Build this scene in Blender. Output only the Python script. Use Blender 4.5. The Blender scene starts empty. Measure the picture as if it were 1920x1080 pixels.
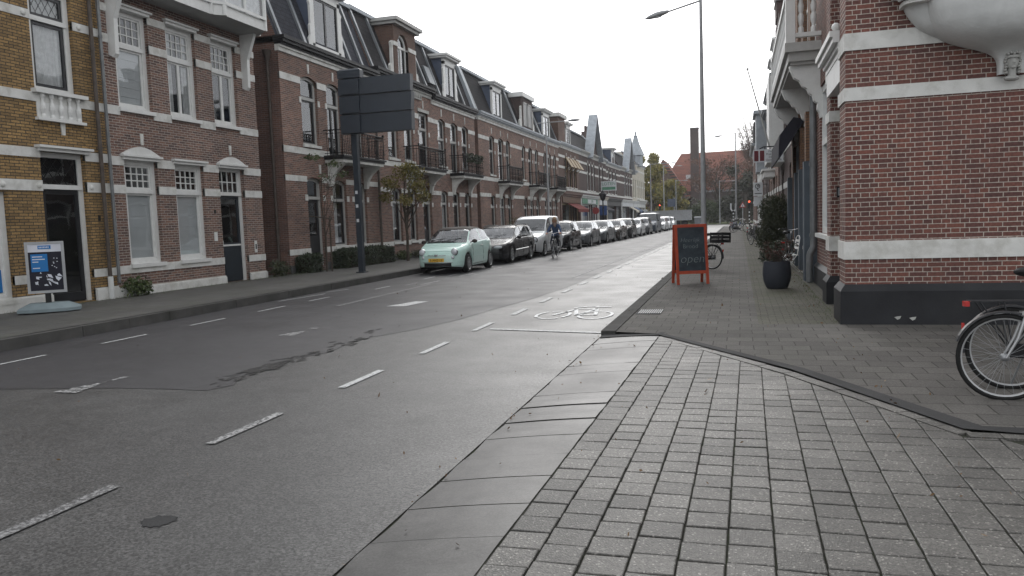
import bpy, bmesh, math, random
import numpy as np
from mathutils import Vector, Matrix
random.seed(7)
R_ = math.radians
SC = bpy.context.scene
COL = SC.collection
# ---------------------------------------------------------------- camera
cd = bpy.data.cameras.new('camera'); cam = bpy.data.objects.new('camera', cd); COL.objects.link(cam)
cd.lens = 1462/1920*36; cd.sensor_width = 36; cd.clip_end = 2000; cd.clip_start = .05
_R = [(0.95992531, 0.27796968, -0.03572482), (-0.01054253, -0.09156648, -0.99574316), (-0.2800576, 0.95621569, -0.08496648)]
m = Matrix.Identity(4)
for i in range(3):
    m[i][0] = _R[0][i]; m[i][1] = -_R[1][i]; m[i][2] = -_R[2][i]
m[0][3] = 0; m[1][3] = 0; m[2][3] = 1.6
cam.matrix_world = m
SC.camera = cam
# ---------------------------------------------------------------- sky, sun, exposure
W = bpy.data.worlds.new('World'); SC.world = W; W.use_nodes = True
wn = W.node_tree.nodes; wl = W.node_tree.links; wn.clear()
SUN_EL, SUN_AZ = 32, -8          # azimuth measured from the street direction (+y), negative = left
sky = wn.new('ShaderNodeTexSky'); sky.sky_type = 'NISHITA'; sky.sun_disc = False
sky.sun_elevation = R_(SUN_EL); sky.sun_rotation = R_(SUN_AZ); sky.air_density = 1.0; sky.dust_density = 4.0; sky.ozone_density = 1.0
hs = wn.new('ShaderNodeHueSaturation'); hs.inputs['Saturation'].default_value = .12; hs.inputs['Value'].default_value = .45
mx = wn.new('ShaderNodeMixRGB'); mx.blend_type = 'ADD'; mx.inputs[0].default_value = 1; mx.inputs[2].default_value = (7.4, 7.55, 7.8, 1)
bg = wn.new('ShaderNodeBackground'); bg.inputs['Strength'].default_value = .15
wo = wn.new('ShaderNodeOutputWorld')
wl.new(sky.outputs[0], hs.inputs['Color']); wl.new(hs.outputs[0], mx.inputs[1]); wl.new(mx.outputs[0], bg.inputs[0]); wl.new(bg.outputs[0], wo.inputs[0])
sd = bpy.data.lights.new('sun', 'SUN'); sun = bpy.data.objects.new('sun', sd); COL.objects.link(sun)
sd.energy = .5; sd.angle = R_(25); sd.color = (1, .97, .93)
sv = Vector((math.sin(R_(SUN_AZ))*math.cos(R_(SUN_EL)), math.cos(R_(SUN_AZ))*math.cos(R_(SUN_EL)), math.sin(R_(SUN_EL))))
sun.rotation_euler = sv.to_track_quat('Z', 'Y').to_euler()
SC.view_settings.view_transform = 'Standard'; SC.view_settings.look = 'None'; SC.view_settings.exposure = -.22; SC.view_settings.gamma = 1
SC.render.engine = 'CYCLES'
SC.cycles.max_bounces = 6; SC.cycles.transparent_max_bounces = 12
# ---------------------------------------------------------------- materials
MATS = {}
def nodes(name):
    m = bpy.data.materials.new(name); m.use_nodes = True
    nt = m.node_tree; return m, nt, nt.nodes, nt.links, nt.nodes['Principled BSDF']
def c4(c): return (c[0], c[1], c[2], 1)
def mat(name, col, rough=.6, metal=0, var=.12, scale=3, bump=0, bscale=40, spec=None, coat=0, emit=None, dirt=None, dscale=1.2, damt=.5, obj=False):
    """plain surface with a little noise variation, optional dirt colour and bump"""
    m, nt, N, L, b = nodes(name)
    b.inputs['Roughness'].default_value = rough; b.inputs['Metallic'].default_value = metal
    if spec is None and rough >= .5: spec = .22
    if spec is not None: b.inputs['Specular IOR Level'].default_value = spec
    if coat: b.inputs['Coat Weight'].default_value = coat; b.inputs['Coat Roughness'].default_value = .04
    tc = N.new('ShaderNodeTexCoord'); src = tc.outputs['Object']
    no = N.new('ShaderNodeTexNoise'); no.inputs['Scale'].default_value = scale; no.inputs['Detail'].default_value = 6; L.new(src, no.inputs['Vector'])
    cr = N.new('ShaderNodeMapRange'); cr.inputs[3].default_value = 1-var; cr.inputs[4].default_value = 1+var
    cr.inputs[1].default_value = .3; cr.inputs[2].default_value = .7
    L.new(no.outputs['Fac'], cr.inputs[0])
    mul = N.new('ShaderNodeVectorMath'); mul.operation = 'SCALE'; mul.inputs[0].default_value = col; L.new(cr.outputs[0], mul.inputs['Scale'])
    out = mul.outputs[0]
    if dirt:
        n2 = N.new('ShaderNodeTexNoise'); n2.inputs['Scale'].default_value = dscale; n2.inputs['Detail'].default_value = 8; n2.inputs['Roughness'].default_value = .65; L.new(src, n2.inputs['Vector'])
        r2 = N.new('ShaderNodeMapRange'); r2.inputs[1].default_value = .48; r2.inputs[2].default_value = .72; r2.inputs[3].default_value = 0; r2.inputs[4].default_value = damt
        L.new(n2.outputs['Fac'], r2.inputs[0])
        mm = N.new('ShaderNodeMixRGB'); L.new(r2.outputs[0], mm.inputs[0]); L.new(out, mm.inputs[1]); mm.inputs[2].default_value = c4(dirt); out = mm.outputs[0]
    L.new(out, b.inputs['Base Color'])
    if bump:
        n3 = N.new('ShaderNodeTexNoise'); n3.inputs['Scale'].default_value = bscale; n3.inputs['Detail'].default_value = 4; L.new(src, n3.inputs['Vector'])
        bp = N.new('ShaderNodeBump'); bp.inputs['Strength'].default_value = bump; bp.inputs['Distance'].default_value = .01; L.new(n3.outputs['Fac'], bp.inputs['Height']); L.new(bp.outputs[0], b.inputs['Normal'])
    if emit:
        b.inputs['Emission Color'].default_value = c4(emit[0]); b.inputs['Emission Strength'].default_value = emit[1]
    MATS[name] = m; return m
def brick(name, c1, c2, mortar, bw=.215, bh=.0625, ms=.006, squash=1., bump=.35, mode='wall', rough=.85, offset=.5, dirt=None, damt=.4, smooth=.1, bias=0, freq=2, rowcol=None, spec=.5):
    """brick, slate, tile or paver bond laid out in world metres"""
    m, nt, N, L, b = nodes(name)
    g = N.new('ShaderNodeNewGeometry'); sp = N.new('ShaderNodeSeparateXYZ'); L.new(g.outputs['Position'], sp.inputs[0])
    cb = N.new('ShaderNodeCombineXYZ')
    if mode == 'wall':
        sn = N.new('ShaderNodeSeparateXYZ'); L.new(g.outputs['True Normal'], sn.inputs[0])
        ab = N.new('ShaderNodeMath'); ab.operation = 'ABSOLUTE'; L.new(sn.outputs[0], ab.inputs[0])
        gt = N.new('ShaderNodeMath'); gt.operation = 'GREATER_THAN'; gt.inputs[1].default_value = .6; L.new(ab.outputs[0], gt.inputs[0])
        mu = N.new('ShaderNodeMix'); mu.data_type = 'FLOAT'; L.new(gt.outputs[0], mu.inputs[0]); L.new(sp.outputs[0], mu.inputs[2]); L.new(sp.outputs[1], mu.inputs[3])
        L.new(mu.outputs[0], cb.inputs[0]); L.new(sp.outputs[2], cb.inputs[1])
    elif mode == 'roof':
        L.new(sp.outputs[1], cb.inputs[0]); L.new(sp.outputs[2], cb.inputs[1])
    elif mode == 'roofx':
        L.new(sp.outputs[0], cb.inputs[0]); L.new(sp.outputs[2], cb.inputs[1])
    elif mode == 'ground_y':   # rows are columns running along the street
        L.new(sp.outputs[1], cb.inputs[0]); L.new(sp.outputs[0], cb.inputs[1])
    else:
        L.new(sp.outputs[0], cb.inputs[0]); L.new(sp.outputs[1], cb.inputs[1])
    vec = cb.outputs[0]
    nz = N.new('ShaderNodeTexNoise'); nz.inputs['Scale'].default_value = 1.3 if mode.startswith('ground') else 2.5; nz.inputs['Detail'].default_value = 3; L.new(g.outputs['Position'], nz.inputs['Vector'])
    sb = N.new('ShaderNodeVectorMath'); sb.operation = 'SUBTRACT'; L.new(nz.outputs['Color'], sb.inputs[0]); sb.inputs[1].default_value = (.5, .5, .5)
    sc = N.new('ShaderNodeVectorMath'); sc.operation = 'SCALE'; sc.inputs['Scale'].default_value = (.05 if mode.startswith('ground') else .006); L.new(sb.outputs[0], sc.inputs[0])
    ad = N.new('ShaderNodeVectorMath'); ad.operation = 'ADD'; L.new(vec, ad.inputs[0]); L.new(sc.outputs[0], ad.inputs[1]); vec = ad.outputs[0]
    bt = N.new('ShaderNodeTexBrick'); bt.offset = offset; bt.offset_frequency = freq; bt.squash = squash; bt.squash_frequency = 2
    bt.inputs['Scale'].default_value = 1; bt.inputs['Brick Width'].default_value = bw; bt.inputs['Row Height'].default_value = bh
    bt.inputs['Mortar Size'].default_value = ms; bt.inputs['Mortar Smooth'].default_value = smooth; bt.inputs['Bias'].default_value = bias
    bt.inputs['Color1'].default_value = c4(c1); bt.inputs['Color2'].default_value = c4(c2); bt.inputs['Mortar'].default_value = c4(mortar)
    L.new(vec, bt.inputs['Vector'])
    # fine and broad variation
    n1 = N.new('ShaderNodeTexNoise'); n1.inputs['Scale'].default_value = 90 if mode.startswith('ground') else 30; n1.inputs['Detail'].default_value = 6; L.new(g.outputs['Position'], n1.inputs['Vector'])
    r1 = N.new('ShaderNodeMapRange'); r1.inputs[1].default_value = .3; r1.inputs[2].default_value = .7; r1.inputs[3].default_value = .72; r1.inputs[4].default_value = 1.28; L.new(n1.outputs['Fac'], r1.inputs[0])
    n2 = N.new('ShaderNodeTexNoise'); n2.inputs['Scale'].default_value = .55; n2.inputs['Detail'].default_value = 5; L.new(g.outputs['Position'], n2.inputs['Vector'])
    r2 = N.new('ShaderNodeMapRange'); r2.inputs[1].default_value = .3; r2.inputs[2].default_value = .7; r2.inputs[3].default_value = .8; r2.inputs[4].default_value = 1.2; L.new(n2.outputs['Fac'], r2.inputs[0])
    mm = N.new('ShaderNodeMath'); mm.operation = 'MULTIPLY'; L.new(r1.outputs[0], mm.inputs[0]); L.new(r2.outputs[0], mm.inputs[1])
    sv_ = N.new('ShaderNodeVectorMath'); sv_.operation = 'SCALE'; L.new(bt.outputs['Color'], sv_.inputs[0]); L.new(mm.outputs[0], sv_.inputs['Scale'])
    out = sv_.outputs[0]
    if dirt:
        n3 = N.new('ShaderNodeTexNoise'); n3.inputs['Scale'].default_value = .9; n3.inputs['Detail'].default_value = 8; n3.inputs['Roughness'].default_value = .7; L.new(g.outputs['Position'], n3.inputs['Vector'])
        r3 = N.new('ShaderNodeMapRange'); r3.inputs[1].default_value = .45; r3.inputs[2].default_value = .7; r3.inputs[3].default_value = 0; r3.inputs[4].default_value = damt; L.new(n3.outputs['Fac'], r3.inputs[0])
        dm = N.new('ShaderNodeMixRGB'); L.new(r3.outputs[0], dm.inputs[0]); L.new(out, dm.inputs[1]); dm.inputs[2].default_value = c4(dirt); out = dm.outputs[0]
    L.new(out, b.inputs['Base Color']); b.inputs['Roughness'].default_value = rough; b.inputs['Specular IOR Level'].default_value = spec
    if bump:
        hm = N.new('ShaderNodeMath'); hm.operation = 'MULTIPLY_ADD'; L.new(bt.outputs['Fac'], hm.inputs[0]); hm.inputs[1].default_value = -1; L.new(n1.outputs['Fac'], hm.inputs[2])
        bp = N.new('ShaderNodeBump'); bp.inputs['Strength'].default_value = bump; bp.inputs['Distance'].default_value = .008; L.new(hm.outputs[0], bp.inputs['Height']); L.new(bp.outputs[0], b.inputs['Normal'])
    MATS[name] = m; return m
def glass(name, tint=.75, refl=1.0, base=.03):
    m, nt, N, L, b = nodes(name); out = N['Material Output']
    tr = N.new('ShaderNodeBsdfTransparent'); tr.inputs[0].default_value = (tint, tint*1.01, tint*1.02, 1)
    gl = N.new('ShaderNodeBsdfGlossy'); gl.inputs['Roughness'].default_value = .02; gl.inputs[0].default_value = (.95, .97, 1, 1)
    lw = N.new('ShaderNodeLayerWeight'); lw.inputs[0].default_value = .5
    pw = N.new('ShaderNodeMath'); pw.operation = 'POWER'; L.new(lw.outputs['Facing'], pw.inputs[0]); pw.inputs[1].default_value = 3.6
    fr = N.new('ShaderNodeMath'); fr.operation = 'MULTIPLY_ADD'; L.new(pw.outputs[0], fr.inputs[0]); fr.inputs[1].default_value = .9; fr.inputs[2].default_value = .09*refl
    g = N.new('ShaderNodeNewGeometry'); no = N.new('ShaderNodeTexNoise'); no.inputs['Scale'].default_value = 1.6; no.inputs['Detail'].default_value = 1; L.new(g.outputs['Position'], no.inputs['Vector'])
    bp = N.new('ShaderNodeBump'); bp.inputs['Strength'].default_value = .12; bp.inputs['Distance'].default_value = .02; L.new(no.outputs['Fac'], bp.inputs['Height']); L.new(bp.outputs[0], gl.inputs['Normal'])
    mxs = N.new('ShaderNodeMixShader'); L.new(fr.outputs[0], mxs.inputs[0]); L.new(tr.outputs[0], mxs.inputs[1]); L.new(gl.outputs[0], mxs.inputs[2]); L.new(mxs.outputs[0], out.inputs['Surface'])
    N.remove(b); MATS[name] = m; return m
def asphalt(name, col, rough, grain=.5, gs=160, bump=.3, blot=.12):
    m, nt, N, L, b = nodes(name)
    g = N.new('ShaderNodeNewGeometry'); P = g.outputs['Position']
    def noise(s, d=4, r=.5):
        n = N.new('ShaderNodeTexNoise'); n.inputs['Scale'].default_value = s; n.inputs['Detail'].default_value = d; n.inputs['Roughness'].default_value = r; L.new(P, n.inputs['Vector']); return n.outputs['Fac']
    def rng(x, a, b_, c, d):
        r = N.new('ShaderNodeMapRange'); r.inputs[1].default_value = a; r.inputs[2].default_value = b_; r.inputs[3].default_value = c; r.inputs[4].default_value = d; L.new(x, r.inputs[0]); return r.outputs[0]
    def mulm(x, y):
        q = N.new('ShaderNodeMath'); q.operation = 'MULTIPLY'; L.new(x, q.inputs[0]); L.new(y, q.inputs[1]); return q.outputs[0]
    fine = noise(gs*.55, 4, .8); vo = N.new('ShaderNodeTexVoronoi'); vo.inputs['Scale'].default_value = gs; L.new(P, vo.inputs['Vector'])
    sx = N.new('ShaderNodeSeparateXYZ'); L.new(vo.outputs['Color'], sx.inputs[0])
    f = mulm(rng(sx.outputs[0], 0, 1, 1-grain*.75, 1+grain*.75), rng(noise(.5, 6, .6), .3, .7, .80, 1.2))
    f = mulm(f, rng(fine, .38, .62, 1-grain*.35, 1+grain*.35))
    f = mulm(f, rng(noise(6, 5), .3, .7, .88, 1.12)); f = mulm(f, rng(noise(1.9, 7, .7), .36, .64, 1-blot, 1+blot*.8))
    # tyre-polished streaks running along the road
    mp = N.new('ShaderNodeMapping'); mp.inputs['Scale'].default_value = (1.3, .05, 1); L.new(P, mp.inputs['Vector'])
    ns = N.new('ShaderNodeTexNoise'); ns.inputs['Scale'].default_value = 1; ns.inputs['Detail'].default_value = 3; L.new(mp.outputs[0], ns.inputs['Vector'])
    f = mulm(f, rng(ns.outputs['Fac'], .3, .7, .9, 1.12))
    sc = N.new('ShaderNodeVectorMath'); sc.operation = 'SCALE'; sc.inputs[0].default_value = col; L.new(f, sc.inputs['Scale'])
    L.new(sc.outputs[0], b.inputs['Base Color'])
    L.new(rng(noise(1.1, 5), .3, .7, rough-.05, rough+.08), b.inputs['Roughness'])
    bp = N.new('ShaderNodeBump'); bp.inputs['Strength'].default_value = bump; bp.inputs['Distance'].default_value = .0025; L.new(fine, bp.inputs['Height']); L.new(bp.outputs[0], b.inputs['Normal'])
    MATS[name] = m; return m
def paint_worn(name, col, under, wear=.5, rough=.6, sc=22):
    m, nt, N, L, b = nodes(name)
    g = N.new('ShaderNodeNewGeometry'); n = N.new('ShaderNodeTexNoise'); n.inputs['Scale'].default_value = sc; n.inputs['Detail'].default_value = 8; n.inputs['Roughness'].default_value = .7; L.new(g.outputs['Position'], n.inputs['Vector'])
    r = N.new('ShaderNodeMapRange'); r.inputs[1].default_value = wear-.06; r.inputs[2].default_value = wear+.06; L.new(n.outputs['Fac'], r.inputs[0])
    mxx = N.new('ShaderNodeMixRGB'); L.new(r.outputs[0], mxx.inputs[0]); mxx.inputs[1].default_value = c4(under); mxx.inputs[2].default_value = c4(col)
    L.new(mxx.outputs[0], b.inputs['Base Color']); b.inputs['Roughness'].default_value = rough
    MATS[name] = m; return m
def leafmat(name, a, b2, rough=.6):
    m, nt, N, L, b = nodes(name)
    g = N.new('ShaderNodeNewGeometry'); n = N.new('ShaderNodeTexNoise'); n.inputs['Scale'].default_value = 1.8; n.inputs['Detail'].default_value = 3; L.new(g.outputs['Position'], n.inputs['Vector'])
    wn_ = N.new('ShaderNodeTexWhiteNoise'); wn_.noise_dimensions = '1D'; L.new(g.outputs['Random Per Island'], wn_.inputs['W'])
    ad = N.new('ShaderNodeMath'); ad.operation = 'ADD'; L.new(n.outputs['Fac'], ad.inputs[0]); L.new(wn_.outputs['Value'], ad.inputs[1])
    r = N.new('ShaderNodeMapRange'); r.inputs[1].default_value = .4; r.inputs[2].default_value = 1.5; L.new(ad.outputs[0], r.inputs[0])
    mxx = N.new('ShaderNodeMixRGB'); L.new(r.outputs[0], mxx.inputs[0]); mxx.inputs[1].default_value = c4(a); mxx.inputs[2].default_value = c4(b2)
    L.new(mxx.outputs[0], b.inputs['Base Color']); b.inputs['Roughness'].default_value = rough
    MATS[name] = m; return m
brick('brick_yellow', (.35, .22, .085), (.19, .12, .048), (.030, .027, .024), dirt=(.12, .08, .04), damt=.25, ms=.008)
brick('brick_purple', (.215, .115, .085), (.085, .052, .047), (.36, .32, .28), ms=.0075, dirt=(.09, .055, .045), damt=.3)
brick('brick_red', (.235, .118, .084), (.095, .050, .041), (.27, .24, .21), ms=.008, dirt=(.10, .05, .04), damt=.3)
brick('brick_side', (.17, .088, .066), (.10, .056, .046), (.20, .17, .15), ms=.006)
brick('brick_dark', (.075, .042, .036), (.055, .034, .032), (.09, .08, .075), ms=.006)
brick('brick_brown', (.13, .07, .05), (.10, .055, .04), (.10, .09, .08))
brick('brick_near', (.180, .068, .050), (.095, .042, .037), (.43, .39, .34), ms=.0052, squash=.5, bump=.6, dirt=(.10, .05, .045), damt=.25)
brick('brick_ochre', (.20, .11, .06), (.15, .08, .05), (.06, .05, .04))
brick('slate', (.040, .042, .052), (.030, .032, .040), (.012, .012, .015), bw=.30, bh=.16, ms=.008, mode='roof', rough=.85, spec=.2)
brick('slate_dark', (.030, .028, .030), (.022, .021, .023), (.010, .010, .011), bw=.25, bh=.2, ms=.01, mode='roof', rough=.85, spec=.2)
brick('rooftile_red', (.25, .085, .055), (.18, .07, .05), (.03, .02, .02), bw=.3, bh=.3, ms=.03, mode='roof')
brick('church_roof', (.27, .095, .06), (.22, .08, .055), (.06, .03, .025), bw=.4, bh=.35, ms=.03, mode='roofx', offset=.5)
brick('paver_near', (.175, .168, .158), (.095, .092, .088), (.022, .021, .017), bw=.104, bh=.208, ms=.006, mode='ground_y', rough=.62, spec=.4, offset=.37, smooth=.3, bump=.5, dirt=(.07, .068, .062), damt=.5)
brick('paver_walk', (.12, .113, .105), (.088, .083, .078), (.035, .033, .028), bw=.304, bh=.304, ms=.007, mode='ground', rough=.85, spec=.2, smooth=.4, bump=.4, dirt=(.06, .06, .05), damt=.5)
brick('paver_diag', (.12, .113, .105), (.085, .082, .078), (.035, .033, .028), bw=.304, bh=.304, ms=.007, mode='ground_y', rough=.85, spec=.2, smooth=.4, bump=.4, dirt=(.055, .058, .045), damt=.6)
brick('paver_moss', (.125, .117, .10), (.095, .092, .08), (.04, .04, .028), bw=.205, bh=.104, ms=.007, mode='ground', rough=.9, spec=.15, dirt=(.075, .085, .05), damt=.6)
brick('paver_left', (.085, .083, .078), (.065, .063, .06), (.03, .03, .026), bw=.304, bh=.304, ms=.008, mode='ground_y', rough=.7, dirt=(.05, .055, .035), damt=.6)
asphalt('asphalt_old', (.053, .052, .051), .44, grain=.95, gs=85, bump=1)
asphalt('asphalt_new', (.029, .028, .031), .54, grain=.5, gs=110, bump=.5)
asphalt('asphalt_hole', (.013, .012, .011), .8, grain=.6, gs=60, bump=1)
asphalt('gutter_stone', (.052, .050, .048), .46, grain=.3, gs=120, bump=.3, blot=.42)
m_, nt_, N_, L_, b_ = nodes('paver_block')
g_ = N_.new('ShaderNodeNewGeometry'); r_ = N_.new('ShaderNodeMapRange'); r_.inputs[3].default_value = .74; r_.inputs[4].default_value = 1.28; L_.new(g_.outputs['Random Per Island'], r_.inputs[0])
n1_ = N_.new('ShaderNodeTexVoronoi'); n1_.inputs['Scale'].default_value = 110; L_.new(g_.outputs['Position'], n1_.inputs['Vector']); sx_ = N_.new('ShaderNodeSeparateXYZ'); L_.new(n1_.outputs['Color'], sx_.inputs[0])
r1_ = N_.new('ShaderNodeMapRange'); r1_.inputs[3].default_value = .62; r1_.inputs[4].default_value = 1.38; L_.new(sx_.outputs[0], r1_.inputs[0])
n2_ = N_.new('ShaderNodeTexNoise'); n2_.inputs['Scale'].default_value = 1.1; n2_.inputs['Detail'].default_value = 7; n2_.inputs['Roughness'].default_value = .65; L_.new(g_.outputs['Position'], n2_.inputs['Vector'])
r2_ = N_.new('ShaderNodeMapRange'); r2_.inputs[1].default_value = .32; r2_.inputs[2].default_value = .68; r2_.inputs[3].default_value = .62; r2_.inputs[4].default_value = 1.3; L_.new(n2_.outputs['Fac'], r2_.inputs[0])
sp_ = N_.new('ShaderNodeMath'); sp_.operation = 'GREATER_THAN'; sp_.inputs[1].default_value = .95; L_.new(sx_.outputs[1], sp_.inputs[0])
s2_ = N_.new('ShaderNodeMath'); s2_.operation = 'MULTIPLY_ADD'; L_.new(sp_.outputs[0], s2_.inputs[0]); s2_.inputs[1].default_value = 1.5; L_.new(r1_.outputs[0], s2_.inputs[2])
a_ = N_.new('ShaderNodeMath'); a_.operation = 'MULTIPLY'; L_.new(r_.outputs[0], a_.inputs[0]); L_.new(s2_.outputs[0], a_.inputs[1])
c_ = N_.new('ShaderNodeMath'); c_.operation = 'MULTIPLY'; L_.new(a_.outputs[0], c_.inputs[0]); L_.new(r2_.outputs[0], c_.inputs[1])
v_ = N_.new('ShaderNodeVectorMath'); v_.operation = 'SCALE'; v_.inputs[0].default_value = (.090, .086, .079); L_.new(c_.outputs[0], v_.inputs['Scale']); L_.new(v_.outputs[0], b_.inputs['Base Color'])
b_.inputs['Roughness'].default_value = .55; b_.inputs['Specular IOR Level'].default_value = .45
bp_ = N_.new('ShaderNodeBump'); bp_.inputs['Strength'].default_value = .7; bp_.inputs['Distance'].default_value = .003; L_.new(n1_.outputs['Distance'], bp_.inputs['Height']); L_.new(bp_.outputs[0], b_.inputs['Normal']); MATS['paver_block'] = m_
mat('joint_sand', (.030, .030, .024), .95, var=.4, scale=20, dirt=(.03, .045, .015), damt=.8, dscale=6)
asphalt('tar', (.017, .017, .018), .85, grain=.3, gs=150, bump=.4)
mat('kerb_dark', (.045, .044, .042), .85, var=.25, scale=4, dirt=(.02, .022, .018), damt=.7)
mat('kerb_stone', (.075, .073, .07), .7, var=.2, scale=4, dirt=(.03, .032, .025), damt=.7)
paint_worn('paint', (.50, .51, .51), (.09, .09, .09), .44, sc=35)
paint_worn('paint_bright', (.74, .75, .75), (.14, .14, .14), .38)
paint_worn('paint_worn', (.36, .36, .36), (.055, .055, .055), .49, sc=32)
paint_worn('paint_faint', (.26, .26, .26), (.058, .058, .058), .52, sc=45)
mat('stone_white', (.64, .64, .615), .7, var=.07, scale=5, dirt=(.33, .32, .28), damt=.7, dscale=2.6, bump=.2)
mat('stone_grey', (.42, .42, .40), .75, var=.12, scale=4, dirt=(.2, .2, .18), damt=.5)
mat('wood_white', (.66, .665, .65), .45, var=.05, scale=8, dirt=(.45, .44, .4), damt=.3)
mat('wood_grey', (.40, .40, .385), .5, var=.07, scale=8, dirt=(.28, .27, .25), damt=.4)
mat('plaster_white', (.60, .61, .60), .75, var=.08, scale=3, dirt=(.35, .36, .35), damt=.5, bump=.3, bscale=25)
mat('plaster_cream', (.50, .47, .40), .8, var=.08, scale=3, dirt=(.3, .28, .24), damt=.5)
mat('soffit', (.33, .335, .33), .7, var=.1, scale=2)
mat('wood_black', (.014, .015, .018), .35, var=.2)
mat('door_dark', (.012, .018, .026), .35, var=.2)
mat('wood_brown', (.12, .065, .035), .5, var=.25, scale=6)
mat('wood_tan', (.33, .25, .16), .6, var=.15)
mat('gutter_black', (.018, .018, .02), .5, var=.2)
mat('zinc', (.22, .235, .25), .45, metal=.3, var=.15, scale=2)
mat('zinc_blue', (.085, .105, .15), .5, var=.15, scale=3)
mat('lead_light', (.34, .37, .40), .5, var=.15, scale=3)
mat('pipe_brown', (.085, .07, .06), .5, var=.25, scale=6)
mat('pipe_grey', (.16, .17, .175), .45, metal=.2, var=.2, scale=6)
mat('iron', (.010, .010, .011), .5, var=.2)
mat('plinth_black', (.020, .021, .024), .5, var=.25, scale=3, dirt=(.05, .05, .05), damt=.25, bump=.2, bscale=30)
mat('plinth_grey', (.10, .10, .10), .7, var=.15)
mat('shop_blue', (.085, .105, .125), .55, var=.15, scale=3, dirt=(.05, .06, .07), damt=.4)
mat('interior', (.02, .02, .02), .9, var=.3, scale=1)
mat('blind', (.62, .65, .65), .8, var=.06, scale=2)
mat('curtain', (.66, .67, .66), .8, var=.18, scale=9)
mat('steel', (.30, .31, .32), .4, metal=.6, var=.1, scale=5)
mat('lamp_grey', (.36, .37, .38), .5, metal=.1, var=.12, scale=5, dirt=(.16, .16, .16), damt=.4)
mat('board_blue', (.022, .030, .042), .45, var=.12, scale=2)
mat('post_blue', (.028, .035, .045), .5, var=.2, scale=4)
mat('rubber', (.014, .014, .014), .7, var=.2)
mat('plastic_black', (.014, .014, .015), .5, var=.2)
mat('chrome', (.62, .62, .62), .18, metal=1, var=.05)
mat('alloy', (.38, .385, .39), .35, metal=.7, var=.08)
mat('red_lens', (.45, .015, .012), .2, var=.1)
mat('lens', (.55, .57, .6), .08, var=.08, scale=30, coat=1)
mat('amber', (.6, .2, .02), .3)
mat('plate_yellow', (.72, .42, .03), .4, var=.05)
mat('ink', (.02, .02, .02), .5)
mat('frame_orange', (.36, .06, .028), .5, var=.15, scale=8)
mat('chalkboard', (.032, .042, .052), .75, var=.25, scale=6, dirt=(.07, .08, .09), damt=.35, dscale=3)
mat('chalk', (.20, .235, .23), .9)
mat('planter', (.030, .034, .044), .6, var=.15, scale=4, bump=.15)
mat('soil', (.03, .022, .015), .95)
mat('skin', (.45, .25, .18), .5)
mat('hair', (.30, .20, .12), .6)
mat('denim', (.045, .075, .15), .8, var=.2, scale=12)
mat('scarf', (.22, .17, .15), .9, var=.2, scale=20)
mat('trousers', (.02, .022, .032), .8)
mat('shoe_white', (.6, .6, .6), .6)
mat('sign_white', (.62, .64, .66), .4, var=.04)
mat('sign_green', (.10, .26, .17), .5)
mat('sign_maroon', (.12, .015, .022), .5)
mat('sign_red', (.30, .035, .035), .4)
mat('sign_blue', (.03, .07, .22), .4)
mat('poster_blue', (.02, .16, .42), .5)
mat('poster_white', (.60, .62, .68), .5)
mat('base_grey', (.19, .235, .25), .6, var=.12, scale=4)
mat('signal_red', (.9, .1, .05), .4, emit=((1, .12, .05), 2.5))
mat('awning_red', (.16, .03, .025), .8)
mat('awning_dark', (.02, .02, .03), .8)
mat('awning_blue', (.07, .10, .17), .8)
mat('bark', (.075, .062, .05), .9, var=.3, scale=12, bump=.5)
mat('twig', (.10, .07, .055), .9)
leafmat('leaf_autumn', (.085, .095, .02), (.20, .155, .025))
leafmat('leaf_green', (.035, .06, .018), (.08, .10, .03))
leafmat('leaf_hedge', (.014, .024, .012), (.035, .05, .02))
leafmat('leaf_conifer', (.022, .032, .014), (.06, .065, .028))
leafmat('leaf_mix', (.10, .11, .03), (.34, .28, .06))
leafmat('leaf_red', (.085, .022, .02), (.03, .038, .018))
leafmat('leaf_rust', (.16, .06, .03), (.09, .05, .03))
leafmat('leaf_dark', (.020, .024, .014), (.045, .045, .022))
leafmat('grass_blade', (.05, .08, .02), (.09, .11, .03))
leafmat('leaf_fallen', (.20, .12, .05), (.12, .07, .04))
mat('grass', (.07, .09, .03), .9, var=.3, scale=5)
mat('ground', (.07, .07, .065), .9, var=.2)
mat('mint', (.52, .72, .66), .25, var=.02, coat=.4)
mat('car_black', (.012, .012, .014), .25, var=.05, spec=.35, coat=.1)
mat('car_silver', (.58, .60, .61), .3, metal=.35, var=.04, coat=.15)
mat('car_white', (.60, .61, .62), .28, var=.03, coat=.15)
mat('car_grey', (.13, .14, .15), .3, metal=.4, var=.04, coat=.15)
mat('car_blue', (.045, .06, .085), .3, metal=.3, var=.05, coat=.15)
mat('car_brown', (.05, .04, .037), .25, var=.05, spec=.35, coat=.1)
mat('soft_top', (.05, .042, .038), .7, var=.1)
mat('glass_dark', (.02, .02, .025), .1)
mat('underbody', (.006, .006, .006), .9)
mat('bike_blue', (.03, .07, .20), .4)
glass('pane'); glass('car_glass', .55)
M = MATS
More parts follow.
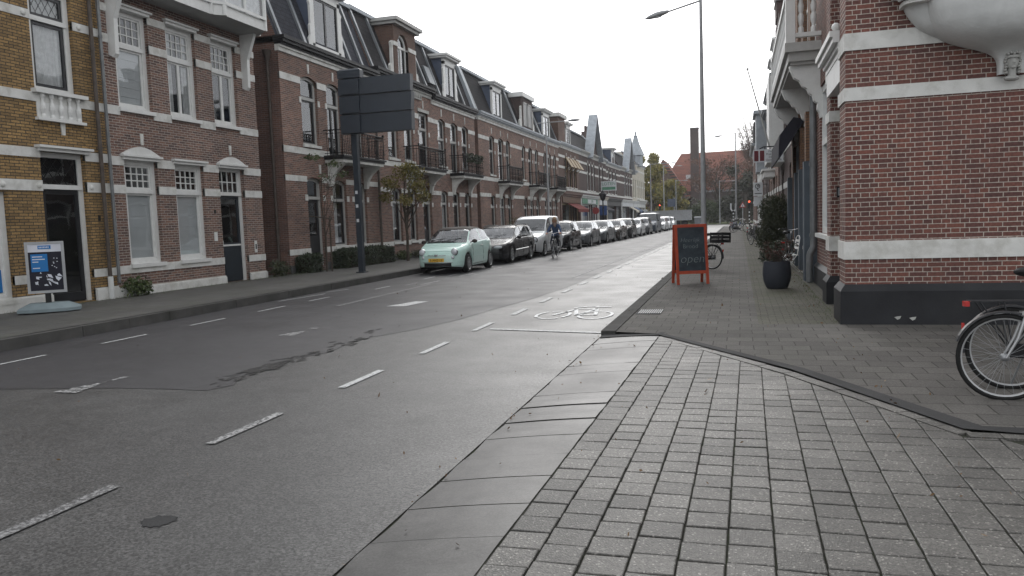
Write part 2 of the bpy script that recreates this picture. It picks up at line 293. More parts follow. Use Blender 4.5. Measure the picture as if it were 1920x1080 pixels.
# ---------------------------------------------------------------- objects
def tag(o, label=None, cat=None, group=None, kind=None):
    if label: o['label'] = label
    if cat: o['category'] = cat
    if group: o['group'] = group
    if kind: o['kind'] = kind
    return o
def thing(name, label, cat, loc=(0, 0, 0), rz=0, group=None):
    o = bpy.data.objects.new(name, None); COL.objects.link(o); o.location = loc; o.rotation_euler = (0, 0, rz); o.empty_display_size = .2
    return tag(o, label, cat, group)
def rootof(o):
    while o.parent: o = o.parent
    return o
class B:
    """collects shapes, builds ONE mesh object"""
    def __init__(s): s.v = []; s.f = []; s.m = []; s.cur = 0
    def quad(s, a, b, c, d): n = len(s.v); s.v += [a, b, c, d]; s.f.append((n, n+1, n+2, n+3)); s.m.append(s.cur)
    def poly(s, p): n = len(s.v); s.v += list(p); s.f.append(tuple(range(n, n+len(p)))); s.m.append(s.cur)
    def box(s, x0, x1, y0, y1, z0, z1):
        if x0 > x1: x0, x1 = x1, x0
        if y0 > y1: y0, y1 = y1, y0
        if z0 > z1: z0, z1 = z1, z0
        n = len(s.v); s.v += [(x0, y0, z0), (x1, y0, z0), (x1, y1, z0), (x0, y1, z0), (x0, y0, z1), (x1, y0, z1), (x1, y1, z1), (x0, y1, z1)]
        for f in ((0, 3, 2, 1), (4, 5, 6, 7), (0, 1, 5, 4), (1, 2, 6, 5), (2, 3, 7, 6), (3, 0, 4, 7)): s.f.append(tuple(n+i for i in f)); s.m.append(s.cur)
        return s
    def prism(s, pts, off):
        """closed polygon pts (3d) extruded by vector off"""
        n = len(s.v); k = len(pts); s.v += [tuple(p) for p in pts] + [(p[0]+off[0], p[1]+off[1], p[2]+off[2]) for p in pts]
        s.f.append(tuple(range(n+k-1, n-1, -1))); s.f.append(tuple(range(n+k, n+2*k))); s.m += [s.cur]*2
        for i in range(k): j = (i+1) % k; s.f.append((n+i, n+j, n+k+j, n+k+i)); s.m.append(s.cur)
        return s
    def tube(s, pts, r, n=8, cap=True):
        pts = [Vector(p) for p in pts]; rr = r if isinstance(r, (list, tuple)) else [r]*len(pts)
        base = len(s.v); up = None
        for i, p in enumerate(pts):
            d = (pts[min(i+1, len(pts)-1)]-pts[max(i-1, 0)]).normalized()
            if up is None: up = Vector((0, 0, 1)) if abs(d.z) < .9 else Vector((1, 0, 0))
            a = d.cross(up)
            if a.length < 1e-4: a = d.cross(Vector((0, 1, 0)))
            a.normalize(); b = d.cross(a).normalized(); up = b.cross(d) if False else up
            for k in range(n): t = 2*math.pi*k/n; q = p+(a*math.cos(t)+b*math.sin(t))*rr[i]; s.v.append(tuple(q))
        for i in range(len(pts)-1):
            for k in range(n): k2 = (k+1) % n; s.f.append((base+i*n+k, base+i*n+k2, base+(i+1)*n+k2, base+(i+1)*n+k)); s.m.append(s.cur)
        if cap:
            s.f.append(tuple(base+k for k in range(n-1, -1, -1))); s.f.append(tuple(base+(len(pts)-1)*n+k for k in range(n))); s.m += [s.cur]*2
        return s
    def lathe(s, prof, c, axis='z', n=20, a0=0, a1=2*math.pi):
        """prof: list (radius, height) round an axis through c"""
        base = len(s.v); full = abs(a1-a0-2*math.pi) < 1e-6; nn = n if full else n+1
        for r, h in prof:
            for k in range(nn):
                t = a0+(a1-a0)*k/n; u, w = r*math.cos(t), r*math.sin(t)
                p = {'z': (u, w, h), 'x': (h, u, w), 'y': (u, h, w)}[axis]; s.v.append((c[0]+p[0], c[1]+p[1], c[2]+p[2]))
        for i in range(len(prof)-1):
            for k in range(n):
                k2 = (k+1) % n if full else k+1
                s.f.append((base+i*nn+k, base+i*nn+k2, base+(i+1)*nn+k2, base+(i+1)*nn+k)); s.m.append(s.cur)
        return s
    def ball(s, c, r, n=10, k=7):
        if not isinstance(r, (list, tuple)): r = (r, r, r)
        base = len(s.v)
        for i in range(k+1):
            a = -math.pi/2+math.pi*i/k
            for j in range(n): t = 2*math.pi*j/n; s.v.append((c[0]+r[0]*math.cos(a)*math.cos(t), c[1]+r[1]*math.cos(a)*math.sin(t), c[2]+r[2]*math.sin(a)))
        for i in range(k):
            for j in range(n): j2 = (j+1) % n; s.f.append((base+i*n+j, base+i*n+j2, base+(i+1)*n+j2, base+(i+1)*n+j)); s.m.append(s.cur)
        return s
    def torus(s, c, R, r, axis='x', n=32, k=8, a0=0, a1=2*math.pi):
        prof = [(R+r*math.cos(2*math.pi*i/k), r*math.sin(2*math.pi*i/k)) for i in range(k+1)]
        return s.lathe(prof, c, axis, n, a0, a1)
    def each(s, name, ms, parent=None, smooth=False, local=False, weld=False):
        """every connected piece becomes an object of its own"""
        par = list(range(len(s.v)))
        def fd(i):
            while par[i] != i: par[i] = par[par[i]]; i = par[i]
            return i
        seen = {}
        for i, v in enumerate(s.v):
            k = (round(v[0], 4), round(v[1], 4), round(v[2], 4))
            if k in seen and weld: par[fd(i)] = fd(seen[k])
            seen.setdefault(k, i)
        for f in s.f:
            for i in f[1:]: par[fd(i)] = fd(f[0])
        g = {}
        for k, f in enumerate(s.f): g.setdefault(fd(f[0]), []).append(k)
        out = []
        for fs in g.values():
            b = B(); mp = {}
            for k in fs:
                for i in s.f[k]:
                    if i not in mp: mp[i] = len(b.v); b.v.append(s.v[i])
                b.f.append(tuple(mp[i] for i in s.f[k])); b.m.append(s.m[k])
            out.append(b.build(name, ms, parent, smooth, local))
        return out
    def build(s, name, ms, parent=None, smooth=False, local=False):
        if not isinstance(ms, (list, tuple)): ms = [ms]
        me = bpy.data.meshes.new(name)
        off = Vector((0, 0, 0))
        if parent is not None and not local: off = rootof(parent).location
        me.from_pydata([(v[0]-off.x, v[1]-off.y, v[2]-off.z) for v in s.v], [], s.f)
        for x in ms: me.materials.append(M[x] if isinstance(x, str) else x)
        if len(ms) > 1:
            me.polygons.foreach_set('material_index', s.m)
        me.validate(); bm = bmesh.new(); bm.from_mesh(me); bmesh.ops.recalc_face_normals(bm, faces=bm.faces); bm.to_mesh(me); bm.free()
        if smooth:
            for p in me.polygons: p.use_smooth = True
            if smooth != 'all':
                try: me.set_sharp_from_angle(angle=R_(40))
                except Exception: pass
        o = bpy.data.objects.new(name, me); COL.objects.link(o)
        if parent is not None: o.parent = parent
        return o
def struct(name, b, m):
    o = b.build(name, m); o['kind'] = 'structure'; return o
def copy_tree(o, parent=None):
    c = o.copy(); COL.objects.link(c)
    if parent is not None: c.parent = parent
    for ch in list(o.children): copy_tree(ch, c)
    return c
def text_mesh(txt, size, font_scale_x=1.0, extrude=.002, shear=0, offset=0):
    cu = bpy.data.curves.new('t', 'FONT'); cu.body = txt; cu.size = size; cu.extrude = extrude; cu.align_x = 'CENTER'; cu.align_y = 'CENTER'; cu.resolution_u = 3; cu.shear = shear; cu.offset = offset
    o = bpy.data.objects.new('t', cu); COL.objects.link(o); dg = bpy.context.evaluated_depsgraph_get(); dg.update()
    me = bpy.data.meshes.new_from_object(o.evaluated_get(dg)); bpy.data.objects.remove(o); bpy.data.curves.remove(cu)
    return [tuple(v.co) for v in me.vertices], [tuple(p.vertices) for p in me.polygons]
def put_text(b, txt, size, fn, **k):
    """append lettering; fn maps (x right, y up, z out) to world"""
    v, f = text_mesh(txt, size, **k); n = len(b.v); b.v += [tuple(fn(*p)) for p in v]; b.f += [tuple(n+i for i in q) for q in f]; b.m += [b.cur]*len(f)
def leaves(b, pts, size, jitter=.5, tri=False):
    for p in pts:
        s = size*random.uniform(1-jitter, 1+jitter); a = Vector((random.gauss(0, 1), random.gauss(0, 1), random.gauss(0, 1))).normalized()
        c = a.orthogonal().normalized(); c = Matrix.Rotation(random.uniform(0, 6.28), 3, a) @ c; d = a.cross(c); p = Vector(p)
        b.poly([tuple(p-c*s), tuple(p-d*s*.45), tuple(p+c*s), tuple(p+d*s*.45)])
def blob_pts(blobs, n):
    """points near the surfaces of several ellipsoids (x,y,z,rx,ry,rz)"""
    out = []; w = [bb[3]*bb[4]+bb[4]*bb[5]+bb[3]*bb[5] for bb in blobs]
    for bb in random.choices(blobs, w, k=n):
        v = Vector((random.gauss(0, 1), random.gauss(0, 1), random.gauss(0, 1))).normalized()*(random.random()**.45)*random.uniform(.8, 1.08)
        out.append((bb[0]+v.x*bb[3], bb[1]+v.y*bb[4], bb[2]+v.z*bb[5]))
    return out
# ================================================================ ground, road, pavements
def sheet(name, poly, z, m, kind='structure'):
    b = B(); b.poly([(p[0], p[1], z) for p in poly]); o = b.build(name, m); o['kind'] = kind; return o
sheet('ground', [(-400, -60), (400, -60), (400, 700), (-400, 700)], -.03, 'ground')
def gridsheet(name, x0, x1, y0, y1, z, m, fn=None, nx=6, ny=40):
    b = B()
    for i in range(nx):
        for j in range(ny):
            q = [(x0+(x1-x0)*a/nx, y0+(y1-y0)*c/ny) for a, c in ((i, j), (i+1, j), (i+1, j+1), (i, j+1))]
            b.quad(*[(p[0], p[1], z+(fn(*p) if fn else 0)) for p in q])
    return struct(name, b, m)
sheet('road', [(-10.15, -8), (-1.82, -8), (-1.82, 100), (-10.15, 100)], 0, 'asphalt_old')
sheet('cross_road', [(-60, 100), (60, 100), (60, 124), (-60, 124)], .004, 'asphalt_old')
# newer darker asphalt on the far lane, its ragged near edge as in the photo
edge = [(-10.15, 6.3), (-7.64, 6.38), (-6.42, 6.58), (-5.75, 6.62), (-5.2, 6.6), (-5.08, 6.9), (-5.3, 7.3), (-5.17, 7.83), (-5.28, 8.4), (-5.09, 8.93), (-5.2, 9.6), (-5.11, 10.2), (-4.77, 10.98), (-4.5, 12.1), (-4.35, 13.5), (-4.08, 15.47), (-3.9, 18), (-3.95, 100), (-10.15, 100)]
sheet('new_asphalt', edge, .004, 'asphalt_new')
b = B(); rnd = random.Random(3)
def ragged(cx, cy, lx, ly, rot, z, n=26):
    pts = []
    for i in range(n):
        t = 2*math.pi*i/n; r = 1+rnd.uniform(-.22, .18); x, y = lx*r*math.cos(t), ly*r*math.sin(t)
        pts.append((cx+x*math.cos(rot)-y*math.sin(rot), cy+x*math.sin(rot)+y*math.cos(rot), z))
    return pts

for k in range(260):
    yy = rnd.uniform(6.8, 11.5); dens = math.exp(-((yy-7.8)/.75)**2)+.4*math.exp(-((yy-9.7)/.5)**2)+.03
    if rnd.random() < dens: b.poly(ragged(-5.27+.06*math.sin(yy*2.2)+rnd.gauss(0, .09), yy, rnd.uniform(.008, .035), rnd.uniform(.02, .11), rnd.uniform(-.8, .3), .008+k*.00001, 11))
  
struct('broken_asphalt', b, 'asphalt_hole')
b = B(); b.poly(ragged(-3.13, 3.5, .10, .085, .3, .004)); struct('tar_patch', b, 'tar')
# markings
b = B(); bw = B(); bf = B()
def dash(bb, x, y0, y1, w, z=.009, dx=0): bb.quad((x-w/2, y0, z), (x+w/2, y0, z), (x+w/2+dx, y1, z), (x-w/2+dx, y1, z))
y = 8.87; dash(bf, -3.85, 3.05, 3.95, .09); dash(bw, -3.86, 4.9, 5.85, .085); dash(b, -3.83, 6.89, 7.8, .085); dash(b, -3.8, 8.87, 9.78, .085); dash(b, -3.79, 10.84, 11.75, .085)
y = 12.75
while y < 98: dash(b, -3.74+(y-12)*.0025, y, y+.9, .1); y += 1.97
for y0, y1 in ((5.6, 6.35), (7.6, 8.35), (9.33, 10.26), (11.29, 12.25), (13.28, 14.25), (15.2, 16.1)): dash(b, -9.13, y0, y1, .06)
for y0, y1 in ((15.2, 16.9), (17.3, 18.1)): dash(b, -9.9, y0, y1, .06, dx=.2)
y = 19.2
while y < 96: dash(bw, -8.15+(y-19)*.012, y, y+1.3, .1, dx=.02); y += 2.9
for y in (18.0, 21.2, 24.4): dash(b, -8.9, y, y+.9, .07); dash(bw, -8.55, y+1.1, y+1.9, .07)
bf.quad((-7.95, 14.2, .009), (-7.83, 14.2, .009), (-7.9, 19.5, .009), (-8.02, 19.5, .009))
# faded give-way style block marks of the middle of the road
for (x, y) in ((-6.7, 6.31), (-6.58, 10.24)):
    for k in range(7):
        yy = y+k*.12; w = .30*(1-k*.05)+rnd.uniform(-.05, .02); bw.quad((x-w/2+.03*k, yy, .009), (x+w/2-.02*k, yy, .009), (x+w/2-.02*k, yy+.10, .009), (x-w/2+.03*k, yy+.10, .009))
b.quad((-6.75, 14.1, .009), (-6.35, 14.1, .009), (-6.2, 15.0, .009), (-6.5, 15.0, .009))
b.quad((-3.6, 10.98, .009), (-1.85, 10.66, .009), (-1.85, 10.78, .009), (-3.6, 11.08, .009))
y = 21
while y < 96: bf.quad((-4.45+(y-21)*.006, y, .009), (-4.37+(y-21)*.006, y, .009), (-4.37+(y-18)*.006, y+2.9, .009), (-4.45+(y-18)*.006, y+2.9, .009)); y += 3
bw.quad((-3.4, 58, .009), (-1.85, 58, .009), (-1.85, 58.6, .009), (-3.4, 58.6, .009)); bw.quad((-8, 76, .009), (-1.9, 76, .009), (-1.9, 77, .009), (-8, 77, .009))
struct('road_marking', b, 'paint'); struct('worn_marking', bw, 'paint_worn'); struct('faded_marking', bf, 'paint_faint')
# bicycle symbol painted on the cycle lane
b = B()
def stroke(p, q, w=.055):
    p = Vector((p[0], p[1], 0)); q = Vector((q[0], q[1], 0)); d = (q-p); n = Vector((-d.y, d.x, 0)).normalized()*w/2
    b.quad(*[(v.x, v.y, .010) for v in (p-n, q-n, q+n, p+n)])
def ring(cx, cy, rx, ry, w=.055, gaps=()):
    n = 28
    for i in range(n):
        if i in gaps: continue
        a0, a1 = 2*math.pi*i/n, 2*math.pi*(i+1)/n
        b.quad(*[(cx+(rx+o)*math.cos(a), cy+(ry+o)*math.sin(a), .010) for a, o in ((a0, -w/2), (a1, -w/2), (a1, w/2), (a0, w/2))])
ring(-3.02, 12.72, .27, .50, gaps=(3, 9, 17, 24)); ring(-2.3, 12.72, .27, .50, gaps=(5, 14))
stroke((-3.02, 12.72), (-2.78, 13.5), .07); stroke((-2.78, 13.5), (-2.62, 12.7), .07); stroke((-2.62, 12.7), (-2.3, 12.72), .06); stroke((-2.62, 12.7), (-2.42, 13.6), .06); stroke((-2.42, 13.6), (-2.3, 12.72), .06); stroke((-2.82, 13.55), (-2.42, 13.6), .06); stroke((-2.86, 13.75), (-2.66, 13.95), .07); stroke((-2.66, 13.95), (-2.45, 13.98), .06); stroke((-2.5, 13.85), (-2.22, 13.9), .07)
struct('bicycle_marking', b, 'paint_bright')
# near ramp of kerb slabs, near pavers, dark drain strip
PZ = .06
def ramp(x, y): return .045*(x+1.82)/.8
def rampedge(y): return -1.15+.0185*(y-3)      # inner edge of the slabs
b = B()
joints = [-5, -4, -3, -2, -1, 0, .55, 1.05, 1.55, 2.02, 2.5, 2.98, 3.45, 3.92, 4.4, 4.86, 5.33, 5.8, 6.3, 6.77, 7.25, 7.7, 8.2, 8.7, 9.2, 9.7, 10.22]
for i in range(len(joints)-1):
    jw = rnd.choice((.002, .004, .008)); y0, y1 = joints[i]+jw, joints[i+1]-.004; tl = rnd.uniform(-.007, .007); g = 6
    for k in range(g):
        for h in range(3):
            ya, yb = y0+(y1-y0)*h/3, y0+(y1-y0)*(h+1)/3
            def P(k_, yy, e):
                xl = -1.80+.008*math.sin(yy*9); x = xl+(rampedge(yy)+.004-xl)*k_/g; z = ramp(x, yy)+tl*(1 if yy > (y0+y1)/2 else -1)*.6+.006*math.sin(k_/g*3.1)
                return (x, yy+.13*(k_/g), z+.004)
            b.quad(P(k, ya, 0), P(k+1, ya, 0), P(k+1, yb, 0), P(k, yb, 0))
    # slab ends going down
    b.quad((-1.82, y0, -.02), (rampedge(y0), y0+.13, .02), (rampedge(y0), y0+.13, ramp(rampedge(y0), y0)+.004), (-1.82, y0, .004))
o = b.build('kerb_ramp', 'gutter_stone'); o['kind'] = 'structure'
b = B(); b.quad((-1.83, -6, -.01), (-.99, -6, .028), (-.99, 10.4, .028), (-1.83, 10.4, -.01)); struct('joint_bed', b, 'joint_sand')
sheet('sand_bed', [(-1.32, -6), (12, -6), (12, 5.9), (1.9, 5.9), (1.56, 5.95), (.55, 7.98), (-.96, 10.2), (-1.015, 10.3)], .038, 'joint_sand')
b = B(); rp = random.Random(21)
def clip(poly, a, b_, c):        # keep a*x+b*y <= c
    out = []
    for i in range(len(poly)):
        p, q = poly[i], poly[(i+1) % len(poly)]; fp, fq = a*p[0]+b_*p[1]-c, a*q[0]+b_*q[1]-c
        if fp <= 0: out.append(p)
        if fp*fq < 0: t = fp/(fp-fq); out.append((p[0]+(q[0]-p[0])*t, p[1]+(q[1]-p[1])*t))
    return out
def half(p, q): a, b_ = (q[1]-p[1]), -(q[0]-p[0]); return a, b_, a*p[0]+b_*p[1]
def pave(x):                     # column shear so that the courses follow the kerb slabs
    return .0185
cx = -1.135; ci = 0
while cx < 7.5:
    w = .212; oy = rp.uniform(0, .19); y = -1.2+oy*.35+(ci % 2)*.03
    while y < 10.4:
        l = .2015; g = .0052; sh = .0185*(y-3)*max(0, 1-(cx+1.1)/4)
        q = [(cx+g+sh, y+g), (cx+w-g+sh, y+g), (cx+w-g+sh, y+l-g), (cx+g+sh, y+l-g)]
        j_ = [rp.uniform(-.0016, .0016) for _ in range(8)]; q = [(q[k][0]+j_[k], q[k][1]+j_[k+4]) for k in range(4)]
        if cx < 1.7:
            q = clip(q, *[-v for v in half((-1.05, 10.16), (.42, 7.80))][:3]) if False else q
            m1, m2 = (-.96, 9.98), (.42, 7.74); a, b_ = (m2[1]-m1[1]), -(m2[0]-m1[0]); a, b_ = -a, -b_; q = clip(q, a, b_, a*m1[0]+b_*m1[1]); 
            if q and .2 < cx < 1.40: m1, m2 = (.42, 7.74), (1.44, 5.74); a, b_ = -(m2[1]-m1[1]), (m2[0]-m1[0]); q = clip(q, a, b_, a*m1[0]+b_*m1[1])
        if cx > 1.25 and q: q = clip(q, 0, 1, 5.74)
        if len(q) >= 3:
            tx, ty, h0 = rp.uniform(-.018, .018), rp.uniform(-.018, .018), .052+rp.uniform(-.0022, .0022); mx_, my_ = sum(p[0] for p in q)/len(q), sum(p[1] for p in q)/len(q)
            hz_ = lambda p, e=0: h0+tx*(p[0]-mx_)+ty*(p[1]-my_)-e
            ins = [(p[0]+(mx_-p[0])*.045, p[1]+(my_-p[1])*.045) for p in q]
            n = len(b.v); k = len(q); b.v += [(p[0], p[1], hz_(p)) for p in ins]+[(p[0], p[1], hz_(p, .003)) for p in q]+[(p[0], p[1], .03) for p in q]
            b.f.append(tuple(range(n, n+k))); b.m.append(0)
            for z_ in (0, k):
                for a_ in range(k): c_ = (a_+1) % k; b.f.append((n+z_+a_, n+z_+k+a_, n+z_+k+c_, n+z_+c_)); b.m.append(0)
        y += l
    cx += w; ci += 1
struct('brick_paving', b, 'paver_block')
# course of blocks laid along the dark strip
b = B()
for (p, q) in (((-1.0, 10.12), (.43, 7.86)), ((.43, 7.86), (1.46, 5.83)), ((1.47, 5.80), (7.5, 5.80))):
    p, q = Vector(p), Vector(q); L_ = (q-p).length; d = (q-p)/L_; nn = Vector((-d.y, d.x)); k = 0
    while k*.205 < L_-.1:
        a0, a1 = k*.205+.004, min(L_, k*.205+.201); h0 = .054+rp.uniform(-.002, .002); c4_ = [p+d*a0-nn*.045, p+d*a1-nn*.045, p+d*a1+nn*.075, p+d*a0+nn*.075]; b.prism([(v.x, v.y, .03) for v in c4_], (0, 0, h0-.03)); k += 1
struct('edge_course', b, 'paver_block')
def strip(name, pts, w, z, m):
    b = B()
    for i in range(len(pts)-1):
        p, q = Vector(pts[i]+(0,)), Vector(pts[i+1]+(0,)); d = (q-p).normalized(); n = Vector((-d.y, d.x, 0))*w/2
        b.quad(*[(v.x, v.y, z) for v in (p-n, q-n+d*w*.3, q+n+d*w*.3, p+n)])
    return struct(name, b, m)
b = B()
dl = [(-1.0, 10.27), (.55, 8.02), (1.56, 5.98), (1.95, 5.93), (12, 5.9)]
ws = [.10, .14, .17, .17, .17]
def off(i, s):
    p = Vector(dl[i]); d = (Vector(dl[min(i+1, 4)])-Vector(dl[max(i-1, 0)])).normalized(); return p+Vector((-d.y, d.x))*s
for i in range(4): b.quad(*[(v.x, v.y, PZ+.006) for v in (off(i, -ws[i]*.62), off(i+1, -ws[i+1]*.62), off(i+1, ws[i+1]*.38), off(i, ws[i]*.38))])
b.quad((-1.8, 10.2, .02), (-1.78, 10.5, .02), (-.93, 10.42, PZ+.005), (-1.02, 10.18, PZ+.005))
struct('drain_strip', b, 'tar')
sheet('pavement_right', [(-1.02, 10.3), (.58, 8.03), (1.58, 5.99), (12, 5.96), (12, 11.25), (.25, 11.25), (.25, 100), (-1.62, 100), (-1.62, 10.45)], PZ, 'paver_walk')
sheet('mossy_paving', [(.25, 11.25), (2.6, 11.25), (2.6, 100), (.25, 100)], PZ-.002, 'paver_moss')
b = B(); y = 10.45
while y < 99: L_ = 1.0; b.box(-1.82, -1.62, y+.004, y+L_-.004, -.05, PZ+.012); y += L_
struct('kerb_right', b, 'kerb_dark')
# left pavement and kerb
def lk(y): return -10.15
gridsheet('pavement_left', -14.6, -10.27, -8, 106, .15, 'paver_left', lambda x, y: (x+14)*.008, 3, 60)
b = B(); y = -8
while y < 104:
    j = rnd.uniform(-.008, .008); b.box(-10.3, -10.13+j, y+.005, y+.995, -.05, .172+j*.3); y += 1
struct('kerb_left', b, 'kerb_stone')
# gully grate in the right pavement
b = B(); b.box(-1.6, -1.2, 12.35, 12.95, PZ+.001, PZ+.006); g_ = tag(b.build('drain_grate', 'tar'), 'slotted metal drain grate set in the pavement beside the kerb', 'drain grate')
b = B()
for k in range(11): b.box(-1.56+k*.034, -1.545+k*.034, 12.4, 12.9, PZ+.006, PZ+.014)
b.each('grate_bar', 'pipe_grey', g_)
# a little litter of leaves and moss in joints
b = B()
for i in range(420):
    x = random.choice([random.uniform(-1.75, 1.3), random.uniform(-9, -2), random.gauss(-1.8, .08), random.gauss(1.2, .15)]); y = random.uniform(2.5, 26)
    z = .012 if x < -1.82 else (.02+ramp(min(x, -1), y) if (x < -1 and y < 10.3) else PZ+.008)
    if x < -10: continue
    leaves(b, [(x, y, z+.003)], .013 if i % 9 else .028)
tag(b.build('fallen_leaves', 'leaf_fallen'), kind='stuff')
b = B()
for i in range(2600):
    k = random.random()
    if k < .55: x, y, z = -13.9+random.expovariate(6), random.uniform(10, 24), .155
    elif k < .8: x, y, z = -13.8+random.uniform(-.1, .5), random.uniform(20.5, 40), .155
    else: x, y, z = 1.35-random.expovariate(8), random.uniform(11.3, 20), PZ
    h = random.uniform(.015, .06); a = random.uniform(0, 6.3); w = .006
    b.poly([(x, y, z), (x+w*math.cos(a), y+w*math.sin(a), z), (x+random.gauss(0, .02), y+random.gauss(0, .02), z+h)])
tag(b.build('weeds', 'grass_blade'), kind='stuff')
sheet('grass_verge', [(-60, 124), (60, 124), (60, 200), (-60, 200)], .08, 'grass')

# ================================================================ houses
CUR = random.Random(31)
class House:
    """s=+1: facade looks towards +x (left row); s=-1: towards -x (right row)"""
    def __init__(h, label, X, y0, y1, ztop, bm_, s=1, cat='house', name='house', z0=.12, side='brick_side', depth=9, group=None):
        h.X, h.y0, h.y1, h.zt, h.bm, h.s, h.z0, h.side, h.D = X, y0, y1, ztop, bm_, s, z0, side, depth
        h.root = thing(name, label, cat, (X, (y0+y1)/2, z0), group=group); h.ops = []
        h.bands = B(); h.keys = B(); h.blks = B(); h.hasband = False; h.trim = B(); h.hastrim = False
    def p(h, d, y, z): return (h.X-h.s*d, y, z)
    def box(h, b, d0, d1, y0, y1, z0, z1): return b.box(h.X-h.s*d0, h.X-h.s*d1, y0, y1, z0, z1)
    def op(h, y0, y1, z0, z1, arch=0, **k): o = dict(y0=y0, y1=y1, z0=z0, z1=z1, arch=arch, **k); h.ops.append(o); return o
    def archz(h, o, y):
        if not o['arch']: return o['z1']
        t = (y-(o['y0']+o['y1'])/2)/((o['y1']-o['y0'])/2); r = o['arch']; w = (o['y1']-o['y0'])/2
        if r >= w*.95: return o['z1']-r+r*math.sqrt(max(0, 1-t*t))
        Rr = (w*w+r*r)/(2*r); return o['z1']-Rr+math.sqrt(max(0, Rr*Rr-(t*w)**2))
    def wall(h, openside=True, reveal=.24, top=None):
        zt = top or h.zt; b = B(); ys = sorted({h.y0, h.y1, *[o['y0'] for o in h.ops], *[o['y1'] for o in h.ops]}); zs = sorted({h.z0, zt, *[o['z0'] for o in h.ops], *[o['z1'] for o in h.ops]})
        for i in range(len(ys)-1):
            for j in range(len(zs)-1):
                cy, cz = (ys[i]+ys[i+1])/2, (zs[j]+zs[j+1])/2
                if any(o['y0'] < cy < o['y1'] and o['z0'] < cz < o['z1'] for o in h.ops): continue
                b.quad(h.p(0, ys[i], zs[j]), h.p(0, ys[i+1], zs[j]), h.p(0, ys[i+1], zs[j+1]), h.p(0, ys[i], zs[j+1]))
        for o in h.ops:
            a, c, z0, z1 = o['y0'], o['y1'], o['z0'], o['z1']; zl = h.archz(o, a)
            b.quad(h.p(0, a, z0), h.p(reveal, a, z0), h.p(reveal, a, zl), h.p(0, a, zl)); b.quad(h.p(0, c, z0), h.p(reveal, c, z0), h.p(reveal, c, zl), h.p(0, c, zl))
            b.quad(h.p(0, a, z0), h.p(0, c, z0), h.p(reveal, c, z0), h.p(reveal, a, z0))
            n = 12 if o['arch'] else 1
            for k in range(n):
                ya, yb = a+(c-a)*k/n, a+(c-a)*(k+1)/n; za, zb = h.archz(o, ya), h.archz(o, yb)
                if o['arch']: b.quad(h.p(0, ya, za), h.p(0, yb, zb), h.p(0, yb, z1), h.p(0, ya, z1))
                b.quad(h.p(0, ya, za), h.p(0, yb, zb), h.p(reveal, yb, zb), h.p(reveal, ya, za))
        w = b.build('wall', h.bm, h.root)
        b = B()   # side and back walls
        D = h.D
        for yy in (h.y0, h.y1): b.quad(h.p(0, yy, h.z0), h.p(D, yy, h.z0), h.p(D, yy, zt), h.p(0, yy, zt))
        b.quad(h.p(D, h.y0, h.z0), h.p(D, h.y1, h.z0), h.p(D, h.y1, zt), h.p(D, h.y0, zt)); b.quad(h.p(.02, h.y0, zt), h.p(D, h.y0, zt), h.p(D, h.y1, zt), h.p(.02, h.y1, zt))
        b.build('side_wall', h.side, h.root)
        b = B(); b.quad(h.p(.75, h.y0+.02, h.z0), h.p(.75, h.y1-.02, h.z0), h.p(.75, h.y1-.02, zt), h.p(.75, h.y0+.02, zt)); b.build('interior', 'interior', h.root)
        return w
    def band(h, z0, z1, ya=None, yb=None, proud=.022):
        ya = h.y0 if ya is None else ya; yb = h.y1 if yb is None else yb
        cuts = sorted([(o['y0'], o['y1']) for o in h.ops if o['z0'] < z1-.01 and o['z1'] > z0+.01 and not o.get('band')])
        y = ya
        for a, c in cuts+[(yb, yb)]:
            if a > y+.01: h.box(h.bands, -proud, .06, y, min(a, yb), z0, z1)
            y = max(y, c)
            if y >= yb: break
        h.hasband = True
    def key(h, y, z0, z1, w=.07): h.keys.prism([h.p(-.03, y-w*.7, z0), h.p(-.03, y+w*.7, z0), h.p(-.03, y+w, z1), h.p(-.03, y-w, z1)], (-h.s*.05, 0, 0)); h.hasband = True
    def blocks(h, o, z, hh=.2, w=.12):
        for y in (o['y0'], o['y1']): h.box(h.blks, -.025, .05, (y-w if y == o['y0'] else y+.002), (y-.002 if y == o['y0'] else y+w), z, z+hh)
        h.hasband = True
    def finish(h, m='stone_white'):
        for nm, bb in (('stone_band', h.bands), ('keystone', h.keys), ('stone_block', h.blks)):
            if bb.v: bb.each(nm, m, h.root)
    # ---- windows and doors
    def window(h, o, fr='wood_white', sash=None, zt=None, fw=.11, d=.10, mun=(0, 0), lowmul=False, blind=None, lead=False, sill=True, rt=.05, curtain_rows=5, topmun=None):
        a, c, z0, z1 = o['y0'], o['y1'], o['z0'], o['z1']; b = B(); th = .07
        if blind is None and not lowmul: blind = CUR.choice((None, None, None, 'half', 'sides', 'curtain', None))
        zr = h.archz(o, a) if o['arch'] else z1
        h.box(b, d, d+th, a, a+fw, z0, zr); h.box(b, d, d+th, c-fw, c, z0, zr); h.box(b, d+.002, d+th, a+fw, c-fw, z0, z0+fw*.7)
        if o['arch']:
            n = 12
            for k in range(n):
                ya, yb = a+(c-a)*k/n, a+(c-a)*(k+1)/n; za, zb = h.archz(o, ya), h.archz(o, yb)
                b.prism([h.p(d, ya, za-fw), h.p(d, yb, zb-fw), h.p(d, yb, zb), h.p(d, ya, za)], (-h.s*th, 0, 0))
        else: h.box(b, d+.002, d+th, a+fw, c-fw, z1-fw, z1)
        if zt: h.box(b, d-.02, d+th, a+fw*.5, c-fw*.5, zt-.05, zt+.05)
        w = b.build('window', fr, h.root)
        b = B(); s = rt; ia, ic = a+fw, c-fw; iz0, iz1 = z0+fw*.7, z1-fw
        d2 = d+.03
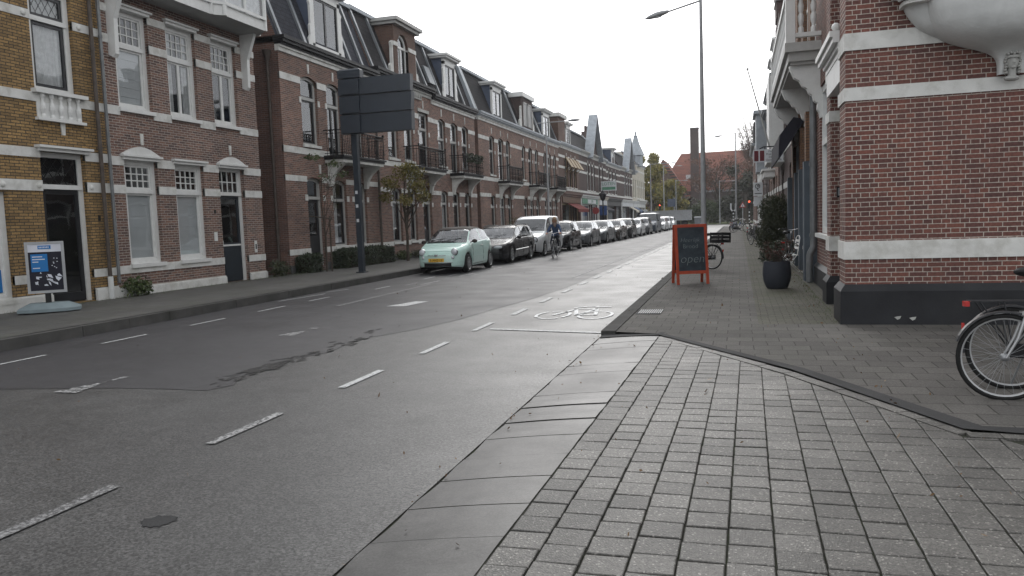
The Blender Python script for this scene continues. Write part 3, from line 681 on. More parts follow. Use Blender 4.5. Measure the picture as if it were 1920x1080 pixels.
        for (q0, q1) in (((iz0, (zt-.05) if zt else iz1)), ) + ((((zt+.05), iz1),) if zt else ()):
            top = q1
            if o['arch'] and (q1 == iz1): top = h.archz(o, a)-fw*.5
            h.box(b, d2, d2+.05, ia, ia+s, q0, top); h.box(b, d2, d2+.05, ic-s, ic, q0, top); h.box(b, d2+.001, d2+.049, ia+s, ic-s, q0, q0+s); 
            if not (o['arch'] and q1 == iz1): h.box(b, d2+.001, d2+.049, ia+s, ic-s, q1-s, q1)
        if lowmul:
            ym = (ia+ic)/2; h.box(b, d2-.005, d2+.05, ym-.045, ym+.045, iz0+.002, (zt-.05) if zt else iz1)
        if zt and mun != (0, 0):
            q0, q1 = zt+.05+s, iz1-s
            for k in range(1, mun[0]): yy = ia+s+(ic-ia-2*s)*k/mun[0]; h.box(b, d2+.004, d2+.03, yy-.014, yy+.014, q0, q1)
            for k in range(1, mun[1]): zz = q0+(q1-q0)*k/mun[1]; h.box(b, d2+.006, d2+.028, ia+s, ic-s, zz-.014, zz+.014)
        if lead and zt:
            q0, q1 = zt+.05+s, iz1-s; n = 8; st = (ic-ia)/5
            k = -6
            while k < 12:
                for sg in (1, -1):
                    # diagonal came lines clipped to the light
                    y0_ = ia+k*st
                    p0 = None; pts = []
                    H = q1-q0; Wd = H*.62
                    ya_, yb_ = (y0_, y0_+Wd) if sg > 0 else (y0_+Wd, y0_)
                    t0, t1 = 0, 1
                    dy = yb_-ya_
                    for lo, hi in ((ia+s, ic-s),):
                        ta, tb = sorted(((lo-ya_)/dy, (hi-ya_)/dy)); t0, t1 = max(t0, ta), min(t1, tb)
                    if t1 > t0: b.tube([h.p(d2+.02, ya_+dy*t0, q0+H*t0), h.p(d2+.02, ya_+dy*t1, q0+H*t1)], .006, 4, False)
                k += 1
        b.build('sash', sash or fr, w)
        b = B()
        if o['arch']:
            n = 10; pts = [h.p(d2+.025, ia+.01, iz0)]+[h.p(d2+.025, ic-.01, iz0)]+[h.p(d2+.025, ic-.01-(ic-ia-.02)*k/n, h.archz(o, ic-.01-(ic-ia-.02)*k/n)-fw*.6) for k in range(n+1)]
            b.poly(pts)
        else: b.quad(h.p(d2+.025, ia+.01, iz0), h.p(d2+.025, ic-.01, iz0), h.p(d2+.025, ic-.01, iz1), h.p(d2+.025, ia+.01, iz1))
        b.build('pane', 'pane', w)
        if blind == 'blind':
            b = B(); zb = (zt-.06) if zt else iz1
            h.box(b, d2+.055, d2+.065, ia+.02, ic-.02, iz0+.02, zb)
            for k in range(1, curtain_rows+1): zz = iz0+(zb-iz0)*k/(curtain_rows+1); h.box(b, d2+.045, d2+.055, ia+.02, ic-.02, zz-.006, zz+.004)
            b.build('blind', 'blind', w)
        elif blind:
            b = B(); n = 26; fr_ = {'curtain': 1, 'half': .55, 'sides': .3}[blind]; spans = [(ia, ia+(ic-ia)*fr_)] if blind != 'sides' else [(ia, ia+(ic-ia)*.28), (ic-(ic-ia)*.28, ic)]
            for (sa, sb_) in spans:
                for k in range(n):
                    ya, yb = sa+(sb_-sa)*k/n, sa+(sb_-sa)*(k+1)/n; da, db = .075+.02*math.sin(k*1.9), .075+.02*math.sin((k+1)*1.9)
                    b.quad(h.p(d2+da, ya, iz0), h.p(d2+db, yb, iz0), h.p(d2+db, yb, iz1), h.p(d2+da, ya, iz1))
            b.build('curtain', 'curtain', w)
        if sill:
            b = B(); h.box(b, -.07, d+.01, a-.03, c+.03, z0-.09, z0+.002); b.build('sill', fr if sill == 'wood' else 'stone_white', w)
        return w
    def door(h, o, fr='wood_white', leaf='door_dark', zt=None, fw=.1, d=.12, glazed=True, mun=(0, 0), lead=False, bar=False):
        a, c, z0, z1 = o['y0'], o['y1'], o['z0'], o['z1']; zd = zt or z1-fw
        zr = h.archz(o, a) if o['arch'] else z1
        b = B(); h.box(b, d, d+.08, a, a+fw, z0, zr); h.box(b, d, d+.08, c-fw, c, z0, zr)
        if o['arch']:
            n = 12
            for k in range(n):
                ya, yb = a+(c-a)*k/n, a+(c-a)*(k+1)/n; za, zb = h.archz(o, ya), h.archz(o, yb)
                b.prism([h.p(d, ya, za-fw), h.p(d, yb, zb-fw), h.p(d, yb, zb), h.p(d, ya, za)], (-h.s*.08, 0, 0))
        else: h.box(b, d+.002, d+.08, a+fw, c-fw, z1-fw, z1)
        if zt: h.box(b, d-.03, d+.08, a+fw*.3, c-fw*.3, zt-.05, zt+.05)
        w = b.build('door_frame', fr, h.root)
        b = B(); ia, ic = a+fw, c-fw; zz0 = z0+.02; zm = zz0+(zd-.05-zz0)*.42
        h.box(b, d+.04, d+.08, ia, ia+.1, zz0, zd-.05); h.box(b, d+.04, d+.08, ic-.1, ic, zz0, zd-.05)
        h.box(b, d+.041, d+.079, ia+.1, ic-.1, zz0, zz0+.2 if glazed == 'full' else zm-.04); h.box(b, d+.041, d+.079, ia+.1, ic-.1, zd-.15, zd-.05)
        if glazed != 'full':
            h.box(b, d+.03, d+.04, ia+.14, ic-.14, zz0+.12, zm-.14); h.box(b, d+.041, d+.079, ia+.1, ic-.1, zm-.04, zm+.08)
        lf = b.build('door', leaf, w)
        b = B(); b.quad(h.p(d+.06, ia+.08, zz0+.18), h.p(d+.06, ic-.08, zz0+.18), h.p(d+.06, ic-.08, zd-.12), h.p(d+.06, ia+.08, zd-.12)); b.build('pane', 'pane', lf)
        b = B(); b.tube([h.p(d+.0, ia+.05, zm), h.p(d+.0, ia+.05, zm+.14)], .012); b.ball(h.p(d+.02, ia+.05, zm+.2), .02)
        if bar: h.box(b, d+.02, d+.04, ia+.02, ic-.02, zm-.02, zm+.03)
        b.build('handle', 'wood_white' if bar else 'steel', lf)
        if zt:
            b = B(); h.box(b, d+.035, d+.06, ia, ia+.03, zt+.05, zr); h.box(b, d+.035, d+.06, ic-.03, ic, zt+.05, zr); q0, q1 = zt+.05, z1-fw
            for k in range(1, mun[0]): yy = ia+(ic-ia)*k/mun[0]; h.box(b, d+.036, d+.06, yy-.014, yy+.014, q0, q1)
            for k in range(1, mun[1]): zz = q0+(q1-q0)*k/mun[1]; h.box(b, d+.038, d+.058, ia, ic, zz-.014, zz+.014)
            if lead:
                H = q1-q0; Wd = H*.8; st = (ic-ia)/4
                for k in range(-5, 8):
                    for sg in (1, -1):
                        y0_ = ia+k*st; ya_, yb_ = (y0_, y0_+Wd) if sg > 0 else (y0_+Wd, y0_); dy = yb_-ya_
                        ta, tb = sorted(((ia-ya_)/dy, (ic-ya_)/dy)); t0, t1 = max(0, ta), min(1, tb)
                        if t1 > t0: b.tube([h.p(d+.045, ya_+dy*t0, q0+H*t0), h.p(d+.045, ya_+dy*t1, q0+H*t1)], .009, 4, False)
            t = b.build('transom_light', fr if not lead else 'iron', w)
            b = B(); n = 8
            pts = [h.p(d+.05, ia, zt+.04), h.p(d+.05, ic, zt+.04)]+[h.p(d+.05, ic-(ic-ia)*k/n, (h.archz(o, ic-(ic-ia)*k/n) if o['arch'] else z1)-fw*.6) for k in range(n+1)]
            b.poly(pts); b.build('pane', 'pane', t)
        return w
    def hood(h, o, z, m='wood_white', ped=False, w=.1, proud=.12):
        b = B(); a, c = o['y0']-w, o['y1']+w
        h.box(b, -proud*.6, .1, a+.05, c-.05, z-.02, z+.05); h.box(b, -proud, .1, a, c, z+.05, z+.10)
        if ped:
            n = 12; pts = [h.p(-proud*.5, a+.02, z+.10), h.p(-proud*.5, c-.02, z+.10)]+[h.p(-proud*.5, c-.02-(c-a-.04)*k/n, z+.105+.2*math.sin(math.pi*k/n)) for k in range(n+1)]
            b.prism(pts, (-h.s*.12, 0, 0))
        b.build('hood', m, h.root)
    def arch_bricks(h, o, z, r, m=None, fan=.22, n=15, up=.30):
        """splayed brick arch standing 6 mm proud"""
        b = B(); a, c = o['y0']-.12, o['y1']+.12; ym = (a+c)/2; w = (c-a)/2
        for k in range(n):
            t0, t1 = -1+2*(k+.08)/n, -1+2*(k+.92)/n
            f = lambda t, e: h.p(-.006, ym+t*(w+e*fan), z+r*(1-t*t)+e*up*(1-.12*t*t))
            b.prism([f(t0, 0), f(t1, 0), f(t1, 1), f(t0, 1)], (-h.s*.02, 0, 0))
        b.build('brick_arch', m or h.bm, h.root)
    def cornice(h, z, white=True, ya=None, yb=None, proud=.3, zt=None, mw='stone_white', gut='gutter_black'):
        ya = h.y0-.02 if ya is None else ya; yb = h.y1+.02 if yb is None else yb
        b = B(); h.box(b, -.05, .1, ya, yb, z, z+.13); h.box(b, -.10, .1, ya, yb, z+.13, z+.2); b.build('frieze', mw, h.root)
        b = B(); h.box(b, -.14, .1, ya, yb, z+.2, z+.27); h.box(b, -proud*.8, .12, ya-.03, yb+.03, z+.27, z+.36); h.box(b, -proud, .12, ya-.05, yb+.05, z+.36, z+.47); b.build('gutter', gut, h.root)
    def mansard(h, z0, z1, run=1.3, ya=None, yb=None, m='slate', gable=None, edge='zinc', capm='lead_light', strips=()):
        ya = h.y0 if ya is None else ya; yb = h.y1 if yb is None else yb
        b = B(); b.quad(h.p(.05, ya, z0), h.p(.05, yb, z0), h.p(run, yb, z1), h.p(run, ya, z1)); b.build('roof', m, h.root)
        b = B(); b.quad(h.p(run, ya, z1), h.p(run, yb, z1), h.p(h.D, yb, z1+.1), h.p(h.D, ya, z1+.1)); h.box(b, run-.16, run+.1, ya, yb, z1-.05, z1+.10); b.build('roof_edge', capm, h.root)
        b = B()
        for yy in (ya, yb): b.poly([h.p(.05, yy, z0), h.p(run, yy, z1), h.p(h.D, yy, z1+.1), h.p(h.D, yy, z0)])
        b.each('gable_wall', gable or h.side, h.root)
        b = B()
        for yy in strips: b.prism([h.p(-.03, yy-.07, z0), h.p(-.03, yy+.07, z0), h.p(run-.08, yy+.07, z1+.02), h.p(run-.08, yy-.07, z1+.02)], (-h.s*.12, 0, .0))
        if strips: b.each('verge', edge, h.root)
    def dormer(h, ya, yb, z0, z1, d0=.12, depth=1.6, m='wood_white', cheek='zinc_blue', two=True, sash='wood_black', wing=True):
        b = B(); fw = .16
        h.box(b, d0, d0+.12, ya, ya+fw, z0, z1-.3); h.box(b, d0, d0+.12, yb-fw, yb, z0, z1-.3); h.box(b, d0, d0+.12, ya, yb, z0-.1, z0+.08); h.box(b, d0, d0+.12, ya, yb, z1-.45, z1-.15)
        f = b.build('dormer', m, h.root)
        b = B(); h.box(b, d0-.2, depth, ya-.14, yb+.14, z1-.15, z1-.06); h.box(b, d0-.28, depth, ya-.22, yb+.22, z1-.06, z1+.05); b.build('dormer_roof', m, f)
        b = B()
        for yy in (ya+.01, yb-.01): b.poly([h.p(d0+.1, yy, z0-.1), h.p(d0+.1, yy, z1-.15), h.p(depth, yy, z1-.15), h.p(depth, yy, z0)])
        b.each('cheek', cheek, f)
        b = B(); wa, wb = ya+fw, yb-fw; h.box(b, d0+.04, d0+.09, wa, wa+.06, z0+.08, z1-.45); h.box(b, d0+.04, d0+.09, wb-.06, wb, z0+.08, z1-.45); h.box(b, d0+.04, d0+.09, (wa+wb)/2-.05, (wa+wb)/2+.05, z0+.08, z1-.45); h.box(b, d0+.042, d0+.088, wa+.06, wb-.06, z1-.52, z1-.45)
        s = b.build('window', sash, f)
        b = B(); b.quad(h.p(d0+.065, wa, z0+.08), h.p(d0+.065, wb, z0+.08), h.p(d0+.065, wb, z1-.4), h.p(d0+.065, wa, z1-.4)); b.build('pane', 'pane', s)
        b = B(); b.quad(h.p(d0+.3, wa, z0), h.p(d0+.3, wb, z0), h.p(d0+.3, wb, z1-.2), h.p(d0+.3, wa, z1-.2)); b.build('dark_room', 'interior', f)
        if wing:
            b = B()
            for sg, yy in ((-1, ya), (1, yb)):
                pts = [(0, 0), (.28, 0), (.24, .18), (.14, .3), (.16, .55), (.1, .62), (.1, 1.1), (.16, 1.2), (.0, 1.3)]
                b.prism([h.p(d0, yy+sg*u, z0-.05+v*(z1-z0)/1.7) for u, v in pts], (-h.s*.08, 0, 0))
            b.each('scroll', m, f)
    def balcony(h, ya, yb, z, proud=.8, corbels=2, m='stone_white', plants=False, slab='gutter_black'):
        b = B(); h.box(b, -proud, 0, ya, yb, z-.02, z+.06); h.box(b, -proud-.06, 0, ya-.05, yb+.05, z+.06, z+.12); s = b.build('balcony', slab, h.root)
        b = B()
        cy = [ya+.3, yb-.3] if corbels == 2 else [ya+(yb-ya)*k/(corbels-1) for k in range(corbels)]
        for y in cy:
            pts = [(0, -.95), (.12, -.95), (.16, -.7), (.3, -.45), (.55, -.25), (proud-.05, -.14), (proud-.05, -.03), (0, -.03)]
            b.prism([h.p(-u, y-.09, z+v) for u, v in pts], (0, .18, 0))
        h.box(b, -proud+.03, 0, ya+.05, yb-.05, z-.12, z-.02); b.each('corbel', m, s)
        b = B(); zt = z+1.0; pr = proud-.02
        for zz, r in ((z+.2, .012), (zt, .022), (zt-.12, .012)):
            b.tube([h.p(0, ya+.03, zz), h.p(-pr, ya+.03, zz), h.p(-pr, yb-.03, zz), h.p(0, yb-.03, zz)], r, 6)
        n = int((yb-ya)/.13)
        for k in range(n+1): y = ya+.03+(yb-ya-.06)*k/n; b.tube([h.p(-pr, y, z+.12), h.p(-pr, y, zt)], .009 if k % 5 else .02, 5)
        for k in range(1, 6):
            for y in (ya+.03, yb-.03): b.tube([h.p(-pr*k/6, y, z+.12), h.p(-pr*k/6, y, zt)], .009, 5)
        for k in range(n):   # scroll rings and belly bars
            y = ya+.03+(yb-ya-.06)*(k+.5)/n; b.torus(h.p(-pr, y, zt-.06), .045, .007, 'x', 8, 4); b.tube([h.p(-pr, y, z+.2), h.p(-pr-.07, y, z+.32), h.p(-pr-.05, y, z+.5), h.p(-pr, y, z+.65)], .007, 4, False)
        for y in (ya+.03, yb-.03): b.ball(h.p(-pr, y, zt+.06), .05, 8, 5)
        b.build('railing', 'iron', s)
        if plants:
            b = B(); leaves(b, [(h.X+h.s*(pr+random.uniform(-.1, .15)), random.uniform(ya+.5, yb-.1), z+.85+random.uniform(-.15, .3)) for _ in range(500)], .06); b.build('flower_box', 'leaf_hedge', s)
        return s
    def pipe(h, y, z0, z1, m='pipe_brown', r=.05, d=-.1, lab=None, sleeve=None):
        b = B(); b.tube([h.p(d, y, z0), h.p(d, y, z1)], r, 10)
        z = z0+1.2
        while z < z1: b.tube([h.p(d, y, z), h.p(d, y, z+.06)], r*1.25, 10); z += 2.2
        o = b.build('drainpipe', m, h.root, smooth=True)
        if sleeve:
            b = B(); b.tube([h.p(d, y, h.z0), h.p(d, y, h.z0+.55)], r*1.35, 10); b.build('sleeve', sleeve, o)
        return o
    def plinth(h, z, m, proud=.06):
        b = B(); y = h.y0
        for a, c in sorted([(o['y0'], o['y1']) for o in h.ops if o['z0'] < z])+[(h.y1, h.y1)]:
            if a > y: h.box(b, -proud, .05, y, a, h.z0-.1, z); h.box(b, -proud*.6, .05, y, a, z, z+.03)
            y = c
        b.build('plinth', m, h.root)
XL = -14.0
# ---- yellow brick house at the left edge
h = House('yellow brick house with white bands and a black glazed door at the left edge', XL, 8.2, 14.92, 9.6, 'brick_yellow', side='brick_yellow')
w1 = h.op(13.1, 14.2, 4.7, 6.86); dr = h.op(13.08, 14.26, .17, 3.42); lw = h.op(10.7, 12.24, .40, 2.55); w0 = h.op(10.3, 11.5, 4.7, 6.86)
h.wall()
h.window(w1, 'wood_white', 'wood_black', zt=6.2, fw=.13, blind='curtain', lead=True, rt=.07, sill=False); h.window(w0, 'wood_white', 'wood_black', zt=6.2, fw=.13, blind='curtain', lead=True, rt=.07, sill=False)
h.window(lw, 'wood_white', zt=None, fw=.12, blind='half')
h.door(dr, 'wood_white', 'wood_black', zt=2.69, fw=.11, glazed='full', lead=True)
for a, c in ((6.12, 6.3), (4.44, 4.63), (3.28, 3.48), (2.59, 2.81), (.68, .86)): h.band(a, c)
for (y, z) in ((12.95, 6.21), (14.35, 6.21), (12.98, 2.7), (12.15, 2.7), (14.36, 2.7)): h.blks.ball(h.p(-.03, y, z), (.04, .06, .06), 10, 6)
h.key(13.72, 3.80, 4.08, .06); h.finish(); h.hood(dr, 3.44, ped=False, w=.12, proud=.16); h.arch_bricks(dr, 3.58, .26, n=17, up=.28); h.plinth(.40, 'stone_white')
b = B(); h.box(b, -.14, .05, 13.0, 14.36, 4.62, 4.70); h.box(b, -.10, .05, 13.05, 14.3, 4.06, 4.12); h.box(b, -.02, .03, 13.1, 14.25, 4.12, 4.62)
for k in range(5):
    y = 13.22+k*.23; b.lathe([(.05, 4.12), (.05, 4.16), (.03, 4.2), (.055, 4.3), (.055, 4.36), (.028, 4.45), (.03, 4.52), (.05, 4.56), (.05, 4.62)], h.p(-.05, y, 0), 'z', 10)
b.build('balustrade', 'wood_white', h.root)
b = B(); h.box(b, -.02, 0, 14.5, 14.56, 1.95, 2.08); b.build('house_number_plate', 'ink', h.root)
b = B(); h.box(b, .135, .15, 10.85, 12.1, .55, 1.0); b.build('blue_panel', 'poster_blue', h.root)
h.pipe(14.62, .17, 9.4, 'pipe_brown', .045, sleeve='plaster_white'); h.pipe(14.88, .5, 9.4, 'pipe_grey', .038)
h.cornice(9.2)
# ---- purple brick house with the wooden bay
h = House('purple brick house with roller-blind windows, a dark blue door and a white bay above', XL, 14.92, 20.93, 9.4, 'brick_purple')
U = [h.op(15.4, 16.52, 4.62, 6.95), h.op(17.15, 18.27, 4.62, 6.95), h.op(18.92, 20.03, 4.62, 6.95)]
Lw = [h.op(15.4, 16.52, .90, 3.42), h.op(17.14, 18.28, .90, 3.42)]; dr = h.op(18.93, 20.09, .15, 3.42)
h.wall()
h.window(U[0], zt=6.1, fw=.13, mun=(4, 3), blind='blind', sill='wood'); h.window(U[1], zt=6.1, fw=.13, mun=(4, 3), lowmul=True, sill='wood', blind='sides'); h.window(U[2], zt=6.1, fw=.13, mun=(4, 3), lowmul=True, sill='wood', blind=None)
for o in Lw: h.window(o, zt=2.66, fw=.13, mun=(4, 3), blind='blind', sill='wood')
h.door(dr, 'wood_white', 'door_dark', zt=2.68, fw=.11, mun=(4, 2), bar=True)
for a, c in ((6.77, 6.95), (6.06, 6.26), (4.43, 4.64), (3.25, 3.46), (2.59, 2.79), (.69, .88)): h.band(a, c)
for y in (16.04, 19.5): h.key(y, 3.78, 4.05, .05)
h.finish()
for o in U: h.hood(o, 6.95, w=.08)
h.hood(Lw[0], 3.42, ped=True, w=.1); h.hood(Lw[1], 3.42, w=.1); h.hood(dr, 3.42, ped=True, w=.08)
h.arch_bricks(Lw[0], 3.55, .22, n=19); h.arch_bricks(Lw[1], 3.58, .02, n=21, fan=.06, up=.2); h.arch_bricks(dr, 3.55, .22, n=19); h.plinth(.33, 'stone_white')
b = B(); h.box(b, -.03, 0, 18.55, 18.67, 1.35, 1.6); b.build('letter_box', 'wood_white', h.root)
b = B(); h.box(b, -.02, 0, 20.4, 20.52, .95, 1.3); b.build('meter_plate', 'wood_white', h.root)
b = B(); h.box(b, -.035, -.02, 20.43, 20.47, 1.05, 1.2); b.build('black_arrow', 'ink', h.root)
b = B(); h.box(b, -.01, .0, 18.62, 18.7, 2.12, 2.22); b.build('house_number_plate', 'ink', h.root)
# wooden bay: canted ends, soffit, brackets
b = B(); P = lambda y, d, z: h.p(-d, y, z)
pl = [(14.95, 0), (15.35, .72), (18.1, .72), (18.35, .95), (20.2, .95), (20.62, .45), (20.72, 0)]
zs = 7.32
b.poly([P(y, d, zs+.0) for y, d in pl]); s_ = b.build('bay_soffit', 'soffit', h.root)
b = B()
for i in range(len(pl)-1):
    (ya, da), (yb, db) = pl[i], pl[i+1]
    b.quad(P(ya, da, zs), P(yb, db, zs), P(yb, db, zs+.28), P(ya, da, zs+.28))
    b.tube([P(ya, da, zs), P(ya, da, 9.4)], .06, 6)
    b.quad(P(ya, da*1.07, zs+.28), P(yb, db*1.07, zs+.28), P(yb, db*1.07, zs+.36), P(ya, da*1.07, zs+.36)); b.quad(P(ya, da*1.07, zs+.36), P(yb, db*1.07, zs+.36), P(yb, db*.9, zs+.36), P(ya, da*.9, zs+.36))
    b.quad(P(ya, da, 9.05), P(yb, db, 9.05), P(yb, db, 9.4), P(ya, da, 9.4))
    n_ = max(1, int(abs(yb-ya)/.8))
    for k in range(1, n_): b.tube([P(ya+(yb-ya)*k/n_, da+(db-da)*k/n_, zs+.3), P(ya+(yb-ya)*k/n_, da+(db-da)*k/n_, 9.1)], .04, 6)
b.poly([P(y, d*1.05, 9.4) for y, d in pl])
bay = b.build('bay', 'wood_white', h.root)
b = B()
for i in range(len(pl)-1): (ya, da), (yb, db) = pl[i], pl[i+1]; b.quad(P(ya, da*.97, zs+.36), P(yb, db*.97, zs+.36), P(yb, db*.97, 9.05), P(ya, da*.97, 9.05))
b.build('pane', 'pane', bay)
b = B()
for i in range(len(pl)-1): (ya, da), (yb, db) = pl[i], pl[i+1]; b.quad(P(ya, da*.8, zs+.3), P(yb, db*.8, zs+.3), P(yb, db*.8, 9.05), P(ya, da*.8, 9.05))
b.build('curtain', 'curtain', bay)
b = B()
for y in (15.2, 20.3):
    b.prism([P(y, .0, 5.78), P(y, .14, 5.72), P(y, .2, 5.8), P(y, .22, 6.6), P(y, .5, 7.32), P(y, 0, 7.32)], (0, .12, 0))
b.each('bracket', 'wood_white', bay)
h.cornice(9.05, proud=.25)
# ---- long mansarded block: three houses
YA, YB, YC, YD = 22.3, 29.05, 35.2, 41.5
def arched(h, spec): return [h.op(*s) for s in spec]
# house with hedge
h = House('red brick house with a black balcony and a clipped hedge behind the tall sign post', XL, YA, YB, 7.55, 'brick_red')
U = [h.op(23.52, 24.6, 4.44, 6.74, .14), h.op(25.22, 26.25, 4.15, 6.74, .14), h.op(26.92, 27.95, 4.15, 6.74, .14)]
dr = h.op(23.6, 24.62, .3, 3.34, .1); Lw = [h.op(25.33, 26.36, .93, 3.32, .12), h.op(26.95, 27.98, .93, 3.32, .12)]
h.wall()
h.window(U[0], 'wood_grey', 'wood_black', zt=6.0, fw=.1); h.window(U[1], 'wood_grey', 'wood_black', zt=5.95, fw=.1, lowmul=True, sill=False); h.window(U[2], 'wood_grey', 'wood_black', zt=5.95, fw=.1, lowmul=True, sill=False)
for o in Lw: h.window(o, 'wood_grey', 'wood_black', zt=2.6, fw=.1)
h.door(dr, 'wood_grey', 'wood_black', zt=2.65, fw=.1)
for a, c in ((6.42, 6.64), (4.1, 4.31), (3.18, 3.37), (.75, .94)): h.band(a, c)
for o in U: h.blocks(o, 5.8); h.key((o['y0']+o['y1'])/2, 6.85, 7.15, .05)
for o in Lw+[dr]: h.blocks(o, 2.55, .2, .16)
h.key(24.5, 3.5, 3.8, .06); h.finish()
h.plinth(.38, 'plinth_grey', .05); h.cornice(7.28); h.mansard(7.75, 10.35, 1.0, m='slate', strips=(YA+.25, 24.1, 27.3, 28.3))
h.dormer(24.75, 26.75, 7.95, 10.1, d0=.12, cheek='zinc_blue')
h.balcony(24.85, 28.2, 4.02, .75); h.pipe(28.95, .3, 7.3, 'pipe_brown', .05)
b = B(); b.tube([(XL-.35, YA-.09, .2), (XL-.35, YA-.09, 7.0)], .05, 10); b.lathe([(.05, 6.95), (.13, 7.2), (.15, 7.3)], (XL-.35, YA-.09, 0), 'z', 10); b.build('drainpipe', 'pipe_brown', h.root, smooth=True)
b = B(); b.box(XL-3.0, XL-2.9, 20.93, 22.3, 0, 9); b.build('alley_wall', 'brick_side', h.root)
# middle house with the brick dormer
h = House('red brick house with a tall arched brick dormer and arched door behind the autumn tree', XL+.0, YB, YC, 7.55, 'brick_red')
U = [h.op(30.2, 31.24, 4.44, 6.7), h.op(31.88, 32.9, 4.44, 6.7), h.op(33.56, 34.7, 4.15, 6.76)]
Lw = [h.op(30.3, 31.3, .9, 3.2, .12), h.op(32.12, 32.95, .9, 3.2, .12)]; dr = h.op(33.7, 34.76, .3, 3.4, .53)
h.wall(); 
for o in U: h.window(o, 'wood_grey', 'wood_black', zt=6.0, fw=.1, sill=(o is not U[2]), mun=(3, 3) if o is U[2] else (0, 0))
for o in Lw: h.window(o, 'wood_grey', 'wood_black', zt=2.6, fw=.1, blind='half')
h.door(dr, 'wood_grey', 'wood_black', zt=2.6, fw=.1)
for a, c in ((6.42, 6.64), (4.1, 4.31), (3.0, 3.2), (.75, .94)): h.band(a, c)
for o in U: h.blocks(o, 5.7); h.key((o['y0']+o['y1'])/2, 6.95, 7.3, .05)
for o in Lw+[dr]: h.blocks(o, 2.42, .2, .14)
h.finish(); h.plinth(.34, 'plinth_grey', .05)
b = B()
for o in (U[2],): h.box(b, -.05, .04, o['y0']-.08, o['y1']+.08, 6.76, 6.9)
k = 30.95
while k < 33.9: h.box(b, -.10, 0, k, k+.09, 7.36, 7.5); k += .2
h.box(b, -.06, 0, 30.9, 33.95, 7.29, 7.36); b.build('dentil_course', 'stone_grey', h.root)
h.cornice(7.5, mw='stone_grey'); h.mansard(7.95, 10.4, 1.0, m='slate_dark', strips=(YB+.1, 30.6, 34.0, 34.9))
# brick dormer
b = B(); fa, fb, fz = 31.2, 33.52, 10.12; oc = 32.13; r = .55; N_ = 14
def q(d, y, z): return h.p(d, y, z)
fd = -.02
b.box(*[h.X-h.s*fd, h.X-h.s*1.8], fa, fa+.25, 7.95, fz)
b.box(h.X-h.s*(fd+.25), h.X-h.s*1.8, fb-.2, fb, 7.95, fz)
b.quad(q(fd, fa+.25, 7.95), q(fd, oc-r, 7.95), q(fd, oc-r, fz), q(fd, fa+.25, fz)); b.quad(q(fd, oc+r, 7.95), q(fd, fb, 7.95), q(fd, fb, fz), q(fd, oc+r, fz)); b.quad(q(fd, fb, 7.95), q(fd+.3, fb, 7.95), q(fd+.3, fb, fz), q(fd, fb, fz))
for k in range(N_):
    a0, a1 = math.pi*k/N_, math.pi*(k+1)/N_; p0, p1 = (oc+r*math.cos(a0), 9.3+r*math.sin(a0)), (oc+r*math.cos(a1), 9.3+r*math.sin(a1))
    b.quad(q(fd, p0[0], p0[1]), q(fd, p1[0], p1[1]), q(fd, p1[0], fz), q(fd, p0[0], fz)); b.quad(q(fd, p0[0], p0[1]), q(fd, p1[0], p1[1]), q(fd+.2, p1[0], p1[1]), q(fd+.2, p0[0], p0[1]))
dm = b.build('dormer', 'brick_brown', h.root)
b = B(); h.box(b, -.2, 1.9, fa-.16, fb+.16, fz, fz+.12); h.box(b, -.32, 1.9, fa-.26, fb+.26, fz+.12, fz+.26); b.build('dormer_roof', 'wood_grey', dm)
b = B(); h.box(b, .1, .16, oc-r, oc-r+.08, 7.95, 9.3); h.box(b, .1, .16, oc+r-.08, oc+r, 7.95, 9.3); h.box(b, .1, .16, oc-.05, oc+.05, 7.95, 9.3); h.box(b, .09, .16, oc-r, oc+r, 9.25, 9.35)
b.torus(q(.13, oc, 9.3), r-.05, .05, 'x', 24, 6, 0, math.pi) ; w_ = b.build('window', 'wood_white', dm)
b = B(); b.quad(q(.13, oc-r, 7.95), q(.13, oc+r, 7.95), q(.13, oc+r, 9.3), q(.13, oc-r, 9.3)); b.poly([q(.13, oc+r*math.cos(math.pi*k/12), 9.3+r*math.sin(math.pi*k/12)) for k in range(13)]); b.build('pane', 'pane', w_)
b = B(); h.box(b, .5, .52, oc-r, oc+r, 7.95, 9.9); b.build('dark_room', 'interior', dm)
b = B(); h.box(b, -.05, .1, fa-.02, oc-r-.02, 9.25, 9.42); h.box(b, -.05, .1, oc+r+.02, fb+.02, 9.25, 9.42)
for yy, sg in ((fa, -1), (fb, 1)):
    pts = [(0, 0), (.42, 0), (.42, .15), (.3, .22), (.34, .4), (.22, .52), (.14, .5), (.12, 1.2), (.16, 1.4), (0, 1.5)]
    b.prism([h.p(0.02, yy+sg*u, 7.95+v) for u, v in pts], (-h.s*.12, 0, 0))
b.each('scroll', 'stone_white', dm)
# skylight
b = B(); 
for z_, y_ in ((8.45, 35.0),): pass
h.balcony(31.7, 34.95, 4.02, .75)
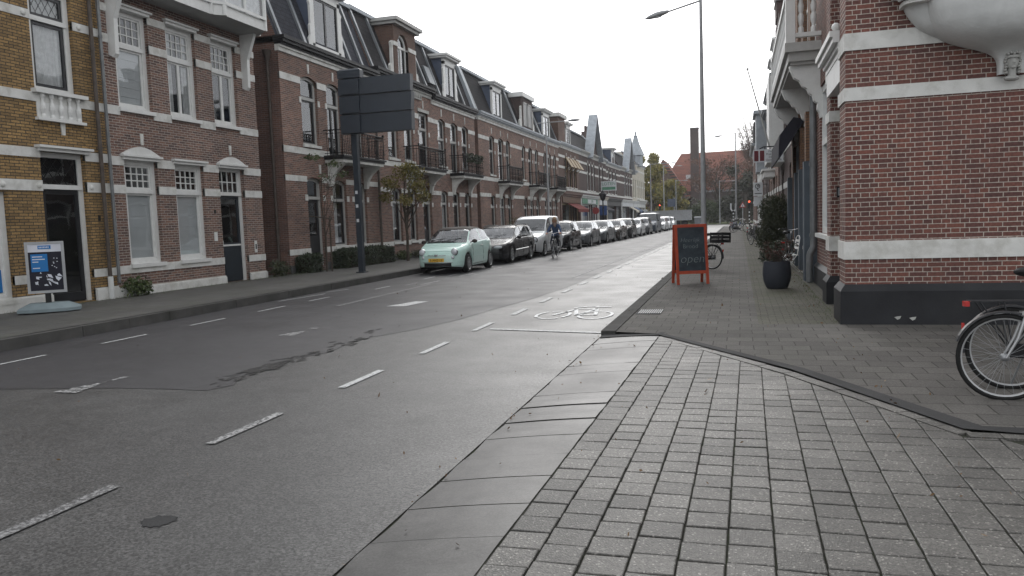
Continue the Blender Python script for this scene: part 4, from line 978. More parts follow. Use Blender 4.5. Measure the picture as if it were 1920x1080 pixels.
# end house with plants on its balcony
h = House('red brick house with plants on its balcony behind the mint green car', XL, YC, YD, 7.55, 'brick_red')
U = [h.op(35.95, 36.95, 4.44, 6.74, .14), h.op(37.68, 38.75, 4.15, 6.74, .14), h.op(39.38, 40.4, 4.44, 6.74, .14)]
Lw = [h.op(36.03, 36.95, .93, 3.22, .12), h.op(37.68, 38.65, .3, 3.22, .12), h.op(39.5, 40.45, .3, 3.22, .12)]
h.wall()
for i, o in enumerate(U): h.window(o, 'wood_grey', 'wood_black', zt=5.75, fw=.09, lowmul=(i == 1), sill=(i == 0))
h.window(Lw[0], 'wood_grey', 'wood_black', zt=2.6, fw=.09, blind='curtain'); h.window(Lw[1], 'wood_grey', 'wood_black', zt=2.6, fw=.09, blind='half', sill=False); h.door(Lw[2], 'wood_grey', 'wood_black', zt=2.6, fw=.09)
for a, c in ((6.42, 6.62), (4.1, 4.31), (3.0, 3.2), (.75, .94)): h.band(a, c)
for o in U: h.blocks(o, 5.65); h.key((o['y0']+o['y1'])/2, 6.85, 7.2, .05)
for o in Lw: h.blocks(o, 2.45, .2, .14)
h.finish(); h.plinth(.34, 'plinth_grey', .05); h.cornice(7.3); h.mansard(7.78, 10.4, 1.0, m='slate_dark', strips=(36.6, 40.2), gable='brick_dark')
h.dormer(37.45, 39.15, 7.9, 10.05, d0=.12); h.balcony(37.4, 40.55, 4.02, .75, plants=True)
b = B(); pts = [(-.05, 7.7), (.1, 7.7), (.95, 10.1), (1.3, 10.5), (2.6, 10.55), (2.6, 10.72), (1.2, 10.68), (.75, 10.2), (-.1, 7.9)]
b.prism([h.p(u, YD-.15, v) for u, v in pts], (0, .35, 0)); b.build('coping', 'lead_light', h.root)
b = B(); b.quad(h.p(.1, 35.35, 7.85+.1), h.p(.1, 36.2, 7.95), h.p(.8, 36.2, 8.95), h.p(.8, 35.35, 8.95)); 
b = B(); a0 = (.2, 8.35); a1 = (.52, 9.2)
b.prism([h.p(a0[0]-.1, 35.5, a0[1]), h.p(a0[0]-.1, 36.2, a0[1]), h.p(a1[0]-.1, 36.2, a1[1]), h.p(a1[0]-.1, 35.5, a1[1])], (-.12, 0, 0)); b.build('skylight', 'zinc', h.root)
b = B(); b.box(XL-3, XL-2.9, 41.5, 42.1, 0, 9); b.build('alley_wall', 'brick_side', h.root)
# ---- second block: three houses
def rowhouse(label, y0, y1, ups, los, bal, dorm, gut='lead_light', zc=7.38, bm_='brick_red', frame='wood_grey', roof='slate_dark', plants=False, z1=10.3, bandz=((6.36, 6.57), (4.02, 4.24), (3.08, 3.29), (.75, .94)), arch=.12, X=XL, cheek='zinc_blue', brickdorm=False, group=None):
    h = House(label, X, y0, y1, 7.5, bm_, group=group)
    U = [h.op(a, c, 4.4 if not (bal and a >= bal[0]-.1 and c <= bal[1]+.1) else 4.12, 6.7, arch) for a, c in ups]; Lo = []
    for t in los:
        a, c, kind = t; Lo.append((h.op(a, c, .3 if kind == 'door' else .93, 3.2, .5 if kind == 'round' else arch), kind))
    h.wall()
    for o in U: h.window(o, frame, 'wood_black', zt=5.8, fw=.09)
    for o, k in Lo:
        if k == 'door': h.door(o, frame, 'wood_black', zt=2.55, fw=.09)
        else: h.window(o, frame, 'wood_black', zt=2.5, fw=.09)
    for a, c in bandz: h.band(a, c)
    for o in U: h.blocks(o, 5.65); h.key((o['y0']+o['y1'])/2, 6.82, 7.15, .05)
    for o, k in Lo: h.blocks(o, 2.45, .2, .14)
    h.finish(); h.plinth(.34, 'plinth_grey', .05); h.cornice(zc, proud=.28, gut=gut)
    h.mansard(zc+.44, z1, 1.0, m=roof, strips=(y0+.1, y1-.1))
    if dorm:
        if brickdorm:
            b = B(); a, c = dorm; h.box(b, .05, 1.7, a, c, zc+.4, 10.0); dm = b.build('dormer', 'brick_dark', h.root)
            b = B(); h.box(b, -.1, 1.8, a-.15, c+.15, 10.0, 10.3); b.build('dormer_roof', 'wood_white', dm)
            b = B(); m_ = (a+c)/2
            for s0, s1 in ((a+.35, m_-.1), (m_+.1, c-.35)): h.box(b, .0, .04, s0, s0+.09, 8.1, 9.7); h.box(b, .0, .04, s1-.09, s1, 8.1, 9.7); h.box(b, .0, .04, s0, s1, 9.62, 9.7)
            w_ = b.build('window', frame, dm); b = B(); h.box(b, .02, .045, a+.4, c-.4, 8.1, 9.65); b.build('pane', 'wood_black', w_)
            b = B()
            for yy, sg in ((a, -1), (c, 1)): b.prism([h.p(.05, yy+sg*u, 7.9+v) for u, v in [(0, 0), (.5, 0), (.45, .5), (.2, .6), (.15, 1.4), (0, 1.5)]], (-h.s*.12, 0, 0))
            b.each('scroll', 'stone_white', dm)
        else: h.dormer(dorm[0], dorm[1], zc+.5, 9.95, d0=.1, cheek=cheek, wing=False)
    if bal: h.balcony(bal[0], bal[1], 3.95, .75, plants=plants)
    return h
rowhouse('brick house with a wide white balcony corbel, behind the black estate car', 42.1, 50.6, [(44.1, 45.1), (45.85, 47.0), (47.5, 48.45)], [(44.1, 45.0, 'w'), (45.9, 47.0, 'w'), (47.6, 48.5, 'w')], (45.6, 48.7), (45.35, 47.3))
rowhouse('brick house with a brick dormer behind the street lamp and the silver van', 50.6, 56.9, [(51.3, 52.2), (53.0, 54.05), (54.8, 55.8)], [(51.5, 52.5, 'round'), (53.1, 54.1, 'round'), (54.8, 55.8, 'round')], (52.9, 56.0), (51.8, 54.7), brickdorm=True)
rowhouse('narrow brick house with a blue sided dormer right of the street lamp', 56.9, 62.5, [(57.4, 58.3), (59.0, 59.9), (60.6, 61.6)], [(57.5, 58.4, 'w'), (59.1, 60.0, 'w'), (60.7, 61.6, 'door')], (58.6, 61.8), (58.0, 60.2))
# ---- shops and gables further along the left row
def shop(label, y0, y1, zc, ups, bm_='brick_dark', front='plaster_white', sign=None, signcol='sign_white', awning=None, frame='wood_grey', shopframe='wood_black', bands_=True, X=XL+.0, roof='slate_dark', z1=10.0, gable=None, dorm=None, fz=3.55, doory=None, s=1, white=False, upz=(4.35, 6.9), side='brick_dark', fascia=None, group=None, chim=None):
    h = House(label, X, y0, y1, zc, bm_, s=s, side=side, name='shop_house' if front else 'house', group=group)
    U = [h.op(a, c, upz[0], upz[1], .1) for a, c in ups]; L_ = []
    if front:
        d0 = doory if doory else y0+(y1-y0)*.55
        L_ = [h.op(y0+.55, d0-.1, .55, 2.95), h.op(d0+.1, d0+1.0, .18, 2.95)]
        if y1-.5-(d0+1.2) > .6: L_.append(h.op(d0+1.2, y1-.5, .55, 2.95))
    else:
        n = max(1, int((y1-y0)/2.2)); L_ = [h.op(y0+(y1-y0)*(k+.5)/n-.5, y0+(y1-y0)*(k+.5)/n+.5, .9, 3.1) for k in range(n)]
    h.wall()
    for o in U: h.window(o, frame, 'wood_black', zt=upz[1]-.8, fw=.09)
    for i, o in enumerate(L_):
        if front and i == 1: h.door(o, shopframe, shopframe, fw=.08, glazed='full')
        else: h.window(o, shopframe if front else frame, zt=None if front else 2.4, fw=.09, sill=not front)
    if bands_:
        for zz in (zc-1.0, upz[1]-1.05, upz[0]-.3): h.band(zz, zz+.2)
        for o in U: h.key((o['y0']+o['y1'])/2, upz[1]+.05, upz[1]+.3, .06)
    h.finish()
    if front:
        b = B(); h.box(b, -.1, 0, y0+.05, y0+.5, h.z0, fz); h.box(b, -.1, 0, y1-.45, y1-.05, h.z0, fz); h.box(b, -.09, 0, y0+.5, y1-.45, 2.97, fz)
        h.box(b, -.2, 0, y0, y1, fz, fz+.18); h.box(b, -.3, 0, y0, y1, fz+.18, fz+.28); b.build('shopfront', front, h.root)
        if fascia: b = B(); h.box(b, -.14, -.092, y0+.6, y1-.6, 3.02, 3.5); b.build('fascia_board', fascia, h.root)
    h.cornice(zc-.25, proud=.28, gut='lead_light' if gable is None else 'stone_grey')
    if not gable or gable[0] > y0+1.5: h.mansard(zc+.2, z1, 1.4, m=roof)
    if gable:
        ga, gc, gt = gable; gm = (ga+gc)/2; b = B(); zb = zc+.0
        b.prism([h.p(0, ga, zb), h.p(0, gc, zb), h.p(0, gm, gt-.15)], (-h.s*-.0-h.s*.35, 0, 0)) if False else b.prism([h.p(0, ga, zb), h.p(0, gc, zb), h.p(0, gm, gt-.15)], (-h.s*.35, 0, 0)); g = b.build('gable', bm_, h.root)
        b = B()
        for e in (ga, gc):
            sg = -1 if e == ga else 1
            b.prism([h.p(-.55, e+sg*.25, zb-.25), h.p(-.55, gm, gt), h.p(-.55, gm, gt-.16), h.p(-.55, e+sg*.1, zb-.35)], (-h.s*.9, 0, 0))
        b.each('gable_roof', 'lead_light', g)
        b = B(); h.box(b, -.03, 0, gm-.35, gm+.35, zb+.5, zb+1.5); b.build('gable_window', frame, g)
        b = B(); h.box(b, -.04, -.03, gm-.25, gm+.25, zb+.58, zb+1.42); b.build('pane', 'wood_black', g)
    if dorm: h.dormer(dorm[0], dorm[1], zc+.25, zc+2.1, d0=.1, wing=False)
    if chim:
        b = B(); a = chim; h.box(b, 1.2, 1.9, a, a+1.1, zc+1.5, z1+.9)
        for k in range(3): b.tube([h.p(1.5, a+.2+k*.35, z1+.9), h.p(1.5, a+.2+k*.35, z1+1.5)], .12, 8)
        b.build('chimney', 'brick_dark', h.root)
    if awning:
        b = B(); ya, yb, m_ = awning; b.prism([h.p(-.02, ya, 3.0), h.p(-.02, ya, 2.92), h.p(-.95, ya, 2.42), h.p(-.95, ya, 2.2), h.p(-.98, ya, 2.2), h.p(-.98, ya, 2.46)], (0, yb-ya, 0)); b.build('awning', m_, h.root)
    return h
h5 = shop('narrow brick shop with a timber front, dark red awning and propped window shutters', 62.5, 71.0, 7.75, [(64.9, 66.2), (66.8, 68.0), (68.6, 69.8)], 'brick_brown', 'brick_side', frame='wood_tan', shopframe='wood_tan', awning=(65.4, 70.2, 'awning_red'), dorm=(66.2, 68.0), upz=(4.35, 6.9), fascia='wood_brown')
b = B()
for k in range(4): y = 64.9+k*1.45; b.prism([h5.p(-.05, y, 6.8), h5.p(-.55, y, 6.0), h5.p(-.6, y, 6.0), h5.p(-.08, y, 6.85)], (0, 1.1, 0)); b.tube([h5.p(-.02, y+.1, 5.6), h5.p(-.55, y+.1, 6.02)], .03, 5)
b.each('shutter', 'wood_tan', h5.root)
b = B(); h5.box(b, -.02, 1.6, 62.7, 65.2, 7.9, 9.95); dm = b.build('dormer', 'brick_brown', h5.root); b = B(); h5.box(b, -.2, 1.7, 62.5, 65.4, 9.95, 10.25); b.build('dormer_roof', 'stone_white', dm)
h6 = shop('dark brick shop with a steep pointed gable and a pale blue shopfront', 71.0, 80.3, 7.75, [(74.9, 75.9), (76.5, 77.5), (78.1, 79.1)], 'brick_dark', 'plaster_white', gable=(75.6, 81.4, 11.95), fascia='sign_green', shopframe='wood_white', frame='wood_white')
b = B(); h6.box(b, -.16, -.14, 74.2, 78.6, 3.06, 3.46); b.cur = 1; put_text(b, 'LOTEN', .34, lambda x, y, z: (XL+.165+z, 76.4+x, 3.26+y)) ; b.build('sign_board', ['sign_white', 'sign_green'], h6.root)
h7 = shop('dark brick shop with chimneys and two narrow windows between the two pointed gables', 80.3, 86.2, 7.75, [(81.4, 82.3), (83.4, 84.3)], 'brick_dark', 'plaster_cream', chim=82.4, awning=(81, 85.5, 'awning_dark'), z1=9.9, fascia='sign_white')
h8 = shop('dark brick shop with a small dormer just before the second pointed gable', 86.2, 97.0, 7.6, [(87.4, 88.7), (89.8, 91.1), (92.4, 93.7)], 'brick_dark', 'plinth_grey', dorm=(91.5, 93.5), z1=9.5, frame='wood_white')
h9 = shop('dark brick shop with the second, further pointed gable and white ground floor', 97.0, 108.3, 7.7, [(100.6, 102.2), (103.0, 104.6), (105.3, 106.6)], 'brick_dark', 'plaster_white', gable=(101.3, 107.6, 12.0), frame='wood_white', fascia='sign_white', awning=(104.5, 107.8, 'plaster_cream'))
h10 = shop('small cream painted shop with a dark blue awning and red tiled roof', 108.3, 113.2, 7.9, [(109.2, 110.2), (111.3, 112.3)], 'plaster_cream', 'plaster_white', bands_=False, roof='rooftile_red', z1=10.6, awning=(108.8, 112.8, 'awning_blue'), side='plaster_cream')
h11 = shop('cream corner house with a slim pointed spire at the end of the row', 113.2, 123.0, 9.1, [(114.2, 115.2), (116.5, 117.5), (118.8, 119.8), (121.0, 121.9)], 'plaster_cream', 'plaster_white', z1=10.8, roof='slate_dark', frame='wood_grey', side='plaster_cream')
b = B(); b.lathe([(1.0, 8.9), (1.0, 10.4), (1.25, 10.5), (1.2, 10.65), (.55, 12.2), (.28, 13.2), (.34, 13.3), (.1, 13.5), (.16, 13.75), (.03, 14.1), (.02, 14.8)], (XL-.3, 115.5, 0), 'z', 8); b.build('spire', 'lead_light', h11.root)
b = B(); h11.box(b, -.4, .3, 113.3, 122.9, 3.9, 4.1); b.build('string_course', 'stone_white', h11.root)
# projecting shop sign on two brackets
t = thing('hanging_sign', 'green and white LOTEN signboard sticking out above the shopfronts of the left row', 'shop sign', (XL, 82.0, 4.6))
b = B(); b.box(XL+.15, XL+1.75, 81.96, 82.04, 4.45, 5.45); s_ = b.build('board', 'sign_white', t)
b = B(); put_text(b, 'LOTEN', .46, lambda x, y, z: (XL+.95+x, 81.955-z, 5.16+y)); b.box(XL+.25, XL+1.65, 81.95, 81.96, 4.55, 4.85); b.build('lettering', 'sign_green', s_)
b = B(); b.tube([(XL, 82, 5.2), (XL+.2, 82, 5.2)], .03, 6); b.tube([(XL, 82, 4.7), (XL+.2, 82, 4.7)], .03, 6); b.build('bracket', 'iron', t)
for (y, z, m_, lab, cat) in ((75.6, 2.35, 'sign_red', 'small round red sign hanging beside the blue sign at the shopfronts', 'sign'), (79.5, 2.4, 'sign_blue', 'small square blue sign hanging beside the round red sign at the shopfronts', 'sign')):
    b = B()
    if m_ == 'sign_red': b.lathe([(0, -.03), (.33, -.03), (.33, .03), (0, .03)], (XL+.65, y, z), 'y', 20)
    else: b.box(XL+.35, XL+1.1, y-.03, y+.03, z-.5, z+.45)
    b.tube([(XL-.02, y, z+.25), (XL+.7, y, z+.25)], .02, 6); tag(b.build('shop_sign', m_), lab, cat)

# ================================================================ right hand corner building
XR = 1.37
t = thing('corner_building', 'dark red brick corner building with white bands and a black plinth at the right edge', 'building', (XR, 11.3, .06)); C_ = t
PW = .06
def wallbox(name, x0, x1, y0, y1, z0, z1, m, parent=None): b = B(); b.box(x0, x1, y0, y1, z0, z1); return b.build(name, m, parent or C_)
YF = 11.3
b = B()   # pier at the corner, side wall, recessed porch, second pier, window wall
b.quad((XR, YF, .06), (9, YF, .06), (9, YF, 9.5), (XR, YF, 9.5)); b.quad((XR, YF, .06), (XR, 11.92, .06), (XR, 11.92, 9.5), (XR, YF, 9.5))
b.quad((XR, 11.92, .06), (1.72, 11.92, .06), (1.72, 11.92, 4.2), (XR, 11.92, 4.2)); b.quad((1.66, 11.92, 4.2), (1.66, 13.75, 4.2), (1.66, 13.75, 9.5), (1.66, 11.92, 9.5))
b.quad((1.44, 13.75, .06), (2.1, 13.75, .06), (2.1, 13.75, 9.5), (1.44, 13.75, 9.5)); b.quad((1.44, 13.75, .06), (1.44, 14.25, .06), (1.44, 14.25, 9.5), (1.44, 13.75, 9.5)); b.quad((1.44, 14.25, .06), (1.66, 14.25, .06), (1.66, 14.25, 9.5), (1.44, 14.25, 9.5))
XW, WA, WB, WZ0, WZ1 = 1.62, 14.75, 17.35, 1.14, 4.1
b.quad((XW, 14.25, .06), (XW, 18.0, .06), (XW, 18.0, WZ0), (XW, 14.25, WZ0)); b.quad((XW, 14.25, WZ1), (XW, 18.0, WZ1), (XW, 18.0, 9.5), (XW, 14.25, 9.5)); b.quad((XW, 14.25, WZ0), (XW, WA, WZ0), (XW, WA, WZ1), (XW, 14.25, WZ1)); b.quad((XW, WB, WZ0), (XW, 18, WZ0), (XW, 18, WZ1), (XW, WB, WZ1))
b.quad((XW, WB, WZ0), (1.9, WB, WZ0), (1.9, WB, WZ1), (XW, WB, WZ1)); b.quad((XW, WA, WZ0), (1.9, WA, WZ0), (1.9, WB, WZ0), (XW, WB, WZ0)); b.quad((XW, WA, WZ1), (1.9, WA, WZ1), (1.9, WB, WZ1), (XW, WB, WZ1)); b.quad((XW, WA, WZ0), (1.9, WA, WZ0), (1.9, WA, WZ1), (XW, WA, WZ1))
b.build('wall', 'brick_near', C_)
b = B(); b.quad((9, YF, .06), (9, 20, .06), (9, 20, 9.5), (9, YF, 9.5)); b.quad((2.3, 18, .06), (9, 18, .06), (9, 18, 9.5), (2.3, 18, 9.5)); b.quad((XR, YF, 9.5), (9, YF, 9.5), (9, 18, 9.5), (XR, 18, 9.5)); b.quad((2.6, 11.9, .06), (2.6, 18, .06), (2.6, 18, 4.3), (2.6, 11.9, 4.3)); b.build('rear_wall', 'brick_side', C_)
def rband(z0, z1, m='stone_white', pr=.022, nm='stone_band'):
    b = B(); b.prism([(XR-pr, YF-pr, z0), (9, YF-pr, z0), (9, YF+.05, z0), (XR+.05, YF+.05, z0), (XR+.05, 11.92+pr, z0), (XR-pr, 11.92+pr, z0)], (0, 0, z1-z0)); b.build(nm, m, C_)
    b = B(); b.box(1.44-pr, 1.7, 13.75-pr, 14.25+pr, z0, z1); b.build(nm, m, C_)
for a, c in ((.93, 1.17), (3.02, 3.19), (3.67, 3.89), (5.2, 5.4), (6.2, 6.4)): rband(a, c)
b = B(); b.prism([(XR-.07, YF-.07, .0), (9, YF-.07, .0), (9, YF+.05, .0), (XR+.05, YF+.05, .0), (XR+.05, 11.99, .0), (XR-.07, 11.99, .0)], (0, 0, .50)); b.prism([(XR-.07, YF-.07, .50), (9, YF-.07, .50), (9, YF+.02, .60), (XR, YF+.02, .60)], (0, 0, .004))
b.poly([(XR-.07, YF-.07, .50), (9, YF-.07, .50), (9, YF-.004, .595), (XR-.004, YF-.004, .595)]); b.poly([(XR-.07, YF-.07, .50), (XR-.07, 11.99, .50), (XR-.004, 11.93, .595), (XR-.004, YF-.004, .595)]); b.poly([(XR-.07, 11.99, .5), (XR+.1, 11.99, .5), (XR+.1, 11.92, .59), (XR, 11.92, .59)])
b.box(1.37, 1.7, 13.68, 14.3, 0, .42); b.poly([(1.37, 13.68, .42), (1.7, 13.68, .42), (1.7, 13.745, .52), (1.436, 13.745, .52)]); b.poly([(1.37, 13.68, .42), (1.37, 14.3, .42), (1.436, 14.25, .52), (1.436, 13.745, .52)])
b.box(1.55, 1.7, 14.3, 18.0, 0, .42); b.quad((1.55, 14.3, .42), (1.55, 18, .42), (1.617, 18, .5), (1.617, 14.3, .5)); b.build('plinth', 'plinth_black', C_)
b = B(); b.box(1.52, 1.62, 14.7, 17.4, 1.06, 1.14); b.box(1.66, 1.74, WA, WA+.14, 1.14, WZ1); b.box(1.66, 1.74, WB-.14, WB, 1.14, WZ1); b.box(1.66, 1.74, WA+.14, WB-.14, 1.14, 1.26); b.box(1.66, 1.74, WA+.14, WB-.14, WZ1-.14, WZ1); b.box(1.645, 1.74, WA+.14, WB-.14, 2.9, 3.02); b.box(1.665, 1.73, 16.0, 16.1, 1.26, 2.9); wf = b.build('window', 'wood_white', C_)
b = B(); b.quad((1.72, WA, 1.2), (1.72, WB, 1.2), (1.72, WB, 4.0), (1.72, WA, 4.0)); b.build('pane', 'pane', wf)
b = B(); b.quad((1.85, WA, 1.2), (1.85, WB, 1.2), (1.85, WB, 4.0), (1.85, WA, 4.0)); b.build('blind', 'blind', wf)
b = B(); b.box(1.6, 1.66, 12.05, 13.62, .1, 2.7); b.box(1.58, 1.6, 12.2, 13.45, .3, 1.2); b.build('door', 'door_dark', C_)
b = B(); b.box(1.62, 1.68, 11.94, 12.05, .06, 3.7); b.box(1.62, 1.68, 13.62, 13.73, .06, 3.7); b.box(1.61, 1.68, 12.05, 13.62, 2.7, 2.82); b.box(1.62, 1.68, 12.05, 13.62, 3.55, 3.75); b.build('door_frame', 'wood_white', C_)
# hood over the porch
b = B(); b.box(1.40, 1.7, 11.93, 13.9, 3.42, 3.78)
for k, (pr, z0, z1) in enumerate(((.05, 3.78, 3.86), (.09, 3.86, 3.92), (.16, 3.92, 4.0), (.2, 4.0, 4.08))): b.box(1.44-pr, 1.7, 11.93, 13.9+pr*.6, z0+.001, z1)
b.ball((1.33, 12.0, 4.14), .06); b.build('porch_hood', 'wood_white', C_)
b = B(); b.box(1.53, 1.63, 13.66, 13.727, 1.8, 1.97); kb = b.build('key_safe', 'plastic_black', C_); b = B(); b.box(1.545, 1.615, 13.65, 13.66, 1.83, 1.95); b.build('cover', 'zinc', kb)
b = B(); b.tube([(1.53, 17.85, 4.3), (1.53, 17.85, .95), (1.53, 17.85, .82), (1.47, 17.85, .70), (1.45, 17.85, .62), (1.45, 17.85, .07)], .07, 12); b.tube([(1.53, 17.85, 1.05), (1.53, 17.85, 1.12)], .085, 12); b.tube([(1.53, 17.85, 2.55), (1.53, 17.85, 2.62)], .085, 12); b.build('drainpipe', 'pipe_grey', C_, smooth=True)
# flaked paint marks on the plinth
b = B()
for (x, z) in ((2.0, .14), (2.18, .13)): b.poly([(x-.04, YF-.073, z+.02), (x, YF-.073, z-.015), (x+.03, YF-.073, z-.0), (x+.045, YF-.073, z+.035), (x, YF-.073, z+.03)])
b.build('paint_flake', 'stone_grey', C_)
# ---- plaster oriel with a bowl-shaped corbel and a carved head
xc = 3.27; b = B()
def lay(z, wx, pr, e=3.0, n=28, y0=YF-.03):
    out = []
    for k in range(n+1):
        t = math.pi*k/n; c, s_ = math.cos(t), math.sin(t)
        out.append((xc+wx*math.copysign(abs(c)**(2/e), c), y0-pr*abs(s_)**(2/e), z))
    return out
def loft(b, L):
    for i in range(len(L)-1):
        for k in range(len(L[0])-1): b.quad(L[i][k], L[i][k+1], L[i+1][k+1], L[i+1][k])
K = [(3.2, .15, .10, 6), (3.36, .152, .12, 6), (3.44, .19, .17, 5), (3.5, .28, .26, 4), (3.555, .45, .40, 3.2), (3.62, .66, .52, 3), (3.70, .80, .60, 3), (3.82, .92, .66, 3), (4.0, 1.0, .70, 3), (4.3, 1.05, .72, 3)]
zz_ = np.linspace(3.2, 4.3, 45); kk = [np.interp(zz_, [q_[0] for q_ in K], [q_[i_] for q_ in K]) for i_ in (1, 2, 3)]
for _ in range(4): kk = [np.concatenate([[c_[0]], (c_[:-2]+2*c_[1:-1]+c_[2:])/4, [c_[-1]]]) for c_ in kk]
L = [lay(z_, kk[0][i_], kk[1][i_], kk[2][i_], 40) for i_, z_ in enumerate(zz_)]
loft(b, L); orb = b.build('oriel_bowl', 'plaster_white', C_, smooth='all')
b = B(); K = [(3.60, .3, .04), (3.66, .62, .14), (3.74, .86, .24), (3.86, 1.05, .32), (4.0, 1.16, .36), (4.12, 1.22, .38)]; zz_ = np.linspace(3.6, 4.12, 24); kk = [np.interp(zz_, [q_[0] for q_ in K], [q_[i_] for q_ in K]) for i_ in (1, 2)]
for _ in range(3): kk = [np.concatenate([[c_[0]], (c_[:-2]+2*c_[1:-1]+c_[2:])/4, [c_[-1]]]) for c_ in kk]
L = [lay(z_, kk[0][i_], kk[1][i_], 2.8, 40) for i_, z_ in enumerate(zz_)]
loft(b, L); b.build('oriel_wing', 'plaster_white', C_, smooth='all')
b = B()
for z0, z1, w, pr in ((4.12, 4.17, 1.27, .42), (4.24, 4.29, 1.36, .5), (4.29, 4.36, 1.42, .55)):
    lo, hi = lay(z0, w, pr, 6), lay(z1, w, pr, 6); loft(b, [lo, hi]); b.poly(lo); b.poly(hi)
n = 30
for k in range(n): 
    t = lay(4.2, 1.3, .45, 6, n)[k]; b.ball((t[0], t[1], 4.2), .03, 6, 4)
b.build('oriel_moulding', 'stone_white', C_)
b = B(); b.box(xc-1.3, xc+1.3, YF-.5, YF, 4.36, 5.2); b.box(xc-1.38, xc+1.38, YF-.58, YF, 7.6, 7.9)
for x in (-1.25, -.42, .42, 1.25): b.box(xc+x-.06, xc+x+.06, YF-.5, YF-.38, 5.2, 7.6)
orl = b.build('oriel', 'wood_white', C_); b = B(); b.box(xc-1.2, xc+1.2, YF-.42, YF, 5.2, 7.6); b.build('pane', 'pane', orl)
# carved head
b = B(); hx, hy, hz = 3.25, YF-.17, 3.33
b.ball((hx, hy, hz), (.066, .07, .098), 18, 14)                       # face
b.ball((hx, hy-.055, hz-.062), (.028, .02, .02), 10, 7)             # chin
b.prism([(hx-.012, hy-.062, hz+.03), (hx+.012, hy-.062, hz+.03), (hx+.017, hy-.07, hz-.015), (hx, hy-.092, hz-.018), (hx-.017, hy-.07, hz-.015)], (0, .02, 0)) # nose
for sx in (-1, 1):
    b.ball((hx+sx*.027, hy-.058, hz+.014), (.014, .010, .007), 8, 6); b.tube([(hx+sx*.012, hy-.064, hz+.03), (hx+sx*.028, hy-.066, hz+.036), (hx+sx*.045, hy-.052, hz+.028)], .005, 5)
    for k in range(6): b.ball((hx+sx*(.072+.006*math.sin(k*2)), hy-.0, hz+.045-k*.034), (.022, .04, .019), 8, 6)
b.ball((hx, hy-.066, hz-.034), (.020, .010, .005), 8, 5); b.ball((hx, hy-.064, hz-.044), (.017, .010, .006), 8, 5)
b.lathe([(.05, hz-.2), (.045, hz-.1), (.05, hz-.05)], (hx, hy+.01, 0), 'z', 12)
b.ball((hx, hy+.02, hz-.19), (.09, .06, .035), 12, 6)
b.lathe([(.078, hz+.045), (.084, hz+.05), (.086, hz+.075), (.078, hz+.08)], (hx, hy+.005, 0), 'z', 18)
for k in range(9): a = math.pi*(k/8)+math.pi; b.ball((hx+.08*math.cos(a), hy+.005+.08*math.sin(a), hz+.095+.012*(k % 2)), .017, 8, 5)
b.ball((hx, hy+.03, hz+.11), (.10, .08, .05), 12, 8)
b.build('carved_head', 'stone_grey', C_, smooth=True)
# ---- second building: grey-blue shopfront under a long white balcony
h = House('brick shop with blue-grey painted pilasters beneath the long white balcony, beside the corner building', 1.66, 18.02, 27.2, 9.6, 'brick_ochre', s=-1, z0=.04, name='shop_house')
L1 = h.op(19.0, 21.6, .7, 3.6); D1 = h.op(22.3, 23.3, .1, 3.4); L2 = h.op(23.9, 26.4, .7, 3.6); U = [h.op(18.6+k*2.1, 20.0+k*2.1, 5.1, 7.6) for k in range(4)]
h.wall(); h.window(L1, 'lead_light', zt=2.6, fw=.12); h.window(L2, 'lead_light', zt=2.6, fw=.12); h.door(D1, 'lead_light', 'wood_black', zt=2.5)
for o in U: h.window(o, 'wood_white', 'wood_white', zt=6.7, fw=.12)
b = B()
for y in (18.3, 21.8, 23.45, 26.6): h.box(b, -.28 if y == 18.3 else -.14, 0, y, y+.38, .04, 2.68)
b.each('pilaster', 'shop_blue', h.root)
b = B()
for y in (18.32, 21.82): h.box(b, -.24 if y < 19 else -.1, 0, y, y+.34, 2.68, 3.75)
b.each('pier', 'brick_ochre', h.root)
h.cornice(9.2, gut='lead_light')
# balcony
b = B(); ya, yb = 17.0, 24.5; x0, x1 = .93, 1.66
b.box(x0, x1, ya, yb, 4.80, 4.98); b.box(x0+.07, x1, ya+.08, yb-.08, 4.62, 4.80); b.box(x0+.12, x1, ya+.14, yb-.14, 4.56, 4.62); bal = b.build('balcony', 'wood_grey', h.root)
b = B()
for y in (17.25, 20.4, 24.0):
    pts = [(1.66, 3.5), (1.62, 3.48), (1.60, 3.6), (1.56, 3.66), (1.57, 3.78), (1.5, 3.84), (1.47, 3.95), (1.4, 4.0), (1.36, 4.1), (1.28, 4.14), (1.22, 4.26), (1.12, 4.32), (1.06, 4.45), (1.02, 4.56), (1.66, 4.56)]
    b.prism([(x, y, z) for x, z in pts], (0, .22, 0))
b.each('corbel', 'wood_white', bal)
b = B(); b.box(x0+.02, x0+.2, ya+.02, ya+.2, 4.98, 6.1); b.box(x0+.02, x0+.2, yb-.2, yb-.02, 4.98, 6.1); b.box(x0+.2, x1, ya+.04, ya+.16, 5.09, 5.17); b.box(x0+.18, x1, ya+.02, ya+.18, 5.9, 6.02); b.box(x0+.04, x0+.16, ya+.2, yb-.2, 5.09, 5.17); b.box(x0+.02, x0+.18, ya+.2, yb-.2, 5.9, 6.02)
prof = [(.055, 5.17), (.055, 5.27), (.03, 5.3), (.055, 5.4), (.06, 5.5), (.035, 5.56), (.05, 5.6), (.06, 5.7), (.035, 5.8), (.055, 5.84), (.055, 5.9)]
for k in range(2): b.lathe(prof, (1.24+k*.24, ya+.1, 0), 'z', 12)
y = ya+.45
while y < yb-.3: b.lathe(prof, (x0+.1, y, 0), 'z', 8); y += .27
b.build('balustrade', 'wood_white', bal, smooth=True)
